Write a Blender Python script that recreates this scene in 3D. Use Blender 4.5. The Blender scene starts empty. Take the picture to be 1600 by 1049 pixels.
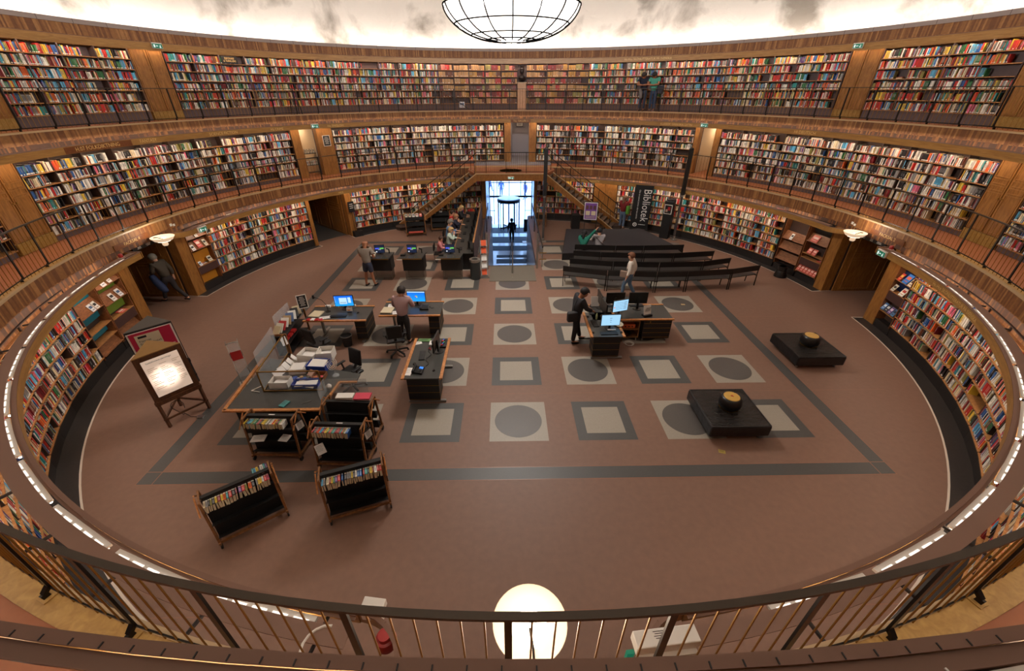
import bpy, bmesh, math, random
from mathutils import Matrix, Vector
PI = math.pi
rnd = random.Random(7)
SC = bpy.context.scene
COL = SC.collection
def rad(d): return math.radians(d)
def lin(c):
    c = c / 255.0
    return c / 12.92 if c <= 0.04045 else ((c + 0.055) / 1.055) ** 2.4
def rgb(r, g, b): return (lin(r), lin(g), lin(b), 1.0)
def P(R, az, z=0.0):
    a = rad(az)
    return Vector((R * math.sin(a), R * math.cos(a), z))
# ------------------------------------------------------------------ camera
CAM = Vector((-0.252, -12.540, 6.3)); FPX = 642.97
PITCH, YAW, ROLL = 0.53703, 0.0166, -0.0013
FW = Vector((math.sin(YAW)*math.cos(PITCH), math.cos(YAW)*math.cos(PITCH), -math.sin(PITCH)))
_rt = Vector((math.cos(YAW), -math.sin(YAW), 0)); _up = _rt.cross(FW)
RT = _rt*math.cos(ROLL) + _up*math.sin(ROLL); UP = -_rt*math.sin(ROLL) + _up*math.cos(ROLL)
cd = bpy.data.cameras.new('camera'); cam = bpy.data.objects.new('camera', cd); COL.objects.link(cam)
cam.matrix_world = Matrix(((RT.x, UP.x, -FW.x, CAM.x), (RT.y, UP.y, -FW.y, CAM.y), (RT.z, UP.z, -FW.z, CAM.z), (0, 0, 0, 1)))
cd.sensor_width = 36.0; cd.lens = FPX / 1600 * 36.0; cd.clip_start = 0.05; cd.clip_end = 200
SC.camera = cam
def px(X):
    d = Vector(X) - CAM; z = d.dot(FW)
    if z < 0.1: return None
    return (800 + FPX * d.dot(RT) / z, 524.5 - FPX * d.dot(UP) / z, z)
# ------------------------------------------------------------------ materials
MATS = {}
def _new(name):
    m = bpy.data.materials.new(name); m.use_nodes = True
    nt = m.node_tree; b = nt.nodes['Principled BSDF']
    return m, nt, b
def mat(name, col=None, rough=0.6, metal=0.0, emit=None, estr=0.0, noise=0.0, nscale=8.0, bump=0.0, alpha=None, trans=0.0, spec=None, coat=0.0):
    if name in MATS: return MATS[name]
    m, nt, b = _new(name)
    c = rgb(*col)
    b.inputs['Base Color'].default_value = c
    b.inputs['Roughness'].default_value = rough
    b.inputs['Metallic'].default_value = metal
    if spec is not None: b.inputs['Specular IOR Level'].default_value = spec
    if coat: b.inputs['Coat Weight'].default_value = coat
    if emit:
        b.inputs['Emission Color'].default_value = rgb(*emit); b.inputs['Emission Strength'].default_value = estr
    if alpha is not None: b.inputs['Alpha'].default_value = alpha
    if trans: b.inputs['Transmission Weight'].default_value = trans
    if noise or bump:
        tc = nt.nodes.new('ShaderNodeTexCoord'); n = nt.nodes.new('ShaderNodeTexNoise')
        n.inputs['Scale'].default_value = nscale; n.inputs['Detail'].default_value = 5
        nt.links.new(tc.outputs['Object'], n.inputs['Vector'])
        if noise:
            mx = nt.nodes.new('ShaderNodeMix'); mx.data_type = 'RGBA'
            mx.inputs[6].default_value = tuple(x * (1 - noise) for x in c[:3]) + (1,)
            mx.inputs[7].default_value = tuple(min(1, x * (1 + noise)) for x in c[:3]) + (1,)
            nt.links.new(n.outputs['Fac'], mx.inputs[0]); nt.links.new(mx.outputs[2], b.inputs['Base Color'])
        if bump:
            bp = nt.nodes.new('ShaderNodeBump'); bp.inputs['Strength'].default_value = bump; bp.inputs['Distance'].default_value = 0.02
            nt.links.new(n.outputs['Fac'], bp.inputs['Height']); nt.links.new(bp.outputs['Normal'], b.inputs['Normal'])
    MATS[name] = m
    return m
def wood(name, c1, c2, rough=0.45, scale=(3, 3, 0.6), rings=6.0, use_uv=False):
    if name in MATS: return MATS[name]
    m, nt, b = _new(name)
    tc = nt.nodes.new('ShaderNodeTexCoord'); mp = nt.nodes.new('ShaderNodeMapping'); n = nt.nodes.new('ShaderNodeTexNoise')
    mp.inputs['Scale'].default_value = scale; n.inputs['Scale'].default_value = rings; n.inputs['Detail'].default_value = 6; n.inputs['Distortion'].default_value = 1.0
    nt.links.new(tc.outputs['UV' if use_uv else 'Object'], mp.inputs[0]); nt.links.new(mp.outputs[0], n.inputs['Vector'])
    r = nt.nodes.new('ShaderNodeValToRGB'); r.color_ramp.elements[0].position = 0.35; r.color_ramp.elements[1].position = 0.68
    r.color_ramp.elements[0].color = rgb(*c1); r.color_ramp.elements[1].color = rgb(*c2)
    nt.links.new(n.outputs['Fac'], r.inputs[0]); nt.links.new(r.outputs[0], b.inputs['Base Color'])
    b.inputs['Roughness'].default_value = rough
    MATS[name] = m
    return m
def parquet(name):
    # thin upright oak and walnut strips, UV in metres (u along the ring, v up)
    m, nt, b = _new(name)
    uv = nt.nodes.new('ShaderNodeUVMap'); sep = nt.nodes.new('ShaderNodeSeparateXYZ'); nt.links.new(uv.outputs[0], sep.inputs[0])
    def math_(op, a, bb=None, v=None):
        n = nt.nodes.new('ShaderNodeMath'); n.operation = op
        nt.links.new(a, n.inputs[0])
        if bb is not None: nt.links.new(bb, n.inputs[1])
        if v is not None: n.inputs[1].default_value = v
        return n.outputs[0]
    iu = math_('FLOOR', math_('MULTIPLY', sep.outputs[0], v=20.0))
    row = math_('GREATER_THAN', sep.outputs[1], v=0.27)
    cmb = nt.nodes.new('ShaderNodeCombineXYZ'); nt.links.new(iu, cmb.inputs[0]); nt.links.new(row, cmb.inputs[1])
    wn = nt.nodes.new('ShaderNodeTexWhiteNoise'); wn.noise_dimensions = '3D'; nt.links.new(cmb.outputs[0], wn.inputs['Vector'])
    ramp = nt.nodes.new('ShaderNodeValToRGB'); ramp.color_ramp.interpolation = 'CONSTANT'
    els = ramp.color_ramp.elements; els[0].color = rgb(128, 78, 40); els[1].position = 0.3; els[1].color = rgb(162, 108, 58)
    e = els.new(0.6); e.color = rgb(144, 92, 48); e = els.new(0.85); e.color = rgb(184, 128, 74)
    nt.links.new(wn.outputs['Value'], ramp.inputs[0])
    # dark walnut inserts in the lower-middle row
    lo = math_('GREATER_THAN', sep.outputs[1], v=0.07); hi = math_('LESS_THAN', sep.outputs[1], v=0.25)
    big = nt.nodes.new('ShaderNodeTexNoise'); big.inputs['Scale'].default_value = 0.9; nt.links.new(uv.outputs[0], big.inputs['Vector'])
    pk = math_('GREATER_THAN', wn.outputs['Value'], v=0.42)
    msk = math_('MULTIPLY', math_('MULTIPLY', lo, hi), pk)
    mx = nt.nodes.new('ShaderNodeMix'); mx.data_type = 'RGBA'; nt.links.new(msk, mx.inputs[0]); nt.links.new(ramp.outputs[0], mx.inputs[6]); mx.inputs[7].default_value = rgb(88, 54, 36)
    nz = nt.nodes.new('ShaderNodeTexNoise'); nz.inputs['Scale'].default_value = 14; nt.links.new(uv.outputs[0], nz.inputs['Vector'])
    mx2 = nt.nodes.new('ShaderNodeMix'); mx2.data_type = 'RGBA'; mx2.blend_type = 'MULTIPLY'; mx2.inputs[0].default_value = 0.5
    nt.links.new(mx.outputs[2], mx2.inputs[6]); nt.links.new(nz.outputs['Fac'], mx2.inputs[7])
    nt.links.new(mx2.outputs[2], b.inputs['Base Color']); b.inputs['Roughness'].default_value = 0.62
    MATS[name] = m
    return m
def glow(name, col, strength):
    if name in MATS: return MATS[name]
    m, nt, b = _new(name)
    b.inputs['Base Color'].default_value = tuple(x*0.35 for x in rgb(*col)[:3]) + (1,)
    b.inputs['Emission Color'].default_value = rgb(*col); b.inputs['Emission Strength'].default_value = strength
    MATS[name] = m
    return m
# ------------------------------------------------------------------ mesh builder
class MB:
    def __init__(s): s.v = []; s.f = []; s.m = []; s.uv = []; s.T = Matrix.Identity(4)
    def add(s, vs, fs, mi=0, uvs=None):
        n = len(s.v)
        s.v += [tuple(s.T @ Vector(v)) for v in vs]
        for k, f in enumerate(fs):
            s.f.append([n + i for i in f]); s.m.append(mi)
            s.uv.append(uvs[k] if uvs else None)
        return s
    def box(s, c, d, mi=0, rz=0.0, rx=0.0, ry=0.0, taper=1.0):
        M = Matrix.Translation(c) @ Matrix.Rotation(rz, 4, 'Z') @ Matrix.Rotation(ry, 4, 'Y') @ Matrix.Rotation(rx, 4, 'X')
        x, y, z = d[0]/2, d[1]/2, d[2]/2; t = taper
        vs = [(-x,-y,-z),(x,-y,-z),(x,y,-z),(-x,y,-z),(-x*t,-y*t,z),(x*t,-y*t,z),(x*t,y*t,z),(-x*t,y*t,z)]
        vs = [tuple(M @ Vector(v)) for v in vs]
        return s.add(vs, [(0,3,2,1),(4,5,6,7),(0,1,5,4),(1,2,6,5),(2,3,7,6),(3,0,4,7)], mi)
    def bar(s, a, b, w, h=None, mi=0, up=(0, 0, 1)):
        a = Vector(a); b = Vector(b); h = h or w
        d = (b - a).normalized(); u = Vector(up)
        if abs(d.dot(u)) > 0.98: u = Vector((1, 0, 0))
        sd = d.cross(u).normalized(); u = sd.cross(d)
        vs = []
        for p in (a, b):
            for i, j in ((-1,-1),(1,-1),(1,1),(-1,1)): vs.append(tuple(p + sd*(w/2*i) + u*(h/2*j)))
        return s.add(vs, [(3,2,1,0),(4,5,6,7),(0,1,5,4),(1,2,6,5),(2,3,7,6),(3,0,4,7)], mi)
    def cyl(s, a, b, r0, r1=None, n=12, mi=0, caps=True):
        a = Vector(a); b = Vector(b); r1 = r0 if r1 is None else r1
        d = (b - a).normalized(); u = Vector((0,0,1)) if abs(d.z) < 0.95 else Vector((1,0,0))
        e = d.cross(u).normalized(); g = e.cross(d)
        vs = []
        for p, r in ((a, r0), (b, r1)):
            for k in range(n):
                t = 2*PI*k/n; vs.append(tuple(p + e*(r*math.cos(t)) + g*(r*math.sin(t))))
        fs = [(k, (k+1) % n, n+(k+1) % n, n+k) for k in range(n)]
        if caps: fs += [tuple(range(n-1, -1, -1)), tuple(range(n, 2*n))]
        return s.add(vs, fs, mi)
    def tube(s, pts, r, n=8, mi=0):
        for i in range(len(pts)-1): s.cyl(pts[i], pts[i+1], r, r, n, mi)
        return s
    def lathe(s, prof, n=24, c=(0,0,0), mi=0, closed=False):
        vs = []; m = len(prof)
        for k in range(n):
            t = 2*PI*k/n
            for r, z in prof: vs.append((c[0]+r*math.cos(t), c[1]+r*math.sin(t), c[2]+z))
        fs = []
        for k in range(n):
            k2 = (k+1) % n
            for i in range(m-1 if not closed else m):
                i2 = (i+1) % m
                fs.append((k*m+i, k2*m+i, k2*m+i2, k*m+i2))
        if not closed:
            if prof[0][0] > 1e-4: fs.append(tuple(k*m for k in range(n-1, -1, -1)))
            if prof[-1][0] > 1e-4: fs.append(tuple(k*m+m-1 for k in range(n)))
        return s.add(vs, fs, mi)
    def prism(s, poly, z0, z1, mi=0):
        n = len(poly)
        a = sum(poly[i][0]*poly[(i+1)%n][1]-poly[(i+1)%n][0]*poly[i][1] for i in range(n))
        if a < 0: poly = poly[::-1]
        vs = [(p[0], p[1], z0) for p in poly] + [(p[0], p[1], z1) for p in poly]
        fs = [tuple(range(n-1,-1,-1)), tuple(range(n, 2*n))] + [(i, (i+1)%n, n+(i+1)%n, n+i) for i in range(n)]
        return s.add(vs, fs, mi)
    def quad(s, a, b, c, d, mi=0): return s.add([a, b, c, d], [(0,1,2,3)], mi)
    def sweep(s, prof, az0, az1, step=1.2, mi=0, closed=True, caps=True):
        # profile [(R, z)...] swept about the centre of the hall; UV in metres
        n = max(2, int(abs(az1-az0)/step)+1); m = len(prof)
        vs = []; cum = [0]
        for i in range(1, m+1):
            a, b = prof[i-1], prof[i % m]; cum.append(cum[-1] + math.hypot(b[0]-a[0], b[1]-a[1]))
        full = abs(abs(az1-az0)-360) < 1e-3
        cnt = n if full else n+1
        for k in range(cnt):
            az = az0 + (az1-az0)*k/n
            for R, z in prof: vs.append(tuple(P(R, az, z)))
        fs = []; uvs = []
        for k in range(n):
            k2 = (k+1) % cnt
            for i in range(m if closed else m-1):
                i2 = (i+1) % m
                fs.append((k*m+i, k2*m+i, k2*m+i2, k*m+i2))
                u0 = rad(az0+(az1-az0)*k/n)*prof[i][0]; u1 = rad(az0+(az1-az0)*(k+1)/n)*prof[i][0]
                z0, z1 = cum[i], cum[i+1]
                uvs.append([(u0, z0), (u1, z0), (u1, z1), (u0, z1)])
        if closed and caps and not full:
            fs.append(tuple(range(m-1,-1,-1))); uvs.append([(0,0)]*m)
            fs.append(tuple((cnt-1)*m+i for i in range(m))); uvs.append([(0,0)]*m)
        return s.add(vs, fs, mi, uvs)
    def build(s, name, mats, parent=None, smooth=False, bevel=0.0, loc=None, rz=0.0, fixn=True):
        me = bpy.data.meshes.new(name)
        me.from_pydata(s.v, [], s.f)
        if not isinstance(mats, (list, tuple)): mats = [mats]
        for mm in mats: me.materials.append(mm)
        me.polygons.foreach_set('material_index', s.m)
        if any(u is not None for u in s.uv):
            ul = me.uv_layers.new(name='UVMap'); k = 0; flat = []
            for f, u in zip(s.f, s.uv):
                for j in range(len(f)): flat += list(u[j]) if u else [0.0, 0.0]
            ul.data.foreach_set('uv', flat)
        if fixn:
            bm = bmesh.new(); bm.from_mesh(me); bmesh.ops.recalc_face_normals(bm, faces=bm.faces); bm.to_mesh(me); bm.free()
        if smooth: me.polygons.foreach_set('use_smooth', [True]*len(me.polygons))
        me.update()
        o = bpy.data.objects.new(name, me); COL.objects.link(o)
        if smooth and smooth != 'all':
            try: me.set_sharp_from_angle(angle=rad(38))
            except Exception: pass
        if parent: o.parent = parent
        if loc is not None: o.location = loc
        o.rotation_euler.z = rz
        if bevel:
            b = o.modifiers.new('bevel', 'BEVEL'); b.width = bevel; b.segments = 2; b.limit_method = 'ANGLE'
        return o
def struct(o): o['kind'] = 'structure'; return o
def tag(o, label, cat, group=None, kind=None):
    o['label'] = label; o['category'] = cat
    if group: o['group'] = group
    if kind: o['kind'] = kind
    return o
def thing(name, label, cat, loc=(0,0,0), rz=0.0, group=None):
    o = bpy.data.objects.new(name, None); COL.objects.link(o); o.empty_display_size = 0.1
    o.location = loc; o.rotation_euler.z = rz
    return tag(o, label, cat, group)
def dup(root, loc, rz, label, group=None):
    r = root.copy(); COL.objects.link(r); r.location = loc; r.rotation_euler.z = rz; r['label'] = label
    if group: r['group'] = group
    for ch in list(root.children):
        c = ch.copy(); COL.objects.link(c); c.parent = r
        for g in list(ch.children):
            d = g.copy(); COL.objects.link(d); d.parent = c
    return r
ORD = ['', 'first', 'second', 'third', 'fourth', 'fifth', 'sixth', 'seventh', 'eighth', 'ninth', 'tenth', 'eleventh', 'twelfth', 'thirteenth', 'fourteenth', 'fifteenth', 'sixteenth', 'seventeenth', 'eighteenth', 'nineteenth', 'twentieth',
 'twenty-first','twenty-second','twenty-third','twenty-fourth','twenty-fifth','twenty-sixth','twenty-seventh','twenty-eighth','twenty-ninth','thirtieth','thirty-first','thirty-second','thirty-third','thirty-fourth','thirty-fifth','thirty-sixth','thirty-seventh','thirty-eighth','thirty-ninth','fortieth']
FONT = None
def text(s, size, material, name='lettering', parent=None, loc=(0,0,0), rot=(0,0,0), ext=0.001, align='CENTER', sx=1.0):
    cu = bpy.data.curves.new(name, 'FONT'); cu.body = s; cu.size = size; cu.extrude = ext; cu.align_x = align; cu.align_y = 'CENTER'; cu.resolution_u = 2
    o = bpy.data.objects.new(name, cu); COL.objects.link(o)
    dg = bpy.context.evaluated_depsgraph_get(); me = bpy.data.meshes.new_from_object(o.evaluated_get(dg)); 
    bpy.data.objects.remove(o); bpy.data.curves.remove(cu)
    me.materials.clear(); me.materials.append(material)
    o = bpy.data.objects.new(name, me); COL.objects.link(o)
    o.location = loc; o.rotation_euler = rot; o.scale = (sx, 1, 1)
    if parent: o.parent = parent
    return o
# ================================================================== materials of the hall
M_FASCIA = wood('oak fascia', (150, 106, 54), (178, 132, 72), 0.4, (0.5, 6, 1), 4, True)
M_OAK = wood('oak panelling', (130, 84, 36), (164, 112, 54), 0.42, (4, 4, 0.7), 5)
M_OAKL = wood('light oak', (116, 74, 40), (150, 102, 60), 0.4, (3, 3, 3), 5)
M_BEAM = wood('orange oak', (168, 104, 52), (206, 140, 80), 0.4, (3, 3, 3), 5)
M_SHELF = wood('shelf oak', (150, 100, 56), (186, 132, 80), 0.5, (4, 4, 4), 5)
M_CASE = mat('bookcase brown', (62, 44, 36), 0.7, noise=0.15)
M_CASE2 = mat('bookcase mauve brown', (96, 80, 80), 0.7, noise=0.1)
M_PARQ = parquet('parquet strips')
M_DECK = mat('brown painted canopy', (128, 96, 80), 0.65, noise=0.05, nscale=3)
M_LIP = mat('canopy lip brown', (128, 98, 84), 0.75, spec=0.2)
M_BLACKP = mat('black painted plinth', (34, 29, 28), 0.5)
M_FLOOR = mat('brown linoleum', (132, 100, 84), 0.5, noise=0.13, nscale=9.0, spec=0.35)
M_GTILE = mat('pale grey linoleum', (158, 148, 134), 0.45, noise=0.12, nscale=25)
M_DTILE = mat('charcoal linoleum', (76, 74, 72), 0.45, noise=0.12, nscale=25)
M_CTILE = mat('disc grey linoleum', (88, 82, 78), 0.45, noise=0.12, nscale=25)
M_SEAM = mat('linoleum seam', (146, 98, 74), 0.4)
M_RIMBLK = mat('black stone border', (52, 46, 44), 0.42, noise=0.3, nscale=18)
M_WHITEL = mat('white line', (220, 205, 190), 0.5)
M_GFLOOR = mat('orange brown gallery linoleum', (172, 104, 66), 0.45, noise=0.16, nscale=7)
M_CURB = wood('ochre curb', (176, 134, 74), (200, 158, 92), 0.35, (3, 3, 3), 4)
M_CURBN = mat('pale curb nosing', (190, 160, 122), 0.4)
M_LEDGE = mat('grey mauve ledge', (150, 134, 128), 0.6, noise=0.06, nscale=3)
M_IRON = mat('blackened steel', (38, 32, 28), 0.35, metal=0.6)
M_BRONZE = mat('bronze handrail', (66, 56, 46), 0.38, metal=0.5, noise=0.15)
M_BRASS = mat('brass baluster', (150, 112, 52), 0.32, metal=0.7)
M_WHITEM = mat('white enamel', (228, 220, 210), 0.4)
M_CREAM = mat('cream painted wall', (226, 208, 184), 0.6)
M_GREYW = mat('lilac grey wall', (172, 164, 170), 0.6)
M_BLACK = mat('matte black', (22, 20, 20), 0.5)
M_BLACKG = mat('satin black', (26, 23, 22), 0.3)
M_GOLD = mat('gilt lettering', (236, 196, 126), 0.4)
M_GREEN = glow('exit sign green', (16, 140, 104), 0.12)
M_WHITEE = glow('exit sign white', (240, 250, 245), 0.3)
M_TUBE = glow('fluorescent tube', (255, 236, 214), 13.0)
M_COVE = glow('cove tube', (255, 244, 232), 6.5)
M_LAMPB = glow('opal lamp glass', (255, 218, 180), 0.22)
M_GLASSP = mat('thin clear pane', (225, 235, 240), 0.05, alpha=0.16)
M_PAPER = mat('white paper', (232, 226, 220), 0.7)
# plaster drum: rough white trowelled stucco, with random grey clouds in its colour
def stucco():
    m, nt, b = _new('trowelled white stucco')
    tc = nt.nodes.new('ShaderNodeTexCoord'); n = nt.nodes.new('ShaderNodeTexNoise'); n.inputs['Scale'].default_value = 0.45; n.inputs['Detail'].default_value = 7; n.inputs['Roughness'].default_value = 0.55; n.inputs['Distortion'].default_value = 0.25
    nt.links.new(tc.outputs['Object'], n.inputs['Vector'])
    r = nt.nodes.new('ShaderNodeValToRGB'); r.color_ramp.elements[0].position = 0.36; r.color_ramp.elements[0].color = rgb(150, 142, 132); r.color_ramp.elements[1].position = 0.52; r.color_ramp.elements[1].color = rgb(232, 226, 218)
    nt.links.new(n.outputs['Fac'], r.inputs[0]); nt.links.new(r.outputs[0], b.inputs['Base Color'])
    bp = nt.nodes.new('ShaderNodeBump'); bp.inputs['Strength'].default_value = 0.7; bp.inputs['Distance'].default_value = 0.25
    n2 = nt.nodes.new('ShaderNodeTexNoise'); n2.inputs['Scale'].default_value = 1.1; n2.inputs['Detail'].default_value = 6; n2.inputs['Distortion'].default_value = 0.4
    nt.links.new(tc.outputs['Object'], n2.inputs['Vector'])
    nt.links.new(n2.outputs['Fac'], bp.inputs['Height']); nt.links.new(bp.outputs['Normal'], b.inputs['Normal'])
    b.inputs['Roughness'].default_value = 0.85
    return m
M_STUCCO = stucco()

# ================================================================== lettering (curves turned to mesh before the scene grows)
TX = {}
def T(key, s, size, align='CENTER'):
    cu = bpy.data.curves.new('t', 'FONT'); cu.body = s; cu.size = size; cu.extrude = 0.0; cu.align_x = align; cu.align_y = 'CENTER'; cu.resolution_u = 2
    o = bpy.data.objects.new('t', cu); COL.objects.link(o)
    dg = bpy.context.evaluated_depsgraph_get(); me = bpy.data.meshes.new_from_object(o.evaluated_get(dg))
    bpy.data.objects.remove(o); bpy.data.curves.remove(cu)
    TX[key] = me
for s in ('H.07 FOLKDIKTNING', 'FANTASY', 'SCIENCE FICTION', 'H\u00e4 CRIME', 'He ENGLISH', 'TILL GALLERI 2', 'KLASSISK GREKISKA. LATIN', 'HI DEUTSCH', 'Hc-Hce SK\u00d6NLITTERATUR P\u00c5 SVENSKA', 'DECKARE\n& THRILLERS', 'FACKSAL 4', 'FACKSAL 2', 'Hva-Hva.02 DRAMATIK', 'MUS', 'HJ'):
    T(s, s, 0.14)
def put_text(key, material, name='lettering', parent=None, M=None, bend=None, sx=1.0, sy=1.0):
    # bend=(R, az, z): wrap the words round the hall on a cylinder, facing the centre
    me = TX[key].copy(); me.name = name
    me.materials.clear(); me.materials.append(material)
    if bend:
        R, az, z = bend
        for v in me.vertices:
            u = v.co.x*sx; p = P(R, az + math.degrees(u/R), z + v.co.y*sy); v.co = p
    o = bpy.data.objects.new(name, me); COL.objects.link(o)
    if M is not None: o.matrix_world = M
    if parent:
        o.parent = parent
    return o

# ================================================================== dimensions
R0, R1, R2 = 11.25, 12.456, 13.68          # shelf fronts
E1, E2 = 11.27, 12.72                       # gallery edges
H1, H2 = 2.78, 5.38
WELL = (-1.0, 1.06, 3.80)                   # stairwell in the floor: x0, x1, y0

# ------------------------------------------------------------------ floor
m = MB()
ys = math.sqrt(11.7**2 - WELL[1]**2)
a0 = math.degrees(math.atan2(WELL[1], ys)); a1 = 360 - math.degrees(math.atan2(-WELL[0], math.sqrt(11.7**2-WELL[0]**2)))
pts = [(WELL[1], WELL[2]), (WELL[1], ys)]
n = 120
for k in range(1, n):
    p = P(11.7, a0 + (a1-a0)*k/n); pts.append((p.x, p.y))
pts += [(WELL[0], math.sqrt(11.7**2-WELL[0]**2)), (WELL[0], WELL[2])]
m.prism(pts, -0.25, 0.0, 0)
def flat(poly, z, mi): m.add([(p[0], p[1], z) for p in poly], [tuple(range(len(poly)))], mi)
def rect(x0, x1, y0, y1, z, mi): flat([(x0,y0),(x1,y0),(x1,y1),(x0,y1)], z, mi)
BX, BY0, BY1, BW = 7.18, -7.27, 7.10, 0.30
rect(-BX, BX, BY0, BY0+BW, 0.002, 2); rect(-BX, -BX+BW, BY0+BW, BY1, 0.002, 2); rect(BX-BW, BX, BY0+BW, BY1, 0.002, 2)
rect(-BX, WELL[0]-0.3, BY1-BW, BY1, 0.0025, 2); rect(WELL[1]+0.3, BX, BY1-BW, BY1, 0.0025, 2)
for e in (BX, -BX, BX-BW, -BX+BW): rect(e-0.008, e+0.008, BY0, BY1, 0.0022, 4)
rect(-BX, BX, BY0-0.008, BY0+0.008, 0.0022, 4); rect(-BX, BX, BY0+BW-0.008, BY0+BW+0.008, 0.0022, 4)
for j in range(7):
    for i in range(-3, 4):
        cx, cy, s = i*1.879, -5.66 + j*1.903, 0.624
        if cy + s > WELL[2] and abs(cx) < 1.6: continue
        if (i + j) % 2 == 0:
            rect(cx-s, cx+s, cy-s, cy+s, 0.0015, 1)
            flat([(cx+0.52*math.cos(2*PI*k/40), cy+0.52*math.sin(2*PI*k/40)) for k in range(40)], 0.003, 3)
        else:
            rect(cx-s, cx+s, cy-s, cy+s, 0.0015, 2); rect(cx-s*0.67, cx+s*0.67, cy-s*0.67, cy+s*0.67, 0.003, 1)
for yy in (-9.55, -4.71, -0.9): rect(-9, 9, yy-0.006, yy+0.006, 0.001, 4)
OPEN0 = [(-6.6, 7.0), (-95.3, -84.9), (84.9, 95.3), (-54.0, -45.0), (172, 188)]      # door openings at ground level
def arcs(openings, lo=-180, hi=180):
    cuts = sorted([(max(a, lo), min(b, hi)) for a, b in openings if b > lo and a < hi] + [(a-360, b-360) for a, b in openings if b > 180 and b-360 > lo])
    out = []; c = lo
    for a, b in cuts:
        if a > c: out.append((c, a))
        c = max(c, b)
    if c < hi: out.append((c, hi))
    return out
for a, b in arcs(OPEN0):
    nn = max(2, int((b-a)/2))
    for k in range(nn):
        t0, t1 = a+(b-a)*k/nn, a+(b-a)*(k+1)/nn
        for ra, rb, z, mi in ((10.93, 10.965, 0.0035, 6), (10.965, 11.45, 0.0028, 5)):
            p = [P(ra, t0, z), P(ra, t1, z), P(rb, t1, z), P(rb, t0, z)]
            m.add([tuple(q) for q in p], [(0,1,2,3)], mi)
for t, s in ((-95.3, -1), (-84.9, 1), (84.9, -1), (95.3, 1), (-54.0, -1), (-45.0, 1)):
    d = P(1, t); tn = Vector((math.cos(rad(t)), -math.sin(rad(t)), 0))*0.017
    p = P(10.94, t, 0.004); q = P(11.69, t, 0.004)
    m.add([tuple(p-tn), tuple(p+tn), tuple(q+tn), tuple(q-tn)], [(0,1,2,3)], 6)
struct(m.build('floor', [M_FLOOR, M_GTILE, M_DTILE, M_CTILE, M_SEAM, M_RIMBLK, M_WHITEL], fixn=False))

# ------------------------------------------------------------------ ring walls behind the bookcases, galleries, bands
for a, b in arcs(OPEN0):
    struct(MB().sweep([(11.62, 0.0), (11.75, 0.0), (11.75, 2.52), (11.62, 2.52)], a, b).build('wall_ground', M_CASE))
OPEN1 = [(0.5, 5.1), (-49.4, -45.7), (45.6, 49.0)]
for a, b in arcs(OPEN1):
    struct(MB().sweep([(12.80, 2.78), (12.92, 2.78), (12.92, 5.14), (12.80, 5.14)], a, b).build('wall_gallery', M_CASE2))
struct(MB().sweep([(14.02, 5.38), (14.16, 5.38), (14.16, 7.78), (14.02, 7.78)], -180, 180).build('wall_upper', M_CASE2))
# gallery slabs; the parquet band is the slab edge, the curb its nosing
def slab(name, Re, h, band_bot, Rout, dy=0.0):
    n0 = set(bpy.data.objects)
    for a_, b_, zb_ in (((-96, 96, band_bot-0.13), (96, 264, 2.10)) if dy else ((-180, 180, band_bot),)):
        o = MB().sweep([(Re, zb_), (Re, h-0.03)], a_, b_, closed=False).build('trim_'+name, M_PARQ, fixn=False); struct(o)
        uvl = o.data.uv_layers[0].data
        for l_ in uvl: l_.uv[1] += 0.58-(h-0.03-zb_) if dy else 0
    struct(MB().sweep([(Re+0.02, h-0.30), (Rout, h-0.30), (Rout, h-0.004), (Re+0.02, h-0.004)], -180, 180).build('floor_'+name, M_GFLOOR))
    struct(MB().sweep([(Re+0.02, band_bot), (Re+0.22, band_bot), (Re+0.22, h-0.31), (Re+0.02, h-0.31)], -180, 180).build('trim_'+name, M_OAK))
    c = MB(); c.sweep([(Re+0.03, h-0.004), (Re+0.20, h-0.004), (Re+0.20, h+0.006), (Re+0.03, h+0.006)], -180, 180)
    c.sweep([(Re-0.025, h-0.03), (Re+0.03, h-0.03), (Re+0.03, h+0.012), (Re-0.025, h+0.012)], -180, 180, mi=1)
    struct(c.build('trim_'+name+'_curb', [M_CURB, M_CURBN]))
    for o in set(bpy.data.objects)-n0: o.location.y = dy
slab('gallery', E1, H1, 2.42, 13.3, -0.07)
slab('upper', E2, H2, 4.83, 14.6)
# upper parquet band, ledge, drum
struct(MB().sweep([(13.77, 7.52), (13.77, 8.08)], -180, 180, closed=False).build('trim_top', M_PARQ, fixn=False))
struct(MB().sweep([(13.79, 7.52), (14.3, 7.52), (14.3, 8.07), (13.79, 8.07)], -180, 180).build('trim_top', M_OAK))
lg = MB(); lg.sweep([(13.74, 8.075), (14.3, 8.075), (14.3, 8.10), (13.80, 8.10), (13.80, 8.20), (13.74, 8.20)], -180, 180)
for k in range(0, 90):
    p = P(13.735, -180+4*k, 8.14); lg.box(tuple(p), (0.012, 0.004, 0.13), 1, rz=-rad(-180+4*k))
struct(lg.build('trim_ledge', [M_LEDGE, M_CASE2]))
struct(MB().sweep([(14.18, 8.10), (14.32, 8.10), (14.32, 17.0), (14.18, 17.0)], -180, 180, step=2).build('wall_drum', M_STUCCO, smooth='all'))
struct(MB().lathe([(14.3, 17.0), (0.001, 17.6)], 64).build('ceiling', M_STUCCO))
# small clips along the ledge
# ------------------------------------------------------------------ cove tubes that wash the drum with light
for k in range(30):
    a = -180 + 12*k
    o = MB().sweep([(13.90, 8.105), (13.98, 8.105), (13.98, 8.155), (13.90, 8.155)], a+0.4, a+11.6, step=2.8).build('cove_light', M_COVE)
    tag(o, 'long fluorescent tube hidden on the grey ledge below the white drum', 'lamp', 'cove lights behind the top ledge')

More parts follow.
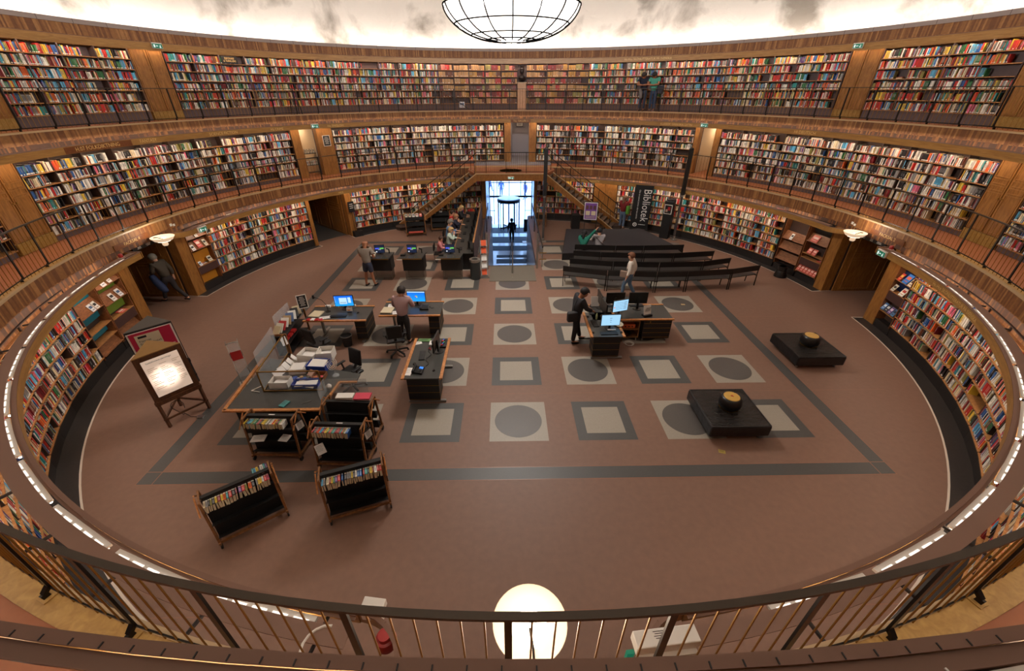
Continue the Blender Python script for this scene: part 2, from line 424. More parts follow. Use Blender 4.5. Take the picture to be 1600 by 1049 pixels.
# ------------------------------------------------------------------ canopies: oak fascia, open light trough, brown deck, brackets
def canopy(name, Ri, zb, zt, Ro, segs, label, grp, lw=0.045, lh=0.014):
    for i, (a, b) in enumerate(segs):
        root = thing(name, label[i] if isinstance(label, list) else label, 'canopy', (0,0,0), 0, grp)
        fa = MB(); fa.sweep([(Ri, zb), (Ri+0.022, zb), (Ri+0.022, zt), (Ri, zt)], a, b)
        fa.build('fascia', M_FASCIA, root)
        MB().sweep([(Ri-0.003, zt), (Ri+lw, zt), (Ri+lw, zt+lh), (Ri-0.003, zt+lh)], a, b).build('lip', M_LIP, root)
        MB().sweep([(Ri+lw, zt-0.016), (Ri+0.072, zt-0.016), (Ri+0.072, zt-0.006), (Ri+lw, zt-0.006)], a, b).build('inner_board', M_DECK, root)
        MB().sweep([(Ri+0.135, zt-0.012), (Ro, zt-0.012), (Ro, zt), (Ri+0.135, zt)], a, b).build('deck', M_DECK, root)
        az = a+1.5
        st = math.degrees(1.1/Ri)
        while az < b-0.5:
            p, q = P(Ri+0.03, az, zt-0.09), P(Ro+0.2, az, zt-0.09)
            v = px(q)
            if v and -80 < v[0] < 1680 and -60 < v[1] < 1110: MB().bar(p, q, 0.022, 0.03).build('bracket', M_BLACKP, root)
            az += st
C0SEG = [(-171.5, -95.5), (-83.2, -11.2), (11.2, 83.2), (95.5, 173.0)]
canopy('shelf_canopy', 10.75, 2.165, 2.33, 11.04, C0SEG,
 ['curved oak canopy over ground floor shelves, left of the near lamp', 'curved oak canopy over ground floor shelves between left entrance and far door', 'curved oak canopy over ground floor shelves between far door and right entrance', 'curved oak canopy over ground floor shelves, right of the near lamp'], 'oak shelf canopies on the ground floor')
canopy('gallery_canopy', 12.05, 4.83, 5.008, 12.33, [(-180, 180)], 'continuous oak canopy ring above the shelves of the lower gallery', 'gallery canopies', 0.03, 0.004)
canopy('upper_canopy', 13.41, 7.515, 7.735, 13.76, [(-180, 180)], 'continuous oak canopy ring above the shelves of the upper gallery', 'gallery canopies')
# rounded ends of the ground canopies
for az, s, lb in ((-83.2, -1, 'rounded oak canopy end above left display shelves'), (83.2, 1, 'rounded oak canopy end above right display shelves'), (-171.5, -1, 'rounded canopy end left of the near lamp'), (173.0, 1, 'rounded canopy end right of the near lamp'), (-95.5, 1, 'squared canopy end above green display shelves'), (95.5, -1, 'squared canopy end above blue display shelves')):
    c = MB(); nseg = 8
    for k in range(nseg):
        t0, t1 = k/nseg, (k+1)/nseg
        f = lambda t: (10.75 + 0.44*(1-math.cos(t*PI/2)) if abs(az) < 90 or abs(az) > 160 else 10.75+0.44*t, az + s*(math.sin(t*PI/2)*2.6 if abs(az) < 90 or abs(az) > 160 else 0.25))
        (ra, ta), (rb, tb) = f(t0), f(t1)
        a, b = P(ra, ta), P(rb, tb)
        d = (b-a).normalized(); nn_ = Vector((-d.y, d.x, 0))*0.011
        for mi, (z0, z1, w) in enumerate(((2.165, 2.33, 1), (2.33, 2.344, 2))):
            vs = [a-nn_*w, b-nn_*w, b+nn_*w, a+nn_*w]
            c.add([(v.x, v.y, z0) for v in vs]+[(v.x, v.y, z1) for v in vs], [(0,3,2,1),(4,5,6,7),(0,1,5,4),(1,2,6,5),(2,3,7,6),(3,0,4,7)], mi)
    tag(c.build('canopy_end', [M_FASCIA, M_LIP]), lb, 'canopy end')
# ------------------------------------------------------------------ fluorescent fittings in the light troughs
def fittings(Ri, zt, segs, n_label, grp, skip=()):
    first = None; cnt = 0
    for (a, b) in segs:
        L = math.degrees(1.18/(Ri+0.1)); az = a+1.6
        while az + L < b-0.6:
            if any(s0 < az < s1 for s0, s1 in skip): az += L+0.35; continue
            if first is None:
                root = thing('light_fitting', n_label, 'light', (0,0,0), 0, grp)
                h = MB(); h.box((0, Ri+0.105, zt-0.030), (1.10, 0.068, 0.032), 0)
                for q in range(5): h.box((-0.42+0.21*q, Ri+0.122, zt-0.0125), (0.15, 0.020, 0.003), 1)
                h.build('housing', [M_WHITEM, M_TUBEW], root)
                t_ = MB(); t_.cyl((-0.49, Ri+0.10, zt-0.085), (0.49, Ri+0.10, zt-0.085), 0.014, n=8); t_.build('tube', M_TUBE, root)
                root.rotation_euler.z = -rad(az+L/2); first = root
            else:
                dup(first, (0,0,0), -rad(az+L/2), n_label, grp)
            cnt += 1; az += L+0.35
M_TUBEW = glow('bright slot', (255, 240, 225), 0.5)
fittings(10.75, 2.33, C0SEG, 'white fluorescent fitting set in the trough of the ground floor canopy', 'fluorescent fittings in the ground floor canopy')
fittings(12.05, 5.008, [(-180, 180)], 'white fluorescent fitting set in the trough of the lower gallery canopy', 'fluorescent fittings in the lower gallery canopy', skip=((174.4, 178.4),))
fittings(13.41, 7.735, [(-125, 125)], 'white fluorescent fitting set in the trough of the upper gallery canopy', 'fluorescent fittings in the upper gallery canopy')

# ------------------------------------------------------------------ railings
def railing(name, R, hb, n, az0, az1, off, label, grp, bal_per=7, gap=()):
    root = thing(name, label, 'railing', (0,0,0), 0, grp)
    MB().sweep([(R-0.022, hb+0.985), (R+0.022, hb+0.985), (R+0.022, hb+1.01), (R-0.022, hb+1.01)], az0, az1).build('handrail', M_BRONZE, root)
    MB().sweep([(R-0.006, hb+0.075), (R+0.006, hb+0.075), (R+0.006, hb+0.095), (R-0.006, hb+0.095)], az0, az1).build('bottom_rail', M_IRON, root)
    pm = MB(); pm.box((0, R, hb+0.53), (0.045, 0.018, 0.92)); pm.bar((0, R, hb+0.10), (0, R+0.05, hb+0.055), 0.045, 0.03); pm.bar((0, R+0.05, hb+0.06), (0, R+0.045, hb+0.01), 0.05, 0.03); pm.box((0, R+0.045, hb+0.012), (0.10, 0.09, 0.01), 1)
    p0 = pm.build('post', [M_IRON, M_CURB], root)
    bm_ = MB(); bm_.cyl((0, R, hb+0.03), (0, R, hb+0.99), 0.0065, n=6, caps=False)
    me_b = None; rest = MB(); st = 360.0/n; az = off; allb = []
    k = math.ceil((az0-off)/st)
    first = True
    while off + k*st < az1:
        a = off + k*st
        if first: p0.rotation_euler.z = -rad(a); first = False
        else:
            c = p0.copy(); COL.objects.link(c); c.parent = root; c.rotation_euler.z = -rad(a)
        for q in range(1, bal_per):
            allb.append(a + st*q/bal_per)
        k += 1
    allb = [a for a in allb if az0 < a < az1]
    sc = []
    for a in allb:
        v = px(P(R, a, hb+0.5)); d = (P(R, a, hb+0.5)-CAM).length
        if v and -60 < v[0] < 1660 and -60 < v[1] < 1100: sc.append((d, a))
    sc.sort(); near = [a for d, a in sc[:96]]; nearset = set(near)
    b0 = bm_.build('baluster', M_BRASS, root)
    for i, a in enumerate(near):
        o = b0 if i == 0 else b0.copy()
        if i: COL.objects.link(o); o.parent = root
        o.rotation_euler.z = -rad(a)
    for a in allb:
        if a not in nearset:
            rest.cyl(P(R, a, hb+0.03), P(R, a, hb+0.99), 0.0065, n=4, caps=False)
    if rest.v:
        o = rest.build('baluster_row', M_BRASS, root, fixn=False); o['kind'] = 'stuff'
    return root
_rl = railing('gallery_railing', E1+0.035, H1, 75, 13.0, 347.0, -101.9+360-4.8*60, 'dark steel railing with brass balusters round the lower gallery above the parquet band', 'gallery railings')
_rl.location.y = -0.07
railing('upper_railing', E2+0.02, H2, 82, -150, 150, -87.6, 'dark steel railing with brass balusters round the upper gallery', 'gallery railings')
# ================================================================== bookcases and books
C_BOOK = {  # name: (srgb, weight ground, gallery, upper)
 'white': ((232, 226, 216), 20, 30, 15), 'cream': ((222, 204, 168), 10, 8, 6), 'black': ((34, 30, 32), 14, 24, 10),
 'red': ((190, 44, 38), 15, 8, 17), 'orange': ((222, 100, 44), 6, 4, 8), 'yellow': ((226, 190, 66), 6, 5, 7),
 'blue': ((44, 92, 158), 8, 6, 7), 'pale blue': ((92, 172, 212), 5, 4, 7), 'green': ((54, 112, 68), 5, 3, 8),
 'teal': ((40, 136, 136), 3, 2, 4), 'brown': ((110, 62, 42), 5, 5, 5), 'dark red': ((120, 28, 34), 6, 4, 8),
 'pink': ((222, 110, 140), 3, 3, 2), 'grey': ((140, 136, 134), 4, 7, 4), 'purple': ((96, 60, 120), 2, 2, 1), 'olive': ((150, 140, 74), 2, 2, 4)}
CN = list(C_BOOK); CW = [[C_BOOK[c][1+l] for c in CN] for l in range(3)]
ANT = ['tan', 'brown', 'tan', 'dark red', 'gold', 'brown', 'gold', 'red', 'rose', 'olive', 'tan']
C_ANT = {'tan': (196, 150, 98), 'gold': (180, 132, 56), 'rose': (206, 116, 104), 'brown': (112, 66, 42), 'dark red': (132, 40, 38), 'red': (170, 46, 42), 'olive': (140, 120, 66)}
def bcol(n): return C_BOOK[n][0] if n in C_BOOK else C_ANT[n]
M_PAGES = mat('paper page block', (214, 198, 168), 0.8)
def attr_mat():
    m, nt, b = _new('book cloth in many colours')
    a = nt.nodes.new('ShaderNodeVertexColor'); a.layer_name = 'Col'
    nt.links.new(a.outputs[0], b.inputs['Base Color']); b.inputs['Roughness'].default_value = 0.5
    return m
M_BOOKS = attr_mat()
BK = []     # every shelf book: (level, az, u, d, z, w, h, dep, tilt, colour, case ordinal text, row)
LV = [ # R, boards z, top, plinth bottom, back depth
 (R0, [0.35+0.3*k for k in range(7)], 2.43, 0.0, 0.27), (R1, [2.95+0.3*k for k in range(6)], 4.86, H1, 0.27), (R2, [5.70, 6.01, 6.32, 6.63, 6.94, 7.24], 7.56, H2, 0.27)]
CUR = {}
def frameM(R, az): # local: x right, y outward, z up
    return Matrix.Translation(P(R, az)) @ Matrix.Rotation(-rad(az), 4, 'Z')
CASEMESH = {}
def bookcase(l, az, wd, label, grp, fill=0.95, old=False, rows=None, skip_low=False, place=''):
    R, zs, top, zb, dp = LV[l]
    if l == 0 and abs(az) > 75: top = 2.27
    w = 2*R*math.tan(rad(wd)/2)*0.999
    key = (l, round(w, 4), top)
    root = thing('bookcase', label, 'bookcase', (0,0,0), 0, grp); root.matrix_world = frameM(R, az)
    if key not in CASEMESH:
        c = MB()
        c.box((0, dp+0.01, (zs[0]+top)/2), (w, 0.02, top-zs[0]), 0)
        for s in (-1, 1): c.box((s*(w/2-0.008), dp/2+0.004, (zs[0]+top)/2), (0.016, dp-0.01, top-zs[0]), 0)
        c.box((0, dp/2+0.004, top-0.01), (w, dp-0.01, 0.02), 0)
        cs = c.build('carcass', [M_CASE if l != 2 else M_CASE2], root); 
        p_ = MB(); p_.box((0, 0.05+dp/2, (zb+zs[0]-0.02)/2+0.001), (w, dp, zs[0]-0.02-zb), 0); pl = p_.build('plinth', [M_BLACKP if l == 0 else M_CASE2], root)
        s_ = MB(); s_.box((0, dp/2-0.01, -0.011), (w-0.034, dp-0.002, 0.022), 0); sh = s_.build('shelf', M_SHELF, root)
        CASEMESH[key] = (cs, pl, sh)
        sh.location.z = zs[0]; rest = zs[1:]
    else:
        cs, pl, sh0 = CASEMESH[key]
        for o in (cs, pl): c = o.copy(); COL.objects.link(c); c.parent = root
        rest = zs; sh = sh0
    for z in rest:
        o = sh.copy(); COL.objects.link(o); o.parent = root; o.location.z = z
    for r, z in enumerate(zs):
        if rows is not None and r not in rows: continue
        head = (zs[r+1] if r+1 < len(zs) else top) - z - 0.03
        if l == 0 and r == 6 and abs(az) > 75: continue
        u = -w/2 + 0.02; lim = w/2 - 0.02
        f = fill if not old else 0.99
        end = lim if rnd.random() < f*0.72 else -w/2 + w*rnd.uniform(0.55, 0.97)
        if rnd.random() > 0.985 and not old: end = -w/2 + w*0.15
        run = 0; cn = None; bh = min(head, 0.225+rnd.uniform(-0.01, 0.02))
        lean = rad(rnd.choice([0, 0, 0, 4, -4])); 
        while u < end:
            if old:
                if run <= 0: run = rnd.randint(4, 12); cn = rnd.choice(ANT); bw = rnd.uniform(0.028, 0.045); bh = min(head, rnd.uniform(0.19, 0.25)); bd = 0.17
                h = bh; wdt = bw; tl = 0.0; d = bd; run -= 1
            else:
                if run <= 0:
                    cn = rnd.choices(CN, CW[l])[0]; run = 1 if rnd.random() < 0.8 else rnd.randint(2, 5)
                    wdt = rnd.choice([0.014, 0.018, 0.022, 0.026, 0.032, 0.04]) * rnd.uniform(0.9, 1.1)
                    h = min(head, bh*rnd.uniform(0.86, 1.1)); d = rnd.uniform(0.13, 0.16)
                run -= 1; tl = 0.0
                if rnd.random() < 0.05: tl = rad(rnd.uniform(5, 13))*rnd.choice([1, 1, -1])
                if rnd.random() < 0.008: u += rnd.uniform(0.03, 0.1)
            if u + wdt > lim: break
            BK.append((l, az, u+wdt/2+(abs(tl)*h*0.25), 0.012+rnd.uniform(0, 0.018), z, wdt*0.96, h*(0.97 if tl else 1), d, tl + 0*lean, cn, place, r, R))
            u += wdt + (abs(math.sin(tl))*h*0.55)
        if not old and rnd.random() < 0.05 and end < lim-0.25:
            uu = (end+lim)/2
            for q in range(rnd.randint(1, 3)):   # a few lying flat
                BK.append((l, az, uu, 0.01, z+0.026*q, 0.19, 0.025, 0.13, 0.0, rnd.choices(CN, CW[l])[0], place, r, R))
    return root
def run_cases(l, a, b, step, desc, grp, **kw):
    n = max(1, round((b-a)/step)); w = (b-a)/n
    for i in range(n):
        az = a+(i+0.5)*w
        v = px(P(LV[l][0], az, LV[l][1][2]))
        if v is None and l != 0: continue
        if v and l != 0 and not (-500 < v[0] < 2100): continue
        k = i if kw.get('rev') is None else n-1-i
        kk = {q: r for q, r in kw.items() if q != 'rev'}
        bookcase(l, az, w, '%s bookcase %s' % (ORD[k+1], desc), grp, place=desc, **kk)
S0, S1, S2 = 4.75, 4.4, 4.15
G0 = 'ground floor bookcases'; G1 = 'lower gallery bookcases'; G2 = 'upper gallery bookcases'
run_cases(0, -171.0, -107.8, S0, 'left of the green and teal display shelves on the ground floor', G0, rev=1)
run_cases(0, -78.2, -54.8, S0, 'right of the left display shelves on the ground floor', G0)
run_cases(0, -43.4, -7.8, S0, 'right of the dark passage on the ground floor', G0)
run_cases(0, 7.8, 23.6, S0, 'right of the far doorway on the ground floor', G0)
run_cases(0, 30.1, 72.3, S0, 'right of the closed oak cupboard on the ground floor', G0)
run_cases(0, 101.2, 170.6, S0, 'right of the blue display shelves on the ground floor', G0)
run_cases(1, -168.0, -102.0, S1, 'left of the left oak cupboard on the lower gallery', G1, rev=1)
run_cases(1, -96.5, -51.2, S1, 'right of the left oak cupboard on the lower gallery', G1)
run_cases(1, -42.3, -1.2, S1, 'right of the left cream doorway on the lower gallery', G1)
run_cases(1, 7.0, 44.6, S1, 'right of the grey central doorway on the lower gallery', G1)
run_cases(1, 50.3, 96.9, S1, 'right of the right cream doorway on the lower gallery', G1)
run_cases(1, 102.1, 168.0, S1, 'right of the right oak cupboard on the lower gallery', G1)
run_cases(2, -125, -92.4, S2, 'left of the leftmost oak cupboard on the upper gallery', G2, rev=1)
run_cases(2, -87.8, -70.7, S2, 'between the two left oak cupboards on the upper gallery', G2)
run_cases(2, -65.9, -15.6, S2, 'right of the second oak cupboard on the upper gallery', G2)
run_cases(2, -15.6, -8.8, S2, 'of old bindings just left of the bust on the upper gallery', G2, old=True, rows=(1, 2, 3, 4, 5))
run_cases(2, -8.8, 2.1, S2, 'of old bindings nearest left of the bust, upper gallery', G2, old=True)
run_cases(2, 4.1, 18.0, S2, 'of old bindings right of the bust, upper gallery', G2, old=True)
run_cases(2, 18.0, 66.2, S2, 'right of the old bindings on the upper gallery', G2)
run_cases(2, 70.8, 88.1, S2, 'between the two right oak cupboards on the upper gallery', G2)
run_cases(2, 92.6, 125, S2, 'right of the rightmost oak cupboard on the upper gallery', G2)

# --- book geometry
UB = MB(); UB.add([(-.5,0,0),(.5,0,0),(.5,0,1),(-.5,0,1),(-.5,1,0),(.5,1,0),(.5,1,1),(-.5,1,1)], [(0,1,2,3),(4,7,6,5),(0,3,7,4),(1,5,6,2),(0,4,5,1)], 0)
UB.add([(-.44,.06,1.0),(.44,.06,1.0),(.44,1,1.0),(-.44,1,1.0)], [(0,1,2,3)], 1)
UB.add([(-.5,0,1),(.5,0,1),(.5,.06,1.004),(-.5,.06,1.004)], [(0,1,2,3)], 0)
UB.add([(-.46,-.006,.06),(.46,-.006,.06),(.46,-.006,.2),(-.46,-.006,.2)], [(0,1,2,3)], 2)
UB.add([(-.3,-.006,.36),(.3,-.006,.36),(.3,-.006,.86),(-.3,-.006,.86)], [(0,1,2,3)], 3)
BMESH = {}
M_LABEL = mat('library spine label', (225, 220, 208), 0.6)
def book_mesh(cn):
    if cn not in BMESH:
        c = bcol(cn); cm = mat('book cloth ' + cn, c, 0.5)
        inv = tuple(min(255, int(x*0.55+100)) if sum(c) < 360 else int(x*0.72) for x in c)
        tm = mat('spine title on ' + cn, inv, 0.5)
        o = UB.build('book', [cm, M_PAGES, M_LABEL, tm], fixn=False); BMESH[cn] = o.data; bpy.data.objects.remove(o)
    return BMESH[cn]
def bookM(b):
    l, az, u, d, z, w, h, dep, tl, cn, pl, r, R = b
    return frameM(R, az) @ Matrix.Translation((u, d, z + 0.0005)) @ Matrix.Rotation(tl, 4, 'Y') @ Matrix.Diagonal((w, dep, h, 1))
# nearest ones that the camera can see: analytic test against the canopies, decks and gallery edges
OCC = [(2.33, 10.75, 11.04), (2.78, 11.27, 99), (5.0, 12.05, 12.33), (5.38, 12.72, 99)]
def seen(p):
    for h, ra, rb in OCC:
        if p.z < h:
            t = (CAM.z-h)/(CAM.z-p.z); q = CAM + (p-CAM)*t; r = math.hypot(q.x, q.y)
            if ra < r < rb: return False
    return True
score = []
for i, b in enumerate(BK):
    l, az = b[0], b[1]
    if l == 2 and abs(az) < 60: continue
    M = bookM(b); p = M @ Vector((0, 0, .5)); v = px(p)
    if not v or not (5 < v[0] < 1595 and 5 < v[1] < 1040): continue
    if not seen(p): continue
    p2 = px(M @ Vector((0, 0, 1))); p1 = px(M @ Vector((0, 0, 0)))
    q1 = px(M @ Vector((-.5, 0, .5))); q2 = px(M @ Vector((.5, 0, .5)))
    ar = abs((p2[0]-p1[0])*(q2[1]-q1[1])-(p2[1]-p1[1])*(q2[0]-q1[0]))
    score.append((ar, i))
score.sort(reverse=True)
N_IND = 185
IND = set(i for a, i in score[:N_IND])
def size_word(w, h): return 'thick' if w > 0.034 else ('slim' if w < 0.02 else ('tall' if h > 0.22 else 'medium'))
SHORT = {'left of the green and teal display shelves on the ground floor': 'ground floor left wall', 'right of the blue display shelves on the ground floor': 'ground floor right wall'}
ROWW = ['bottom', 'second', 'third', 'fourth', 'fifth', 'sixth', 'top']
used_lab = {}
for i in sorted(IND):
    b = BK[i]; cn = b[9]
    prv = BK[i-1][9] if i and BK[i-1][11] == b[11] and BK[i-1][1] == b[1] else None
    nx = BK[i+1][9] if i+1 < len(BK) and BK[i+1][11] == b[11] and BK[i+1][1] == b[1] else None
    wh = SHORT.get(b[10], 'lower gallery left wall' if b[0] == 1 and b[1] < 0 else ('lower gallery right wall' if b[0] == 1 else 'ground floor wall'))
    bt = ('between %s and %s ones' % (prv, nx)) if prv and nx else ('beside a %s one at the row end' % (prv or nx))
    lab = '%s %s book %s, %s shelf, %s' % (size_word(b[5], b[6]), cn, bt, ROWW[b[11]], wh)
    if len(lab.split()) > 16: lab = lab.replace('at the row end', '').replace('  ', ' ').replace(' ,', ',')
    if len(lab.split()) > 16: lab = lab.replace(' wall', '')
    used_lab.setdefault(lab, []).append(i)
for lab, idx in used_lab.items():
    for n_, i in enumerate(idx):
        b = BK[i]
        o = bpy.data.objects.new('book', book_mesh(b[9])); COL.objects.link(o); o.matrix_world = bookM(b)
        tag(o, lab, 'book', 'books on the %s shelf, %s' % (ROWW[b[11]], 'ground floor' if b[0] == 0 else 'gallery'))
# all the other books in one object
V = []; F = []; CC = []
BOXF = [(0,1,2,3),(0,3,7,4),(1,5,6,2),(3,2,6,7)]
page = tuple(lin(x) for x in (206, 192, 166)); lab_c = tuple(lin(x) for x in (224, 218, 206))
for i, b in enumerate(BK):
    if i in IND: continue
    if b[0] == 0 and 175 < abs(b[1]): continue
    M = bookM(b); n0 = len(V)
    near = b[0] != 2 and (abs(b[1]) > 60)
    for v in ((-.5,0,0),(.5,0,0),(.5,0,1),(-.5,0,1),(-.5,1,0),(.5,1,0),(.5,1,1),(-.5,1,1)): V.append(M @ Vector(v))
    c = bcol(b[9]); j = rnd.uniform(0.8, 1.15)
    cl = tuple(lin(min(255, x*j)) for x in c)
    for k, f in enumerate(BOXF):
        F.append([n0+q for q in f]); CC.append(page if k == 3 else cl)
    if rnd.random() < 0.6 and b[9] not in C_ANT or rnd.random() < 0.4:
        n1 = len(V)
        z0, z1 = (0.06, 0.2) if rnd.random() < 0.6 else (0.4, 0.8)
        lc = lab_c if z0 < 0.1 else tuple(x*0.45 + 0.12 for x in cl)
        for v in ((-.47,-.01,z0),(.47,-.01,z0),(.47,-.01,z1),(-.47,-.01,z1)): V.append(M @ Vector(v))
        F.append([n1, n1+1, n1+2, n1+3]); CC.append(lc)
me = bpy.data.meshes.new('books'); me.from_pydata([tuple(v) for v in V], [], F)
ca = me.color_attributes.new('Col', 'FLOAT_COLOR', 'CORNER')
flatc = []
for f, c in zip(F, CC):
    for _ in f: flatc += [c[0], c[1], c[2], 1.0]
ca.data.foreach_set('color', flatc); me.materials.append(M_BOOKS); me.update()
o = bpy.data.objects.new('shelf_books', me); COL.objects.link(o)
tag(o, 'thousands of books standing in rows on the ring bookcases of all three levels', 'books', None, 'stuff')
print('BOOKS', len(BK), 'FACES', len(F), 'smallest individual', score[min(N_IND, len(score))-1][0])
# ================================================================== cupboards, doorways, passages
M_KICK = wood('pale kick board', (140, 108, 50), (164, 128, 66), 0.4, (3, 3, 3), 4)
def wpart(mb, name, mats, root, **k): return mb.build(name, mats, root, **k)
def cupboard(l, a, b, label):
    R, zs, top, zb, dp = LV[l]; az = (a+b)/2; w = 2*R*math.sin(rad((b-a)/2)); top = {0: 2.42, 1: 4.90, 2: 7.56}[l]
    root = thing('cupboard', label, 'cupboard'); root.matrix_world = frameM(R, az)
    c = MB(); c.box((0, 0.16, (zb+top)/2), (w, 0.24, top-zb)); c.build('carcass', M_OAK, root)
    for s in (-1, 1):
        d = MB(); x = s*w/4; ww = w/2-0.04; z0 = zb+0.30
        d.box((x, 0.025, (z0+top)/2), (ww, 0.03, top-z0-0.02))
        H = top-z0
        for (f0, f1) in ((0.03, 0.52), (0.55, 0.61), (0.64, 0.70), (0.73, 0.985)):
            a0, a1 = z0+H*f0, z0+H*f1
            for zz in (a0, a1): d.box((x, 0.004, zz), (ww-0.10, 0.012, 0.022), 1)
            for sx in (-1, 1): d.box((x+sx*(ww/2-0.05), 0.004, (a0+a1)/2), (0.018, 0.012, a1-a0), 1)
        do = d.build('door', [M_OAK, M_OAK], root)
        k = MB(); k.lathe([(0.001, -0.03), (0.022, -0.022), (0.022, -0.008), (0.008, 0.0), (0.008, 0.02)], 10, (0, 0, 0))
        ko = k.build('knob', M_BRASS, do, smooth=True); ko.location = (s*0.05, -0.01, zb+1.15); ko.rotation_euler.x = -PI/2
    kb = MB(); kb.box((0, 0.02, zb+0.145), (w-0.02, 0.05, 0.27)); kb.build('kick_board', M_KICK, root)
cupboard(1, -101.9, -96.5, 'tall oak double cupboard on the lower gallery, left side')
cupboard(1, 96.9, 102.0, 'tall oak double cupboard on the lower gallery, right side')
cupboard(2, -92.3, -87.9, 'oak double cupboard at the far left of the upper gallery')
cupboard(2, -70.6, -66.0, 'oak double cupboard on the upper gallery beside the left exit sign')
cupboard(2, 66.3, 70.7, 'oak double cupboard on the upper gallery beside the right exit sign')
cupboard(2, 88.2, 92.5, 'oak double cupboard at the far right of the upper gallery')
cupboard(0, 23.7, 30.0, 'closed oak cupboard on the ground floor behind the right staircase')
# jambs
def jamb(l, a, b, zb, zt, label, grp=None, dp=0.5):
    R = LV[l][0]; az = (a+b)/2; w = 2*R*math.sin(rad(abs(b-a)/2))
    o = MB().box((0, dp/2-0.02, (zb+zt)/2), (w, dp, zt-zb)).build('door_jamb', M_OAK); o.matrix_world = frameM(R + (0.06 if l == 0 and 75 < abs(az) < 170 else (0.14 if l == 0 and abs(az) > 169 else 0)), az); struct(o); o.name = 'trim_jamb'
for a, b in ((-97.3, -95.3), (-84.9, -82.7), (82.9, 84.9), (95.3, 97.6), (-54.8, -54.0), (-45.0, -43.5), (-7.8, -6.6), (7.0, 7.8), (170.6, 172), (-172, -171.0)): jamb(0, a, b, 0, 2.42, '')
for a, b in ((-51.1, -49.4), (-45.7, -42.4), (44.7, 45.6), (49.0, 50.2), (-1.1, 0.5), (5.1, 6.9)): jamb(1, a, b, H1, 4.90, '')
# passages: straight boxes running outwards
def passage(l, a, b, zb, zt, L, wallm, endm, floorm, n, lamp=None, end_open=False):
    R = LV[l][0] + 0.40; az = (a+b)/2; w = 2*(R-0.36)*math.sin(rad((b-a)/2)); M = frameM(R, az)
    for s in (-1, 1):
        o = MB().box((s*(w/2+0.06), L/2, (zb+zt)/2), (0.12, L, zt-zb)).build('wall_passage', wallm); o.matrix_world = M; struct(o)
        pn = MB()
        if wallm is M_OAK:
            for q in range(3):
                y0 = 0.25+q*1.25
                for (z0, z1) in ((0.1, 1.15), (1.25, 1.4), (1.5, 2.3)):
                    for zz in (z0, z1): pn.box((s*(w/2-0.005), y0+0.5, zz), (0.02, 1.0, 0.02))
                    for yy in (y0, y0+1.0): pn.box((s*(w/2-0.005), yy, (z0+z1)/2), (0.02, 0.02, z1-z0))
            o = pn.build('trim_panel', M_OAK); o.matrix_world = M; struct(o)
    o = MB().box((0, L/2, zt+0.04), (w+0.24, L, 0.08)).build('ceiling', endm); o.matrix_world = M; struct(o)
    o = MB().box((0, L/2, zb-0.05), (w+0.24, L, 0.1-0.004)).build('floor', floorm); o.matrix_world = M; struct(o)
    if not end_open:
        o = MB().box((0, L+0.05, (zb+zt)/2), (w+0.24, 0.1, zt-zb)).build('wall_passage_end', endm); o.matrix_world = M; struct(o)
    if lamp:  # added fill lamp: brightens the doorway where the hall light is too weak
        t = thing('added_fill_lamp', lamp[0], 'lamp'); t.matrix_world = M
        MB().lathe([(0.001, zt-0.10), (0.13, zt-0.07), (0.15, zt-0.01)], 16, (0, L*0.55, 0)).build('fill_lamp_shade', glow('added fill lamp glass %d' % n, (255, 228, 190), lamp[1]), t, smooth=True)
        MB().lathe([(0.16, zt-0.012), (0.16, zt)], 16, (0, L*0.55, 0)).build('rim', M_BRASS, t)
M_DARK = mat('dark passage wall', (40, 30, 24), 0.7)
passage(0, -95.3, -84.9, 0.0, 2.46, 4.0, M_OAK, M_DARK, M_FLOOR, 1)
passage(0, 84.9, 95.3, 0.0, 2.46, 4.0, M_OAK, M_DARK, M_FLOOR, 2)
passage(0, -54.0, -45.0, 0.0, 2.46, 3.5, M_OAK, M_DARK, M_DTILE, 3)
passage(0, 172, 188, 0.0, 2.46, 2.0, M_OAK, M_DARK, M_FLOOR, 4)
passage(1, -49.4, -45.7, H1, 4.90, 2.2, M_CREAM, M_CREAM, M_GFLOOR, 5, ('unseen fill lamp added in the left cream doorway of the lower gallery', 10.0))
passage(1, 45.6, 49.0, H1, 4.90, 2.2, M_CREAM, M_CREAM, M_GFLOOR, 6, ('unseen fill lamp added in the right cream doorway of the lower gallery', 10.0))
passage(1, 0.5, 5.1, H1, 4.90, 2.2, M_GREYW, M_GREYW, M_GFLOOR, 7, ('unseen fill lamp added in the grey central doorway of the lower gallery', 5.0))
# small framed notices
def notice(M, w, h, label, dark=True, name='framed_notice', pic=None):
    root = thing(name, label, 'notice'); root.matrix_world = M
    f = MB(); 
    for s in (-1, 1): f.box((s*(w/2-0.01), 0, 0), (0.02, 0.02, h)); f.box((0, 0, s*(h/2-0.01)), (w, 0.02, 0.02))
    f.build('frame', M_WHITEM if dark else M_BLACK, root)
    s_ = MB(); s_.box((0, 0.004, 0), (w-0.03, 0.008, h-0.03), 0)
    if pic is None:
        for q in range(7): s_.box((0, -0.0015, h*0.32-q*h*0.1), ((w-0.08)*(0.55+0.4*((q*37) % 5)/5), 0.002, h*0.03), 1)
    else: s_.box((0, -0.0015, 0.02), (w*0.5, 0.002, h*0.4), 1)
    s_.build('sheet', [M_BLACK, M_WHITEM] if dark else [M_PAPER, M_BLACK], root)
notice(frameM(12.44, -43.9) @ Matrix.Translation((0, -0.02, H1+1.5)), 0.34, 0.46, 'black framed notice on the oak panel right of the left cream doorway')
notice(frameM(14.9, -46.4) @ Matrix.Translation((0.1, -0.02, H1+1.65)), 0.26, 0.30, 'small picture on the cream wall in the left doorway', False, 'wall_picture', 1)
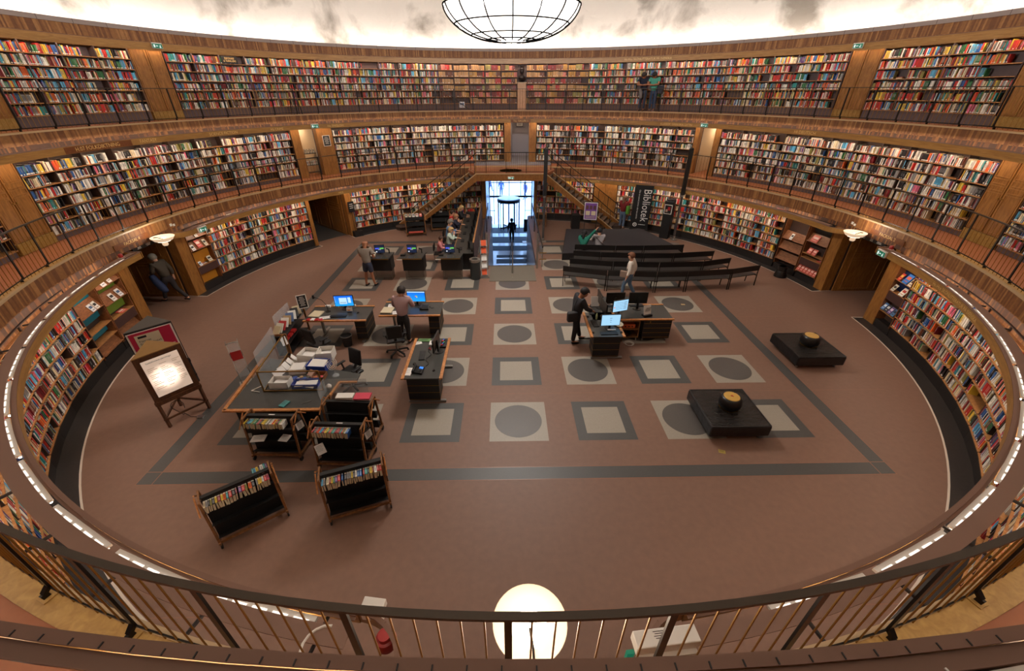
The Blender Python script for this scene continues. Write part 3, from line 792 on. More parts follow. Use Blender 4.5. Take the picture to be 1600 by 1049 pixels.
notice(frameM(14.9, 47.9) @ Matrix.Translation((0.1, -0.02, H1+1.5)), 0.26, 0.30, 'small picture on the cream wall in the right doorway', False, 'wall_picture', 1)
notice(frameM(14.9, 2.6) @ Matrix.Translation((0.0, -0.02, H1+1.85)), 0.4, 0.32, 'pale framed notice high on the grey wall of the central doorway', False)
# ------------------------------------------------------------------ lettering on the fascias and emergency exit signs
def letters(key, R, az, z, h, label, back=None):
    sz = h/0.14
    root = thing('fascia_sign', label, 'sign')
    if back:
        a0, a1 = back
        MB().sweep([(R-0.006, z-0.078), (R-0.001, z-0.078), (R-0.001, z+0.078), (R-0.006, z+0.078)], a0, a1).build('backing_board', M_FASCIA2, root)
    put_text(key, M_GOLD, 'lettering', root, bend=(R-0.009, az, z), sx=sz, sy=sz)
M_FASCIA2 = wood('redder oak board', (104, 56, 24), (124, 70, 32), 0.4, (3, 3, 3), 5)
letters('H.07 FOLKDIKTNING', 12.05, -86.6, 4.915, 0.15, 'gold words H.07 FOLKDIKTNING on the lower gallery fascia, left', (-91.5, -81.3))
letters('FANTASY', 12.05, -78.6, 4.915, 0.14, 'gold word FANTASY right of FOLKDIKTNING on the fascia')
letters('SCIENCE FICTION', 12.05, -65.2, 4.915, 0.14, 'gold words SCIENCE FICTION on the lower gallery fascia')
letters('H\u00e4 CRIME', 12.05, -54.6, 4.915, 0.13, 'gold words H\u00e4 CRIME on the lower gallery fascia, left of the green exit sign')
letters('He ENGLISH', 12.05, -42.0, 4.915, 0.14, 'gold words He ENGLISH on the lower gallery fascia, right of the green exit sign')
letters('TILL GALLERI 2', 12.05, 3.0, 4.915, 0.12, 'gold words TILL GALLERI 2 over the grey central doorway', (0.5, 5.5))
letters('KLASSISK GREKISKA. LATIN', 12.05, 40.8, 4.915, 0.125, 'gold words KLASSISK GREKISKA. LATIN on the lower gallery fascia')
letters('HI DEUTSCH', 12.05, 67.6, 4.915, 0.15, 'gold words HI DEUTSCH on the lower gallery fascia')
letters('Hc-Hce SK\u00d6NLITTERATUR P\u00c5 SVENSKA', 13.41, 30.5, 7.625, 0.13, 'gold words SK\u00d6NLITTERATUR P\u00c5 SVENSKA on the upper gallery fascia')
letters('FACKSAL 4', 11.262, -92.6, 2.50, 0.13, 'gold words FACKSAL 4 over the left entrance', (-96.2, -89.3))
letters('FACKSAL 2', 11.262, 93.0, 2.50, 0.13, 'gold words FACKSAL 2 over the right entrance', (89.5, 96.4))
letters('MUS', 10.75, -46.8, 2.25, 0.12, 'gold word MUS on the ground canopy over the dark passage')
letters('Hva-Hva.02 DRAMATIK', 10.75, 22.5, 2.25, 0.12, 'gold words Hva.02 DRAMATIK on the ground canopy, right of the stairs')
_c = TX['Hc-Hce SK\u00d6NLITTERATUR P\u00c5 SVENSKA']
def letters2(R, az, z, h, label, cylR):
    root = thing('fascia_sign', label, 'sign')
    put_text('Hc-Hce SK\u00d6NLITTERATUR P\u00c5 SVENSKA', M_GOLD, 'lettering', root, bend=(cylR, az, z), sx=h/0.14, sy=h/0.14)
letters2(0, 52.3, 2.25, 0.12, 'gold words SK\u00d6NLITTERATUR P\u00c5 SVENSKA on the ground canopy behind the banner', 10.741)
letters2(0, 114.3, 2.25, 0.12, 'gold words SK\u00d6NLITTERATUR P\u00c5 SVENSKA on the near right ground canopy', 10.741)
# black case sign DECKARE & THRILLERS
root = thing('shelf_sign', 'black shelf sign reading DECKARE and THRILLERS in gold, top shelf, upper gallery', 'sign'); root.matrix_world = frameM(13.66, -56.0)
MB().box((0, 0, 7.38), (0.62, 0.02, 0.26)).build('board', M_BLACK, root)
me = put_text('DECKARE\n& THRILLERS', M_GOLD, 'lettering', root); me.matrix_local = Matrix.Translation((0, -0.014, 7.38)) @ Matrix.Rotation(PI/2, 4, 'X') @ Matrix.Diagonal((0.62, 0.62, 1, 1))
def exit_sign(M, label, w=0.34, h=0.17):
    root = thing('exit_sign', label, 'exit sign'); root.matrix_world = M
    MB().box((0, 0.03, 0), (w, 0.06, h)).build('housing', M_WHITEM, root)
    g = MB(); g.box((0, -0.002, -0.01), (w-0.02, 0.006, h-0.04), 0)
    # running figure, door and arrow
    g.box((-w*0.30, -0.007, -0.01), (w*0.14, 0.003, h*0.5), 1)
    g.box((w*0.28, -0.007, 0.012), (0.02, 0.003, 0.02), 1); g.box((w*0.25, -0.007, -0.02), (0.018, 0.003, 0.05), 1, ry=0.4)
    g.box((w*0.22, -0.007, -0.045), (0.045, 0.003, 0.012), 1, ry=0.7); g.box((w*0.31, -0.007, -0.045), (0.04, 0.003, 0.012), 1, ry=-0.7)
    g.box((0.0, -0.007, -0.01), (0.05, 0.003, 0.014), 1); g.add([(-0.05, -0.009, -0.01), (-0.02, -0.009, 0.015), (-0.02, -0.009, -0.035)], [(0,1,2)], 1)
    g.build('face', [M_GREEN, M_WHITEE], root)
exit_sign(frameM(12.0, -46.7) @ Matrix.Translation((0, -0.04, 4.95)), 'green emergency exit sign on the lower gallery fascia, left doorway')
exit_sign(frameM(12.0, 47.2) @ Matrix.Translation((0, -0.04, 4.95)), 'green emergency exit sign on the lower gallery fascia, right doorway')
exit_sign(frameM(13.37, -67.3) @ Matrix.Translation((0, -0.04, 7.66)), 'green emergency exit sign on the upper gallery fascia, left')
exit_sign(frameM(13.37, 67.7) @ Matrix.Translation((0, -0.04, 7.66)), 'green emergency exit sign on the upper gallery fascia, right')
exit_sign(frameM(10.74, -81.6) @ Matrix.Translation((0, -0.07, 2.25)), 'green emergency exit sign on the canopy right of the left lamp')
exit_sign(frameM(10.74, 97.0) @ Matrix.Translation((0, -0.07, 2.25)), 'green emergency exit sign on the canopy right of the right entrance')
# entrance transom signs (black with white lines)
for az, lb in ((-89.0, 'long black direction board hanging in the left entrance'), (89.2, 'long black direction board hanging in the right entrance')):
    root = thing('direction_board', lb, 'sign'); root.matrix_world = frameM(11.32, az)
    MB().box((0, 0.0, 2.24), (1.5, 0.03, 0.14)).build('board', M_BLACK, root)
    l_ = MB()
    for q, (x, w) in enumerate(((-0.5, 0.16), (-0.15, 0.2), (0.2, 0.14), (0.5, 0.2))):
        for r in range(3): l_.box((x, -0.017, 2.28-0.035*r), (w*(0.7+0.1*((q+r) % 3)), 0.003, 0.012))
    l_.build('lettering', M_WHITEM, root)
# ------------------------------------------------------------------ opal bowl lamps
def bowl_lamp(az, label, rz_off=0.0):
    root = thing('wall_lamp', label, 'lamp'); root.matrix_world = frameM(10.80, az)
    pr = [(0.05, 2.28), (0.14, 2.30), (0.26, 2.345), (0.335, 2.43), (0.345, 2.45), (0.333, 2.448), (0.25, 2.365), (0.13, 2.325), (0.05, 2.31)]
    MB().lathe(pr, 40, closed=True).build('bowl', M_LAMPB, root, smooth=True)
    MB().lathe([(0.06, 2.17), (0.085, 2.20), (0.085, 2.27), (0.06, 2.285)], 20).build('lower_cup', M_LAMPB, root, smooth=True)
    MB().lathe([(0.001, 2.31), (0.19, 2.312), (0.17, 2.34), (0.001, 2.355)], 24).build('inner_dish', glow('bright bulb dish', (255, 236, 210), 1.6), root, smooth=True)
    b_ = MB(); b_.cyl((-0.06, 0.0, 2.42), (0.07, -0.05, 2.42), 0.012, n=8); b_.build('bulb_bar', glow('warm bulb', (255, 225, 180), 0.6), root)
    a_ = MB(); a_.tube([(0.0, 0.02, 2.38), (-0.02, 0.2, 2.43), (-0.03, 0.42, 2.40)], 0.012, 8); a_.lathe([(0.03, -0.02), (0.045, 0.0), (0.03, 0.02)], 12, (-0.03, 0.43, 2.40)); a_.build('arm', M_IRON, root)
bowl_lamp(-89.6, 'glowing opal bowl lamp hanging over the left entrance')
bowl_lamp(89.5, 'glowing opal bowl lamp hanging over the right entrance')
bowl_lamp(180.4, 'large glowing opal bowl lamp right below the near railing')
for o_ in bpy.data.objects:
    if o_.name.startswith('wall_lamp'): o_.scale = (0.91, 0.91, 1)
ld = bpy.data.lights
for az in (-89.6, 89.5, 180.4):
    l_ = ld.new('lamp_bulb', 'POINT'); l_.energy = 6; l_.color = (1.0, 0.84, 0.66); l_.shadow_soft_size = 0.12
    o = bpy.data.objects.new('lamp_bulb', l_); COL.objects.link(o); o.location = P(10.80, az, 2.60)
# ------------------------------------------------------------------ near side fittings: emergency light blocks, alarm bell, cable
root = thing('emergency_light', 'white emergency light box with round hole on the canopy, bottom right of the lamp', 'light'); root.matrix_world = frameM(11.02, 174.9)
MB().box((-0.02, -0.0, 2.52), (0.52, 0.13, 0.11)).build('lid', M_WHITEM, root, bevel=0.008)
b_ = MB(); b_.box((-0.02, 0.07, 2.40), (0.48, 0.06, 0.14), 0); b_.cyl((-0.02, 0.10, 2.46), (-0.02, 0.106, 2.46), 0.022, n=14, mi=1); b_.build('body', [M_WHITEM, M_BLACK], root)
MB().box((0.27, 0.03, 2.36), (0.06, 0.03, 0.2)).build('green_plate', M_GREEN, root)
l_ = MB()
for q in range(4): l_.box((0.02, -0.02+0.016*q-0.02, 2.5755), (0.12-0.02*(q % 2), 0.005, 0.001))
l_.build('lettering', M_CASE, root)
root = thing('emergency_light', 'small white emergency light box left of the near lamp', 'light'); root.matrix_world = frameM(10.66, -172.2)
MB().box((0, 0.03, 2.36), (0.20, 0.08, 0.08)).build('lid', M_WHITEM, root, bevel=0.006); MB().box((0, 0.09, 2.30), (0.19, 0.05, 0.10)).build('body', M_WHITEM, root)
root = thing('alarm_bell', 'red alarm beacon beside the canopy end, left of the near lamp', 'alarm'); root.matrix_world = frameM(10.90, -173.1)
MB().lathe([(0.085, 2.18), (0.09, 2.24), (0.08, 2.29), (0.06, 2.30), (0.055, 2.34), (0.001, 2.345)], 24).build('dome', mat('red plastic', (170, 50, 48), 0.35), root, smooth=True)
for az, lb in ((-97.5, 'small red alarm on the canopy end by the left entrance'), (96.2, 'small red alarm on the canopy end by the right entrance'), (-28.5, 'tiny red alarm on the ground canopy left of the stairs')):
    root = thing('alarm_beacon', lb, 'alarm'); root.matrix_world = frameM(11.0, az)
    MB().lathe([(0.05, 2.33), (0.06, 2.38), (0.04, 2.43), (0.001, 2.44)], 16).build('dome', mat('red plastic', (170, 50, 48)), root, smooth=True)
    MB().box((0, 0, 2.32), (0.12, 0.1, 0.03)).build('base', M_WHITEM, root)
# loop brackets near the canopy ends at the bottom
for az, lb, s in ((-170.6, 'curved cable loop on the canopy end left of the near lamp', 1), (174.8, 'curved cable loop on the canopy end right of the near lamp', -1)):
    t = MB(); pts = [P(11.05+0.16*math.cos(q*PI/8), az+s*0.9*math.sin(q*PI/8), 2.33+0.0*q) for q in range(9)]
    t.tube(pts, 0.012, 6); tag(t.build('cable_loop', M_WHITEM), lb, 'cable')
cb = []
for q in range(40):
    f = q/39.0; az = 177.9 - 2.6*f
    cb.append(P(12.125+0.012*math.sin(f*7)+(0.05*max(0, f-0.85)*6 if f > 0.85 else 0), az, 4.985+0.012*math.sin(f*5)-(0.5*max(0, f-0.9) if f > .9 else 0)))
t = MB(); t.tube(cb, 0.011, 8); tag(t.build('orange_cable', mat('orange cable', (190, 92, 40), 0.4), smooth=True), 'orange electric cable tied along the canopy edge at the bottom', 'cable')
for q, az in enumerate((177.4, 176.4, 175.8)):
    t = MB(); t.box((0, 0, 0), (0.006, 0.034, 0.004), rz=0.2); o = t.build('cable_tie', M_WHITEM); o.matrix_world = frameM(12.13, az) @ Matrix.Translation((0, 0, 5.004)); tag(o, ('white cable tie nearest the lamp on the orange cable', 'middle white cable tie on the orange cable', 'white cable tie at the right end of the orange cable')[q], 'cable tie')
o = MB().sweep([(12.08, 4.93), (12.19, 4.93), (12.19, 4.945), (12.08, 4.945)], 174.4, 178.4).build('cable_tray', M_CASE); tag(o, 'dark brown tray under the orange cable', 'tray')
# saw kerfs in the lip of the gallery canopy (near side)
k_ = MB()
for q in range(-22, 23):
    M = frameM(12.052, 180+q*0.43)
    k_.T = M; k_.box((0, 0.018, 5.0125), (0.004, 0.016, 0.004))
k_.T = Matrix.Identity(4); o = k_.build('trim_kerf', M_BLACKP); struct(o)
# wall switches
for az, lb in ((-84.2, 'small white switch plates left of the canopy end, left side'), (86.0, 'small white switch plates on the band, right side'), (15.0, 'small white switch plates on the band above the right stairs')):
    t = MB(); t.box((-0.05, -0.01, 2.53), (0.08, 0.02, 0.08)); t.box((0.06, -0.01, 2.50), (0.07, 0.02, 0.07)); o = t.build('switch_plate', M_WHITEM); o.matrix_world = frameM(11.26, az); tag(o, lb, 'switch')

# ------------------------------------------------------------------ display shelves near the entrances
M_TEAL = mat('teal backing', (24, 112, 128), 0.5); M_GRN = mat('apple green backing', (112, 140, 44), 0.5); M_OCH = mat('ochre backing', (196, 128, 34), 0.5); M_BLUB = mat('dark blue backing', (24, 48, 96), 0.5)
M_MESH = mat('brown perforated front', (70, 44, 40), 0.6, noise=0.4, nscale=120)
M_SLANT = wood('walnut slanted board', (112, 66, 36), (150, 96, 58), 0.4, (1.5, 6, 6), 5)
ITEMC = [((222, 222, 226), (60, 90, 130)), ((226, 224, 220), (30, 30, 34)), ((214, 90, 80), (240, 220, 210)), ((230, 226, 214), (180, 60, 50)), ((206, 196, 176), (40, 40, 40))]
def leaflet(M, w, h, ci, label, cat='book', t=0.012, name='displayed_book'):
    c1, c2 = ITEMC[ci] if isinstance(ci, int) else ci
    m = MB(); m.box((0, t/2, h/2), (w, t, h), 0); m.box((0, -0.001, h*0.62), (w*0.7, 0.002, h*0.3), 1); m.box((0, -0.001, h*0.25), (w*0.6, 0.002, h*0.06), 1)
    o = m.build(name, [mat('cover %d %d %d' % c1, c1, 0.45), mat('cover %d %d %d' % c2, c2, 0.45)]); o.matrix_world = M; tag(o, label, cat); return o
def display(az, wd, label, backs, rows, mesh_row=None, grp=None):
    R = R0; w = 2*R*math.sin(rad(wd/2))*0.995
    root = thing('display_shelf', label, 'display shelf', group=grp); M0 = frameM(R, az); root.matrix_world = M0
    bk = MB(); bk.box((0, 0.28, 1.24), (w, 0.02, 2.04)); bk.build('back_panel', M_CASE, root)
    for s in (-1, 1): MB().box((s*(w/2-0.01), 0.14, 1.25), (0.02, 0.26, 2.02)).build('side_panel', M_SLANT, root)
    MB().box((0, 0.17, 0.12), (w, 0.24, 0.24)).build('plinth', M_BLACKP, root)
    for q, (z, kind) in enumerate(rows):
        if kind == 's':
            s_ = MB(); s_.T = Matrix.Translation((0, 0.10, z+0.16)) @ Matrix.Rotation(rad(-28), 4, 'X'); s_.box((0, 0, 0), (w-0.05, 0.015, 0.34))
            s_.box((0, -0.03, -0.165), (w-0.05, 0.06, 0.015)); s_.build('slanted_shelf', M_SLANT, root)
        elif kind == 'm': MB().box((0, 0.03, z+0.13), (w-0.04, 0.03, 0.26)).build('perforated_front', M_MESH, root); MB().box((0, 0.13, z+0.275), (w-0.04, 0.24, 0.02)).build('shelf', M_SHELF, root)
        elif kind == 'f': MB().box((0, 0.13, z), (w-0.04, 0.24, 0.02)).build('shelf', M_SHELF, root)
        elif isinstance(kind, tuple): MB().box((0, 0.2, z), (w-0.05, 0.02, kind[1])).build('coloured_panel', kind[0], root)
    return M0
def on(M0, x, z): return M0 @ Matrix.Translation((x, -0.005, z)) @ Matrix.Rotation(rad(-28), 4, 'X')
w1 = 4.9
A = display(-105.3, 5.0, 'walnut display shelves with teal panels, left of the green ones', None, [(1.90, 's'), (1.75, (M_TEAL, .12)), (1.38, 's'), (1.22, (M_TEAL, .2)), (0.95, 'f'), (0.80, (M_TEAL, .2)), (0.62, 'f'), (0.30, 's')])
B = display(-100.2, 5.0, 'walnut display shelves with apple green panels beside the left entrance', None, [(2.0, 's'), (1.75, 's'), (1.62, (M_GRN, .14)), (1.28, 's'), (1.10, (M_GRN, .24)), (0.62, 'm'), (0.30, 's')])
leaflet(on(A, 0.1, 1.40), 0.15, 0.22, 0, 'white booklet on the walnut shelf with teal panels, left one'); leaflet(on(A, 0.28, 1.40), 0.14, 0.22, 1, 'pale booklet on the walnut shelf with teal panels, right one')
leaflet(on(B, -0.15, 1.78), 0.17, 0.24, 0, 'blue and white leaflet on the top board above the green panel'); leaflet(on(B, 0.10, 1.80), 0.14, 0.24, 1, 'black and white book on the top board above the green panel')
leaflet(on(B, -0.05, 1.32), 0.16, 0.22, 1, 'dark cover book between the two green panels, left'); leaflet(on(B, 0.25, 1.33), 0.16, 0.22, 0, 'pale cover book between the two green panels, right')
leaflet(B @ Matrix.Translation((0.1, 0.02, 0.91)) @ Matrix.Rotation(rad(-80), 4, 'X'), 0.25, 0.18, 2, 'salmon leaflet lying above the perforated front, left display')
Cc = display(-80.45, 4.5, 'walnut display shelves with ochre panels right of the left entrance', None, [(1.85, 's'), (1.45, 's'), (1.15, (M_OCH, .44)), (0.62, 'm'), (0.42, (M_OCH, .4))])
leaflet(on(Cc, 0.0, 1.9), 0.12, 0.26, 1, 'black and white booklet on the top board right of the left entrance')
leaflet(on(Cc, -0.28, 1.48), 0.14, 0.22, 1, 'dark framed card, left of three covers by the left entrance'); leaflet(on(Cc, 0.0, 1.52), 0.20, 0.28, 2, 'salmon framed cover, middle of three by the left entrance'); leaflet(on(Cc, 0.27, 1.5), 0.13, 0.24, 4, 'cream cover, right of three by the left entrance')
leaflet(on(Cc, -0.25, 0.92), 0.12, 0.16, 0, 'white leaflet leaning above the perforated front, left'); leaflet(on(Cc, 0.2, 0.94), 0.17, 0.2, 4, 'tan leaflet leaning above the perforated front, right')
leaflet(Cc @ Matrix.Translation((0.0, 0.08, 0.91)) @ Matrix.Rotation(rad(-84), 4, 'X'), 0.2, 0.14, 3, 'white and red leaflet lying above the perforated front')
D = display(75.2, 5.2, 'walnut display shelves with empty slanted boards, left of the salmon leaflets', None, [(1.25, 's'), (0.85, 's'), (0.42, 's')])
leaflet(on(D, -0.1, 1.30), 0.12, 0.24, 1, 'narrow black and white book alone on an empty slanted board')
for r, z in enumerate((1.73, 2.03)):
    pass
E_ = display(80.4, 4.8, 'walnut display shelves full of salmon leaflets beside the right entrance', None, [(1.45, 's'), (1.02, 'f'), (0.58, 'm'), (0.28, 's')])
MB().box((0, 0, 0), (0.8, 0.02, 0.42)).build('black_panel', M_BLACK, bpy.data.objects[bpy.data.objects.find(E_ and 'display_shelf.004')]).location = (0.0, 0.16, 2.05)
SAL = ((206, 92, 76), (236, 190, 176)); 
leaflet(on(E_, -0.15, 1.5), 0.3, 0.26, SAL, 'salmon and green poster leaflet on the upper slanted board'); 
for q, x in enumerate((-0.18, 0.03)): leaflet(on(E_, x, 1.06), 0.18, 0.22, SAL, 'salmon leaflet, %s of two on the flat shelf above the perforated front' % ('left', 'right')[q], 'leaflet', name='leaflet')
leaflet(E_ @ Matrix.Translation((0.3, 0.1, 0.88)) @ Matrix.Rotation(rad(-78), 4, 'X'), 0.25, 0.16, SAL, 'salmon leaflets lying in a heap above the perforated front, right', 'leaflet', name='leaflet')
for q in range(6): leaflet(on(E_, -0.38+0.15*q, 0.34), 0.13, 0.24, SAL, 'salmon leaflet in the bottom row, %s from the left' % ORD[q+1], 'leaflet', name='leaflet', )
F_ = display(99.4, 3.5, 'narrow walnut display case with dark blue panels right of the right entrance', None, [(1.95, 'f'), (1.72, (M_BLUB, .3)), (1.55, 'f'), (1.25, (M_BLUB, .4)), (0.92, 'm'), (0.55, 'f')])
for q in range(7): leaflet(F_ @ Matrix.Translation((-0.28+0.085*q, 0.02, 1.97)) @ Matrix.Rotation(rad(-8), 4, 'X') @ Matrix.Rotation(rad(50), 4, 'Z'), 0.12, 0.22, (((196, 60, 50), (226, 190, 70)) if q % 2 else ((226, 208, 170), (190, 60, 50))), '%s book of the red and yellow row on the blue display case' % ORD[q+1].capitalize().lower(), t=0.03)
leaflet(on(F_, -0.18, 1.57), 0.12, 0.22, ((200, 60, 50), (224, 190, 80)), 'red and yellow book left of the blue framed picture'); leaflet(on(F_, 0.06, 1.57), 0.2, 0.28, ((40, 110, 190), (200, 90, 60)), 'blue picture book on the narrow display case'); leaflet(on(F_, 0.27, 1.57), 0.13, 0.22, 4, 'cream book right of the blue picture book')
leaflet(on(F_, -0.22, 1.22), 0.13, 0.2, 4, 'tan book on the middle shelf of the blue display case, left'); leaflet(on(F_, 0.15, 1.22), 0.18, 0.24, 3, 'black and cream picture book on the middle shelf of the blue display case')
for q in range(4): leaflet(on(F_, -0.24+0.15*q, 0.60), 0.13, 0.22, (((90, 130, 180), (220, 226, 232)), ((60, 60, 70), (200, 200, 200)), ((110, 90, 140), (220, 200, 220)), ((70, 110, 150), (30, 40, 60)))[q], '%s magazine on the bottom shelf of the blue display case' % ORD[q+1], 'magazine', name='magazine')

# ------------------------------------------------------------------ landing over the far door and the two stairs
HL = H1
lm = MB(); lm.prism([(-1.62, 8.90), (1.75, 8.86), (2.35, 10.2), (2.25, 11.1), (-2.1, 11.1), (-2.15, 10.2)], HL-0.30, HL-0.006, 0)
struct(lm.build('floor_landing', M_GFLOOR))
lf = MB(); lf.bar((-1.64, 8.885, HL-0.165), (1.77, 8.845, HL-0.165), 0.03, 0.33, 0, up=(0,0,1)); 
struct(lf.build('trim_landing', M_PQL := wood('oak landing fascia', (118, 72, 30), (150, 98, 46), 0.4, (5, 1, 1), 5)))
struct(MB().bar((-1.7, 8.87, HL+0.01), (1.8, 8.83, HL+0.01), 0.08, 0.025).build('trim_landing', M_CURBN))
o = MB().lathe([(0.001, HL), (0.95, HL)], 40, (0.06, 9.95, 0)).build('floor_landing_disc', M_CTILE); o.scale = (0.62, 0.55, 1); o.location = (0.03, 4.45, 0.002); struct(o)
def stair(s, label):
    root = thing('staircase', label, 'staircase')
    TF, TB = Vector((s*1.68+0.06, 8.88, HL)), Vector((s*1.95+0.08, 10.05, HL))     # top, front and back edge
    BF, BB = Vector((s*5.22+0.0, 8.22, 0.0)), Vector((s*5.9+0.0, 9.55, 0.0))
    n = 17
    tr = MB(); ri = MB()
    for i in range(n):
        f0, f1 = i/n, (i+1)/n
        z = HL*(1-(i+1)/(n+0.0))+HL/n*0.0
        a, b, c, d = TF.lerp(BF, f0), TF.lerp(BF, f1+0.01), TB.lerp(BB, f1+0.01), TB.lerp(BB, f0)
        zt = HL*(1-(i+0.9)/n)
        tr.prism([(a.x, a.y), (b.x, b.y), (c.x, c.y), (d.x, d.y)], zt-0.03, zt, 0)
        ri.prism([(a.x, a.y), (a.x+s*0.02, a.y), (d.x+s*0.02, d.y), (d.x, d.y)], zt-0.01, zt+HL/n-0.02, 0)
    tr.build('tread', mat('dark brown treads', (96, 76, 62), 0.6), root); ri.build('riser', mat('stone brown risers', (70, 56, 48), 0.6), root)
    for T0, B0, nm in ((TF, BF, 1), (TB, BB, 0)):
        st = MB(); dz = Vector((0, 0, 0.30)); u = (B0-T0).normalized()
        q0, q1 = T0 + Vector((0,0,0.03)), B0 + Vector((0,0,0.20))
        lo0, lo1 = T0 - Vector((0,0,0.33)), B0 - Vector((0,0,0.0)) - u*0.45
        nrm = Vector((-u.y, u.x, 0)).normalized()*0.025
        vs = [q0-nrm, q1-nrm, B0-nrm, lo1-nrm+Vector((0,0,-0.0)), lo0-nrm, q0+nrm, q1+nrm, B0+nrm, lo1+nrm, lo0+nrm]
        st.add([tuple(v) for v in vs], [(0,1,2,3,4),(9,8,7,6,5),(0,5,6,1),(1,6,7,2),(2,7,8,3),(3,8,9,4),(4,9,5,0)], 0)
        st.build('stringer', M_PQL, root)
        MB().bar(q0+Vector((0,0,0.01)), q1+Vector((0,0,0.01)), 0.075, 0.03).build('stringer_cap', M_CURBN, root)
        # handrail with posts
        h0, h1 = T0+Vector((0,0,0.95)), B0+Vector((0,0,1.0))
        MB().bar(h0, h1, 0.04, 0.03).build('handrail', M_IRON, root)
        for i in range(8):
            f = (i+0.2)/7.6
            if f > 1: continue
            p = T0.lerp(B0, f); MB().bar(p+Vector((0,0,0.05)), p+Vector((0,0,0.97)), 0.022, 0.022).build('post', M_IRON, root)
    # curled foot of the string
    ft = MB(); ft.lathe([(0.36, 0.0), (0.36, 0.14)], 20, (BB.x-s*0.25, BB.y-0.30, 0)); ft.lathe([(0.38, 0.14), (0.38, 0.165)], 20, (BB.x-s*0.25, BB.y-0.30, 0), 1); ft.build('bottom_step', [mat('stone brown risers', (70, 56, 48)), M_CASE], root)
stair(-1, 'oak staircase with black handrail descending left from the landing')
stair(1, 'oak staircase with black handrail descending right from the landing')
root = thing('landing_railing', 'low black railing along the front of the landing above the far door', 'railing')
MB().bar((-1.65, 8.92, HL+0.97), (1.78, 8.88, HL+0.97), 0.035, 0.03).build('handrail', M_IRON, root)
MB().bar((-1.65, 8.92, HL+0.09), (1.78, 8.88, HL+0.09), 0.012, 0.02).build('bottom_rail', M_IRON, root)
for i in range(4): MB().bar((-1.15+i*0.98, 8.91, HL), (-1.15+i*0.98, 8.91, HL+0.97), 0.022).build('post', M_IRON, root)
for i in range(36): MB().cyl((-1.60+i*0.094, 8.91, HL+0.09), (-1.60+i*0.094, 8.91, HL+0.96), 0.006, n=5).build('baluster', M_BRASS, root)
o = MB().bar((-1.66, 8.93, HL), (-1.66, 8.93, HL+1.15), 0.035).build('newel_post', M_BRASS); tag(o, 'slim brass post at the left corner of the landing', 'post')
exit_sign(Matrix.Translation((0.06, 8.82, HL-0.17)), 'green emergency exit sign on the landing fascia above the far door', 0.30, 0.12)

# ------------------------------------------------------------------ stairwell and lower hall with the revolving door
M_STONE = mat('polished pale stone', (214, 216, 222), 0.14, noise=0.08, nscale=4)
M_MAT = mat('blue grey carpet mat', (52, 56, 72), 0.7, noise=0.2, nscale=60)
M_GRANM = mat('granular grey entrance mat', (112, 104, 92), 0.8, noise=0.45, nscale=90)
M_STEEL = mat('brushed steel', (160, 156, 150), 0.3, metal=0.8)
M_WALLB = mat('stone hall wall', (150, 150, 160), 0.3)
X0, X1 = WELL[0], WELL[1]; ZL = -3.4
st = MB()
n = 20
for i in range(n): st.box(((X0+X1)/2, 3.85+0.36*i+0.18, -0.17*(i+1)-1.0), (X1-X0-0.004, 0.37, 2.0), 0)
struct(st.build('floor_stairs', M_STONE))
struct(MB().box((0.2, 17.2, ZL-0.1), (5.0, 12.6, 0.2)).build('floor_lower', M_STONE))
lm = MB()
for y0, y1, w in ((12.95, 13.75, 0), (14.05, 14.55, 0), (15.45, 16.5, 2), (17.15, 18.65, 2), (19.6, 21.1, 2)):
    hw = 1.05 if w == 0 else 1.75
    lm.box((0.2, (y0+y1)/2, ZL+0.004), (hw*2, y1-y0, 0.008))
tag(lm.build('floor_mats', M_MAT), 'dark carpet strips laid across the shiny floor of the lower entrance hall', 'mat', None)
for x, y0, y1, nm in ((X0-0.05, 3.80, 11.6, 0), (X1+0.05, 3.80, 11.6, 0)):
    struct(MB().box((x, (y0+y1)/2, -1.85), (0.10, y1-y0, 3.7-0.012)).build('wall_stairwell', M_WALLB))
struct(MB().box((-1.60, 16.9, -0.5), (0.12, 10.8, 6.4)).build('wall_hall_left', M_WALLB)); struct(MB().box((2.02, 16.9, -0.5), (0.12, 10.8, 6.4)).build('wall_hall_right', M_WALLB))
struct(MB().box((0.2, 17.0, 2.75), (4.2, 10.8, 0.2)).build('ceiling_hall', M_WALLB))
struct(MB().box((-1.35, 11.72, -1.85), (0.6, 0.2, 3.69)).build('wall_hall_return', M_WALLB)); struct(MB().box((1.5, 11.72, -1.85), (0.78, 0.2, 3.69)).build('wall_hall_return', M_WALLB))
M_DFR = mat('dark bronze door frame', (30, 34, 44), 0.35, metal=0.4)
root = thing('glass_facade', 'tall glazed door front with dark frames behind the revolving door', 'facade')
yy = 22.3
for x in (-1.50, -1.15, -0.87, 0.11, 1.06, 1.42, 1.95):
    z0 = -1.2 if x in (-0.87, 0.11, 1.06) else ZL
    MB().box((x, yy, (z0+2.6)/2), (0.07 if x in (-1.5, 1.95) else 0.045, 0.08, 2.6-z0)).build('mullion', M_DFR, root)
for z, h in ((-0.08, 0.05), (-1.16, 0.14), (1.2, 0.05), (2.5, 0.2)): MB().box((0.22, yy, z), (3.5, 0.09, h)).build('transom', M_DFR, root)
for x in (-1.3, 1.65): MB().box((x, yy, -2.3), (0.5, 0.06, 0.04)).build('transom', M_DFR, root)
MB().box((0.22, yy+0.02, -0.35), (3.5, 0.01, 6.0)).build('glazing', M_GLASSP, root)
root = thing('revolving_door', 'round revolving door with dark frame and pale drum roof', 'door', (0.06, 21.2, ZL))
MB().lathe([(0.001, 2.38), (0.86, 2.36), (0.90, 2.32), (0.90, 2.10), (0.001, 2.10)], 40).build('drum_roof', [mat('pale drum roof', (190, 204, 222), 0.3)], root)
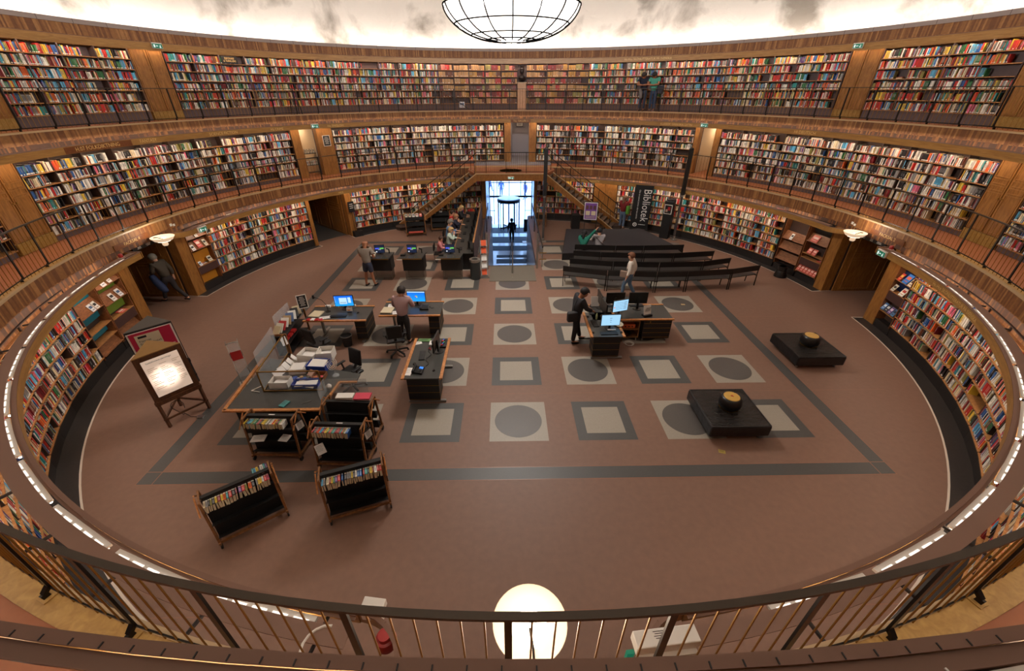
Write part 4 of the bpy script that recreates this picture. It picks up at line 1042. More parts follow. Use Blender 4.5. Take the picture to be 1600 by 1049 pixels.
MB().lathe([(0.905, 2.09), (0.92, 2.09), (0.92, 2.30), (0.905, 2.30)], 40, closed=True).build('drum_band', M_DFR, root)
for t in (20, 60, 120, 160, 200, 240, 300, 340):
    x, y = 0.89*math.cos(rad(t)), 0.89*math.sin(rad(t)); MB().box((x, y, 1.05), (0.06, 0.06, 2.1), rz=rad(t)).build('frame_post', M_DFR, root)
for a0, a1 in ((150, 210), (-30, 30)):
    g = MB()
    for q in range(8):
        t0, t1 = rad(a0+(a1-a0)*q/8), rad(a0+(a1-a0)*(q+1)/8); g.quad((.89*math.cos(t0), .89*math.sin(t0), 0.02), (.89*math.cos(t1), .89*math.sin(t1), 0.02), (.89*math.cos(t1), .89*math.sin(t1), 2.1), (.89*math.cos(t0), .89*math.sin(t0), 2.1))
    g.build('curved_glass', M_GLASSP, root)
for t in (35, 125, 215, 305):
    d = MB(); c, s_ = math.cos(rad(t)), math.sin(rad(t))
    for z in (0.06, 2.04): d.bar((0, 0, z), (c*0.84, s_*0.84, z), 0.045, 0.09)
    d.bar((c*0.82, s_*0.82, 0.05), (c*0.82, s_*0.82, 2.08), 0.045, 0.05); d.bar((c*0.03, s_*0.03, 0.05), (c*0.03, s_*0.03, 2.08), 0.05, 0.05)
    d.build('door_leaf', M_DFR, root)
struct(MB().box((0.2, 37, ZL-0.12), (60, 29, 0.2)).build('floor_outside', mat('bright paving', (214, 216, 222), 0.8, noise=0.06, nscale=2)))
# balustrades of the stairwell
def balus(x, label):
    root = thing('stair_balustrade', label, 'balustrade')
    g = MB(); g.box((x, 7.5, 0.42), (0.012, 7.3, 0.78)); g.build('glass_panel', M_GLASSP, root)
    MB().bar((x, 3.55, 0.86), (x, 11.15, 0.86), 0.05, 0.05).build('handrail', M_BRONZE, root)
    for y in (3.6, 6.1, 8.6, 11.1): MB().bar((x, y, 0), (x, y, 0.85), 0.04, 0.04).build('post', M_STEEL if y < 4 else M_IRON, root)
    for z in (0.35, 0.62): MB().cyl((x-0.12, 3.55, z), (x+0.16, 3.55, z), 0.018, n=8).build('brass_bar', M_BRASS, root)
balus(-1.20, 'glass balustrade with bronze handrail along the left of the stairwell'); balus(1.26, 'glass balustrade with bronze handrail along the right of the stairwell')
for x, lb in ((-0.98, 'tall steel post at the left corner of the stair mouth'), (1.04, 'tall steel post at the right corner of the stair mouth')):
    o = MB().cyl((x, 3.45, 0), (x, 3.45, 1.45), 0.035, n=12).build('steel_post', M_STEEL, smooth=True); tag(o, lb, 'post')
root = thing('stair_handrail', 'slim bronze handrail running down the middle of the entrance stairs', 'handrail')
MB().cyl((0.03, 2.95, 0), (0.03, 2.95, 0.9), 0.022, n=8).build('post', M_STEEL, root); MB().cyl((0.03, 2.95, 0.9), (0.03, 4.2, 0.9), 0.022, n=8).build('rail', M_BRONZE, root)
MB().cyl((0.03, 4.2, 0.9), (0.03, 11.2, -2.35), 0.022, n=8).build('sloping_rail', M_BRONZE, root); MB().cyl((0.03, 11.2, -3.4), (0.03, 11.2, -2.35), 0.022, n=8).build('post', M_STEEL, root)
MB().cyl((0.03, 2.95, 0.0), (0.03, 2.95, 0.35), 0.05, 0.03, n=10).build('foot', M_STEEL, root)
root = thing('entrance_mat', 'grey granular mat in two halves at the head of the entrance stairs', 'mat')
for s, x in ((-1, -0.43), (1, 0.48)): MB().box((x, 2.90, 0.008), (0.90, 1.58, 0.016)).build('mat_half', M_GRANM, root)
MB().box((0.03, 3.74, 0.012), (1.84, 0.06, 0.024)).build('steel_nosing', M_STEEL, root)
# ================================================================== furniture and things on the floor
M_DTOP = mat('charcoal desk linoleum', (58, 58, 56), 0.3, noise=0.1, nscale=5)
M_KEY = mat('grey black keys', (44, 44, 46), 0.5, noise=0.5, nscale=90)
M_REDP = mat('crimson poster', (176, 30, 62), 0.5); M_RED = mat('red plastic box', (176, 36, 34), 0.45)
M_MESHC = mat('black mesh', (30, 30, 32), 0.6, alpha=0.75)
M_ACR = mat('clear acrylic', (225, 232, 235), 0.08, alpha=0.18)
M_MANILA = mat('manila paper', (206, 190, 158), 0.7)
def scr(name, base, strength, kind='plain'):
    if name in MATS: return MATS[name]
    m, nt, b = _new(name)
    b.inputs['Base Color'].default_value = (0.01, 0.01, 0.01, 1); b.inputs['Roughness'].default_value = 0.3
    tc = nt.nodes.new('ShaderNodeTexCoord'); sp = nt.nodes.new('ShaderNodeSeparateXYZ'); nt.links.new(tc.outputs['Object'], sp.inputs[0])
    r = nt.nodes.new('ShaderNodeValToRGB'); r.color_ramp.elements[0].color = rgb(*base[0]); r.color_ramp.elements[1].color = rgb(*base[1])
    mr = nt.nodes.new('ShaderNodeMapRange'); mr.inputs[1].default_value = 0.1; mr.inputs[2].default_value = 0.5
    nt.links.new(sp.outputs[2], mr.inputs[0]); nt.links.new(mr.outputs[0], r.inputs[0]); nt.links.new(r.outputs[0], b.inputs['Emission Color']); b.inputs['Emission Strength'].default_value = strength
    MATS[name] = m; return m
SCR_BLUE = scr('desktop blue glow', ((30, 160, 235), (14, 80, 220)), 0.42)
SCR_PALE = glow('pale window glow', (190, 225, 250), 0.36); SCR_LITE = glow('light blue page glow', (160, 210, 245), 0.36)
SCR_DARK = glow('dark menu glow', (26, 36, 60), 0.3); SCR_G = glow('green tab glow', (110, 200, 90), 0.35); SCR_B = glow('violet tab glow', (80, 90, 220), 0.4); SCR_W = glow('white icon glow', (240, 245, 250), 0.36)
SCR_INK = glow('dim page text', (70, 90, 110), 0.2); SCR_O = glow('orange pane glow', (240, 120, 50), 0.36); SCR_Y = glow('yellow pane glow', (240, 210, 60), 0.36)
def monitor(loc, rz, label, kind, w=0.52, h=0.32, lift=0.12, group=None):
    root = thing('monitor', label, 'monitor', loc, rz, group)
    z = lift + h/2
    MB().box((0, 0.012, z), (w+0.03, 0.035, h+0.03)).build('housing', M_BLACKG, root, bevel=0.004)
    s = MB(); y = -0.0068
    if kind == 'off': s.box((0, y, z), (w, 0.004, h)); s.build('screen', M_BLACKG, root)
    else:
        s.box((0, y, z), (w, 0.004, h), 0); y -= 0.003
        if kind == 'desktop':
            s.box((-0.02, y, z-0.0), (w*0.42, 0.002, h*0.62), 1); s.box((0.16, y, z+0.02), (w*0.16, 0.002, h*0.55), 1)
            for q in range(5): s.box((-0.09+0.035*q, y-0.002, z-0.05), (0.016, 0.001, 0.03), 2)
            for q in range(4): s.box((-w/2+0.02, y, z+h/2-0.03-0.05*q), (0.014, 0.002, 0.02), 1)
            mats = [SCR_BLUE, SCR_PALE, SCR_INK]
        elif kind == 'wallpaper':
            s.box((0, y, z+h/2-0.015), (w, 0.002, 0.03), 1)
            for i, (a, b_) in enumerate(((0.0, 0.012), (0.035, 0.018), (0.004, -0.024), (0.038, -0.018))): s.box((a-0.02, y, z+b_), (0.03, 0.002, 0.03), 2+i)
            mats = [SCR_BLUE, SCR_PALE, SCR_O, SCR_G, SCR_B, SCR_Y]
        elif kind == 'page':
            for q in range(3): s.box((0, y, z+0.06-0.06*q), (0.06-0.01*q, 0.002, 0.010), 1)
            mats = [SCR_LITE, SCR_INK]
        elif kind == 'catalogue':
            for q in range(5): s.box((-w*0.08, y, z+h*0.32-q*h*0.15), (w*0.55, 0.002, 0.006), 1); s.box((w*0.32, y, z+h*0.3-q*h*0.15), (w*0.2, 0.002, 0.014), 1)
            s.box((-w*0.42, y, z-0.03), (0.03, 0.002, 0.04), 2)
            mats = [SCR_LITE, SCR_INK, SCR_O]
        else:   # kiosk menu
            s.box((-w*0.24, y, z+h*0.08), (w*0.44, 0.002, h*0.16), 1); s.box((w*0.24, y, z+h*0.08), (w*0.44, 0.002, h*0.16), 2); s.box((-w*0.34, y, z-h*0.34), (w*0.12, 0.002, h*0.13), 3)
            s.box((0, y, z-h*0.08), (w*0.3, 0.002, 0.008), 3)
            mats = [SCR_DARK, SCR_B, SCR_G, SCR_W]
        s.build('screen', mats, root)
    st_ = MB(); st_.box((0, 0.05, (lift+h*0.6)/2), (0.06, 0.03, lift+h*0.6)); st_.build('stand', M_BLACKG, root)
    MB().lathe([(0.001, 0.012), (0.12, 0.010), (0.125, 0.0), (0.001, 0.0)], 20, (0, 0.05, 0)).build('foot', M_BLACKG, root, smooth=True)
    return root
def keyboard(loc, rz, label, w=0.44):
    root = thing('keyboard', label, 'keyboard', loc, rz)
    MB().box((0, 0, 0.008), (w, 0.15, 0.016)).build('base', M_BLACKG, root)
    k = MB()
    for r in range(5):
        for c in range(14): k.box((-w/2+0.028+c*(w-0.05)/13, -0.052+0.026*r, 0.019), (0.022, 0.019, 0.006))
    k.build('keys', M_KEY, root)['kind'] = 'stuff'
def mouse(loc, label): 
    o = MB().lathe([(0.001, 0.034), (0.022, 0.028), (0.032, 0.012), (0.033, 0.0)], 14).build('mouse', M_BLACKG, smooth=True); o.location = loc; o.scale = (1, 1.6, 1); tag(o, label, 'mouse')
def paper(loc, rz, label, w=0.21, h=0.297, t=0.004, m=None, name='paper_sheet', cat='paper', lines=True):
    mb = MB(); mb.box((0, 0, t/2), (w, h, t), 0)
    if lines:
        for q in range(5): mb.box((-0.01, h*0.32-q*h*0.12, t+0.0006), (w*(0.6+0.15*(q % 2)), h*0.02, 0.001), 1)
    o = mb.build(name, [m or M_PAPER, M_KEY]); o.location = loc; o.rotation_euler.z = rz; return tag(o, label, cat)
def desk(x0, x1, y0, y1, label, ped='right', edge='x', h=0.75, panel=True):
    root = thing('desk', label, 'desk', ((x0+x1)/2, (y0+y1)/2, 0)); W, D = x1-x0, y1-y0
    MB().box((0, 0, h-0.016), (W, D, 0.030)).build('worktop', M_DTOP, root)
    for s in (-1, 1):
        if edge == 'x': MB().box((0, s*(D/2-0.03), h-0.008), (W+0.02, 0.07, 0.036)).build('oak_edge', M_BEAM, root)
        else: MB().box((s*(W/2-0.03), 0, h-0.008), (0.07, D+0.02, 0.036)).build('oak_edge', M_BEAM, root)
    def pedestal(cx, cy, w, d):
        c = MB().box((cx, cy, 0.40), (w, d, 0.62)).build('pedestal', M_BLACK, root)
        for q in range(3):
            z = 0.20+0.2*q
            MB().box((cx, cy, z-0.095), (w+0.012, d+0.012, 0.008)).build('drawer_gap', M_BRASS, c)
        return c
    if edge == 'x':
        s = 1 if ped == 'right' else -1
        pedestal(s*(W/2-0.20), 0, 0.30, D-0.16)
        if panel: MB().box((0, D/2-0.12, 0.48), (W-0.3, 0.02, 0.36)).build('modesty_panel', M_BLACK, root)
        for xx in (-W/2+0.25, W/2-0.2):
            MB().box((xx, 0, 0.035), (0.07, D-0.05, 0.05)).build('metal_foot', M_STEEL, root, bevel=0.01)
            MB().box((xx, 0.1, 0.38), (0.06, 0.08, 0.66)).build('leg', M_STEEL, root)
        MB().box((0, D/2-0.2, 0.66), (W-0.4, 0.12, 0.08)).build('cable_tray', M_BLACK, root)
    else:
        pedestal(0, -D/2+0.28, W-0.20, 0.44)
        for yy in (-D/2+0.10, D/2-0.25):
            MB().box((0.05, yy, 0.035), (W-0.05, 0.07, 0.05)).build('metal_foot', M_STEEL, root, bevel=0.01)
            MB().box((0.1, yy+0.02, 0.38), (0.08, 0.06, 0.66)).build('leg', M_STEEL, root)
    return root
def office_chair(loc, rz, label, back=True, sc=1.0):
    root = thing('office_chair', label, 'chair', loc, rz)
    s = MB(); s.box((0, 0.0, 0.475), (0.48, 0.46, 0.07)); s.build('seat', M_BLACK, root, bevel=0.03)
    b = MB(); b.box((0, -0.24, 0.80), (0.40, 0.06, 0.42), rx=rad(8)); b.build('backrest', M_BLACK, root, bevel=0.03)
    MB().bar((0, -0.24, 0.62), (0, -0.10, 0.44), 0.07, 0.02).build('back_arm', M_BLACK, root)
    for s_ in (-1, 1): MB().box((s_*0.27, 0.0, 0.66), (0.07, 0.26, 0.03)).build('armrest', M_BLACK, root, bevel=0.01); MB().bar((s_*0.27, -0.02, 0.65), (s_*0.20, -0.02, 0.47), 0.03).build('arm_support', M_BLACK, root)
    MB().cyl((0, 0, 0.10), (0, 0, 0.45), 0.028, n=12).build('gas_column', M_STEEL, root)
    for q in range(5):
        t = 2*PI*q/5+0.3; x, y = 0.30*math.cos(t), 0.30*math.sin(t)
        l = MB().bar((0, 0, 0.11), (x, y, 0.075), 0.045, 0.03).build('star_leg', M_BLACKG, root)
        MB().cyl((x-0.018*math.sin(t), y+0.018*math.cos(t), 0.028), (x+0.018*math.sin(t), y-0.018*math.cos(t), 0.028), 0.028, n=12).build('caster', M_BLACK, l)
# ---- left desks
desk(-5.95, -4.20, -2.33, -1.38, 'oak edged charcoal desk at the left with the blue screen and red box')
monitor((-4.98, -1.62, .752), rad(4), 'monitor with blue desktop and pale window on the left desk', 'desktop')
keyboard((-5.05, -2.05, .752), rad(3), 'black keyboard on the left desk below the blue desktop screen', 0.46)
mouse((-4.55, -1.84, .752), 'small black mouse on the left desk'); 
paper((-5.72, -1.93, .752), rad(-8), 'beige ledger lying on the left desk', 0.30, 0.36, 0.03, M_MANILA, 'ledger', 'book', False)
paper((-5.40, -2.14, .752), rad(-75), 'white envelopes in front of the keyboard on the left desk', 0.16, 0.30, 0.01)
root = thing('card_holder', 'white card with orange logo standing right of the left keyboard', 'card', (-4.80, -1.80, .752))
c = MB(); c.box((0, 0, 0.09), (0.17, 0.012, 0.11), rx=rad(-12)); c.build('card', M_PAPER, root); MB().box((-0.01, -0.014, 0.075), (0.08, 0.004, 0.03), rx=rad(-12)).build('mark', mat('orange ink', (230, 140, 40)), root); MB().box((0, 0, 0.01), (0.12, 0.07, 0.02)).build('base', M_BLACK, root)
for q in range(4): paper((-5.80+0.11*q, -2.27+0.01*(q % 2), .752), rad(15*q-20), '%s red slip at the front left corner of the left desk' % ORD[q+1], 0.10, 0.12, 0.035-0.005*q, (M_RED, M_PAPER, M_RED, M_REDP)[q], 'card_stack', 'cards', False)
def desk_mic(loc, rz, label, L=0.45):
    root = thing('desk_microphone', label, 'microphone', loc, rz)
    MB().lathe([(0.001, 0.012), (0.07, 0.01), (0.075, 0)], 16).build('base', M_BLACK, root); MB().tube([(0, 0, 0.01), (0, 0, 0.2), (-0.12, 0.02, 0.36), (-L*0.75, 0.02, 0.47)], 0.008, 6).build('gooseneck', M_BLACK, root)
    MB().cyl((-L*0.75, 0.02, 0.51), (-L*0.75, 0.02, 0.41), 0.03, n=10).build('head', M_BLACK, root)
desk_mic((-5.45, -1.74, .752), 0, 'black gooseneck lamp head on the left desk')
for q in range(4): paper((-5.55+0.25*q, -1.46, .752), rad(5*q), '%s small white box along the back edge of the left desk' % ORD[q+1], 0.14, 0.09, 0.06, (M_PAPER, M_CREAM, M_PAPER, M_WHITEM)[q], 'index_box', 'box', False)
office_chair((-5.30, -3.02, 0), rad(-30), 'black office chair pulled out in front of the left desk')
root = thing('waste_bin', 'black mesh waste bin under the left desk', 'bin', (-4.80, -2.42, 0))
MB().lathe([(0.115, 0.005), (0.15, 0.33)], 24).build('basket', M_MESHC, root); MB().lathe([(0.148, 0.325), (0.16, 0.325), (0.16, 0.345), (0.148, 0.345)], 24, closed=True).build('rim', M_STEEL, root)
MB().lathe([(0.001, 0.20), (0.08, 0.24), (0.12, 0.30)], 9).build('bin_bag', M_ACR, root)
# ---- north desk with purple shirt
desk(-3.89, -2.15, -2.07, -1.12, 'oak edged charcoal desk where the person in the lilac shirt works')
monitor((-2.92, -1.36, .752), rad(-2), 'monitor with coloured window emblem on blue, behind the lilac shirt', 'wallpaper')
paper((-3.72, -1.74, .752), rad(-4), 'beige ledger on a black tray on the desk beside the lilac shirt', 0.32, 0.36, 0.035, M_MANILA, 'ledger', 'book', False)
paper((-3.66, -1.40, .752), rad(5), 'white sheet at the back left of the lilac shirt desk', 0.24, 0.2); paper((-3.46, -1.86, .752), rad(15), 'white sheet with red mark beside the lilac shirt', 0.18, 0.2)
desk_mic((-3.30, -1.25, .752), rad(70), 'thin black gooseneck microphone behind the person in lilac', 0.2)
def phone(loc, rz, label, blue=True):
    root = thing('desk_phone', label, 'phone', loc, rz)
    MB().box((0, 0, 0.045), (0.26, 0.20, 0.05), rx=rad(18)).build('body', M_BLACKG, root, bevel=0.008)
    MB().box((-0.09, 0.0, 0.09), (0.055, 0.20, 0.03), rx=rad(18)).build('handset', M_BLACK, root, bevel=0.01)
    MB().box((0.07, 0.04, 0.088), (0.09, 0.06, 0.004), rx=rad(18)).build('display', glow('phone display blue', (50, 130, 240), 0.4) if blue else M_KEY, root)
    k = MB()
    for i in range(4):
        for j in range(3): k.box((0.02+0.028*j, -0.06+0.024*i, 0.066+0.008*i), (0.018, 0.014, 0.006), rx=rad(18))
    k.build('buttons', M_KEY, root)['kind'] = 'stuff'
phone((-2.66, -1.62, .752), 0, 'black telephone with tangled cord on the lilac shirt desk', False)
cbl = MB(); pts = [(-2.95+0.05*i, -1.55+0.06*math.sin(i*1.7), 0.757) for i in range(12)]; cbl.tube(pts, 0.005, 5); tag(cbl.build('cable', M_BLACK), 'tangled black cable on the desk right of the person in lilac', 'cable')
office_chair((-3.28, -2.85, 0), rad(15), 'black office chair behind the person in the lilac shirt')
# ---- middle desk seen end-on
desk(-2.62, -1.70, -5.07, -3.33, 'oak edged desk seen end-on with phone and keyboard in the middle of the hall', edge='y')
phone((-2.28, -4.80, .752), rad(-15), 'black telephone with glowing blue display on the middle desk')
keyboard((-2.30, -4.14, .752), rad(-85), 'black keyboard turned sideways on the middle desk', 0.40)
monitor((-1.98, -3.95, .752), rad(-97), 'monitor seen edge-on at the middle desk', 'off')
mouse((-1.93, -4.76, .752), 'black mouse at the near right corner of the middle desk'); mouse((-2.42, -4.50, .752), 'black mouse between phone and keyboard on the middle desk')
paper((-2.52, -4.80, .752), rad(-5), 'printed sheet under the telephone on the middle desk', 0.2, 0.3)
paper((-2.50, -3.55, .752), rad(20), 'white note at the far left of the middle desk', 0.18, 0.14); paper((-2.36, -3.42, .752), rad(-3), 'green and blue leaflet at the far end of the middle desk', 0.3, 0.14, 0.01, mat('green leaflet', (90, 130, 70), 0.5)); paper((-2.10, -3.62, .752), 0, 'white card box at the far end of the middle desk', 0.2, 0.2, 0.05)
root = thing('pen_tray', 'black tray of red, blue and green things at the far right of the middle desk', 'tray', (-1.84, -3.62, .752))
MB().box((0, 0, 0.02), (0.16, 0.36, 0.04)).build('tray', M_BLACK, root)
for q, c_ in enumerate(((200, 40, 50), (40, 90, 180), (50, 150, 80), (210, 60, 60), (70, 110, 200))): MB().box((-0.03+0.02*(q % 3), -0.12+0.06*q, 0.055), (0.05, 0.04, 0.03), rz=q).build('marker', mat('tray colour %d' % q, c_, 0.4), root)
cbl = MB(); pts = [(-2.14+0.05*math.sin(i*1.3), -4.6+0.08*i, 0.757) for i in range(12)]; cbl.tube(pts, 0.006, 5); tag(cbl.build('cable', M_BLACK), 'black cable snaking across the middle desk', 'cable')
tag(MB().tube([(-2.20, -3.85, .755), (-2.16, -3.84, .80), (-2.13, -3.9, .755)], 0.012, 6).build('headset', M_RED), 'small red clip on the middle desk', 'clip')
# ---- big service desk, front left
root = thing('service_desk', 'large oak edged charcoal counter carrying the glass case of papers', 'desk', (-5.02, -5.28, 0))
MB().prism([(-0.93, -0.79), (0.97, -0.79), (1.06, 0.12), (1.43, 0.12), (1.43, 0.42), (-0.93, 1.1)], 0.715, 0.748).build('worktop', M_DTOP, root)
MB().bar((-0.97, -0.79, 0.742), (0.98, -0.79, 0.742), 0.07, 0.036).build('oak_edge', M_BEAM, root); MB().bar((-0.95, -0.8, 0.742), (-1.1, 1.12, 0.742), 0.07, 0.036).build('oak_edge', M_BEAM, root); MB().bar((1.05, 0.12, 0.742), (1.45, 0.12, 0.742), 0.05, 0.036).build('oak_edge', M_BEAM, root); MB().bar((0.97, -0.79, 0.742), (1.06, 0.12, 0.742), 0.05, 0.034).build('oak_edge', M_BEAM, root)
MB().box((0.02, -0.42, 0.36), (1.7, 0.5, 0.70)).build('cabinet', M_BLACK, root)
MB().box((-0.75, 0.6, 0.36), (0.3, 0.8, 0.70)).build('cabinet', M_BLACK, root)
root = thing('glass_case', 'brass framed glass case standing on the large counter', 'glass case', (0, 0, 0))
zc0, zc1 = 0.753, 1.262
P1, P2, P3 = (-5.46, -5.47), (-4.20, -5.45), (-5.62, -3.95)
for a, b in ((P1, P2), (P1, P3)):
    g = MB(); g.quad((a[0], a[1], zc0+.02), (b[0], b[1], zc0+.02), (b[0], b[1], zc1), (a[0], a[1], zc1)); g.build('glass', M_GLASSP, root)
    for z in (zc0+0.012, zc1): MB().bar((a[0], a[1], z), (b[0], b[1], z), 0.022, 0.022).build('rail', M_BRASS, root)
for a in (P1, P2, P3): MB().bar((a[0], a[1], zc0), (a[0], a[1], zc1), 0.022, 0.022).build('upright', M_BRASS, root)
def tray(loc, rz, w, d, h, m, label, name='paper_tray', inner=None):
    root = thing(name, label, 'tray', loc, rz)
    t = MB(); t.box((0, 0, 0.006), (w, d, 0.012))
    for s in (-1, 1): t.box((s*(w/2-0.005), 0, h/2), (0.01, d, h)); t.box((0, s*(d/2-0.005), h/2), (w, 0.01, h))
    t.build('box', m, root)
    if inner:
        for q in range(inner): MB().box((rnd.uniform(-.02, .02), rnd.uniform(-.02, .02), h*0.5+0.02*q), (w*0.8, d*0.8, 0.012), rz=rnd.uniform(-.3, .3), rx=rnd.uniform(-.12, .12)).build('sheet', M_PAPER, root)
M_BLUET = mat('royal blue tray', (30, 60, 150), 0.4)
tray((-5.18, -5.26, .752), 0, 0.40, 0.26, 0.16, M_WHITEM, 'white lidded box at the near left inside the glass case', inner=1)
tray((-4.62, -5.28, .752), 0, 0.56, 0.24, 0.11, M_BLUET, 'blue tray with white papers at the front of the glass case', inner=2)
tray((-4.60, -4.62, .752), rad(-5), 0.46, 0.34, 0.16, M_BLUET, 'blue tray heaped with white paper behind the clutter', inner=4)
tray((-5.02, -4.72, .752), rad(8), 0.36, 0.30, 0.13, M_WHITEM, 'white tray of loose papers in the middle of the counter', inner=4)
tray((-4.95, -4.25, .752), rad(-10), 0.42, 0.36, 0.22, M_WHITEM, 'tall white plastic crate at the back of the counter', inner=2)
tray((-4.58, -4.20, .752), rad(5), 0.36, 0.34, 0.24, M_WHITEM, 'white document holder at the back right of the counter', inner=1)
for q in range(5): paper((-5.40+0.02*q, -4.95+0.17*q, .80), rad(60+12*q), '%s white leaflet stacked by the left glass pane, from the front' % ORD[q+1], 0.15, 0.22, 0.012, name='leaflet', cat='leaflet', lines=False).rotation_euler.x = rad(55)
root = thing('cardboard_box', 'open brown cardboard box beside the blue tray on the counter', 'box', (-4.45, -5.0, .752)); b = MB()
for s in (-1, 1): b.box((s*0.13, 0, 0.05), (0.012, 0.24, 0.10)); b.box((0, s*0.12, 0.05), (0.26, 0.012, 0.10))
b.box((0, 0, 0.006), (0.26, 0.24, 0.012)); b.build('box', M_SLANT, root); MB().box((-0.18, 0.02, 0.12), (0.1, 0.22, 0.008), ry=rad(30)).build('flap', M_SLANT, root)
clut = [((200, 50, 44), 'red'), ((40, 80, 170), 'blue'), ((232, 228, 220), 'white'), ((196, 150, 96), 'tan'), ((60, 110, 190), 'bright blue'), ((230, 226, 220), 'white'), ((30, 30, 30), 'black'), ((220, 110, 60), 'orange'), ((90, 180, 200), 'pale blue'), ((210, 60, 80), 'crimson')]
for q, (c_, nm) in enumerate(clut):
    m = MB(); x = -5.05+0.075*q; s = 0.05+0.012*(q % 3)
    if q % 3 == 0: m.lathe([(0.001, 0), (s*0.7, 0), (s*0.75, s*1.6), (s*0.3, s*1.8), (0.001, s*1.8)], 12)
    elif q % 3 == 1: m.box((0, 0, s*0.5), (s*1.6, s*1.2, s), rz=q)
    else: m.lathe([(s*0.5, 0), (s*0.9, s*0.2), (s*0.9, s*0.5), (s*0.5, s*0.6)], 14, closed=True)
    o = m.build(('glue_pot', 'eraser_block', 'tape_roll')[q % 3], mat('clutter %s %d' % (nm, q), c_, 0.4)); o.location = (x, -5.10+0.045*(q % 2), .752); tag(o, '%s %s in the row of small supplies, %s from the left' % (nm, ('glue pot', 'block', 'tape roll')[q % 3], ORD[q+1]), 'stationery')
o = MB().lathe([(0.001, 0), (0.05, 0.02), (0.06, 0.06), (0.03, 0.10), (0.001, 0.11)], 12).build('tape_dispenser', M_WHITEM, smooth=True); o.location = (-4.10, -5.38, .752); tag(o, 'white tape dispenser just right of the glass case', 'dispenser')
root = thing('desk_fan', 'clear round desk fan at the right end of the counter', 'fan', (-4.12, -4.92, .752), rad(-20))
MB().lathe([(0.001, 0), (0.08, 0), (0.07, 0.02), (0.001, 0.03)], 16).build('base', M_ACR, root); MB().cyl((0, 0, 0.02), (0, 0, 0.24), 0.014, n=8).build('stem', M_ACR, root)
for q in range(3): h = MB(); h.lathe([(0.13-0.04*q, -0.004), (0.138-0.04*q, -0.004), (0.138-0.04*q, 0.004), (0.13-0.04*q, 0.004)], 28, closed=True); o = h.build('guard_ring', M_WHITEM, root); o.location = (0, -0.03, 0.34); o.rotation_euler.x = rad(60)
b = MB()
for q in range(3): t = 2*PI*q/3; b.box((0.06*math.cos(t), 0.06*math.sin(t), 0), (0.10, 0.05, 0.004), rz=t)
o = b.build('blade', M_ACR, root); o.location = (0, -0.02, 0.34); o.rotation_euler.x = rad(60)
paper((-4.83, -5.90, .752), rad(-18), 'teal and white paperback lying near the front edge of the counter', 0.13, 0.19, 0.022, mat('teal paperback', (70, 140, 140), 0.4), 'paperback', 'book')
tag(MB().cyl((-4.48, -5.90, .757), (-4.32, -5.80, .757), 0.005, n=6).build('pen', M_STEEL), 'thin silver pen on the counter right of the paperback', 'pen')
root = thing('sign_holder', 'white triangular sign frame lying left of the glass case', 'sign', (-5.62, -5.45, .754)); t = MB(); t.bar((-0.12, 0, 0.006), (0.08, -0.05, 0.006), 0.014); t.bar((-0.12, 0, 0.006), (0.06, 0.10, 0.05), 0.014); t.build('frame', M_WHITEM, root)
root = thing('acrylic_screen', 'clear acrylic screen at the right end of the counter', 'screen', (-3.95, -5.85, 0)); g = MB(); g.box((0.28, 0.35, 0.90), (0.9, 0.006, 0.36)); g.box((-0.17, 0.2, 0.90), (0.006, 0.35, 0.36)); g.build('pane', M_ACR, root)
root = thing('acrylic_screen', 'clear acrylic screen standing at the back left of the counter', 'screen', (-6.05, -4.3, .752), rad(8)); g = MB(); g.box((0, 0.3, 0.22), (0.006, 1.2, 0.44)); g.box((0.12, -0.3, 0.16), (0.26, 0.006, 0.32)); g.build('pane', M_ACR, root)
o = paper((-5.78, -3.72, .95), 0, 'white card standing in a holder behind the glass case', 0.14, 0.22, 0.006, lines=False, name='card', cat='card'); o.rotation_euler = (rad(75), 0, rad(60))
office_chair((-4.02, -4.42, 0), rad(150), 'black office chair behind the counter with a tilted backrest')
# low magazine shelf, far left
root = thing('low_shelf', 'low black magazine shelf with oak ends beside the left desk', 'shelf', (-6.35, -2.45, 0), rad(6))
for y in (-0.62, 0.95):
    e = MB()
    for x in (-0.17, 0.17): e.box((x, y, 0.38), (0.05, 0.03, 0.76))
    e.box((0, y, 0.74), (0.36, 0.03, 0.05)); e.box((0, y, 0.06), (0.36, 0.03, 0.05)); e.build('end_frame', M_OAKL, root)
for z in (0.08, 0.38, 0.66): MB().box((0, 0.16, z), (0.32, 1.55, 0.018)).build('shelf', M_BLACK, root)
MB().box((-0.15, 0.16, 0.38), (0.02, 1.55, 0.6)).build('back_panel', M_BLACK, root)
for q in range(9):
    c_ = ((214, 196, 160), (226, 220, 204), (200, 60, 60), (240, 236, 226), (180, 150, 110), (90, 110, 150), (230, 226, 216), (60, 60, 60), (214, 196, 160))[q]
    o = paper((-6.35, -2.95+0.15*q, .80+0.01*(q % 2)), rad(q*7-20), '%s magazine from the front on the low black magazine shelf' % ORD[q+1], 0.2, 0.26, 0.03, mat('mag %d %d %d' % c_, c_, 0.5), 'magazine', 'magazine', False); o.rotation_euler.x = rad(50)
for q in range(3): o = paper((-6.33, -2.80+0.22*q, .43), 0, '%s red folder on the middle board of the low shelf' % ORD[q+1].capitalize().lower(), 0.22, 0.18, 0.06, M_RED, 'folder', 'folder', False)
notice(Matrix.Translation((-6.12, -1.75, 1.08)) @ Matrix.Rotation(rad(28), 4, 'Z') @ Matrix.Rotation(rad(-12), 4, 'X'), 0.27, 0.40, 'black poster in a white frame standing on the low magazine shelf')
root = thing('acrylic_screen', 'clear acrylic holder behind the low magazine shelf', 'screen', (-6.55, -2.4, .76)); g = MB(); g.box((0, 0.2, 0.16), (0.006, 0.9, 0.3)); g.build('pane', M_ACR, root)
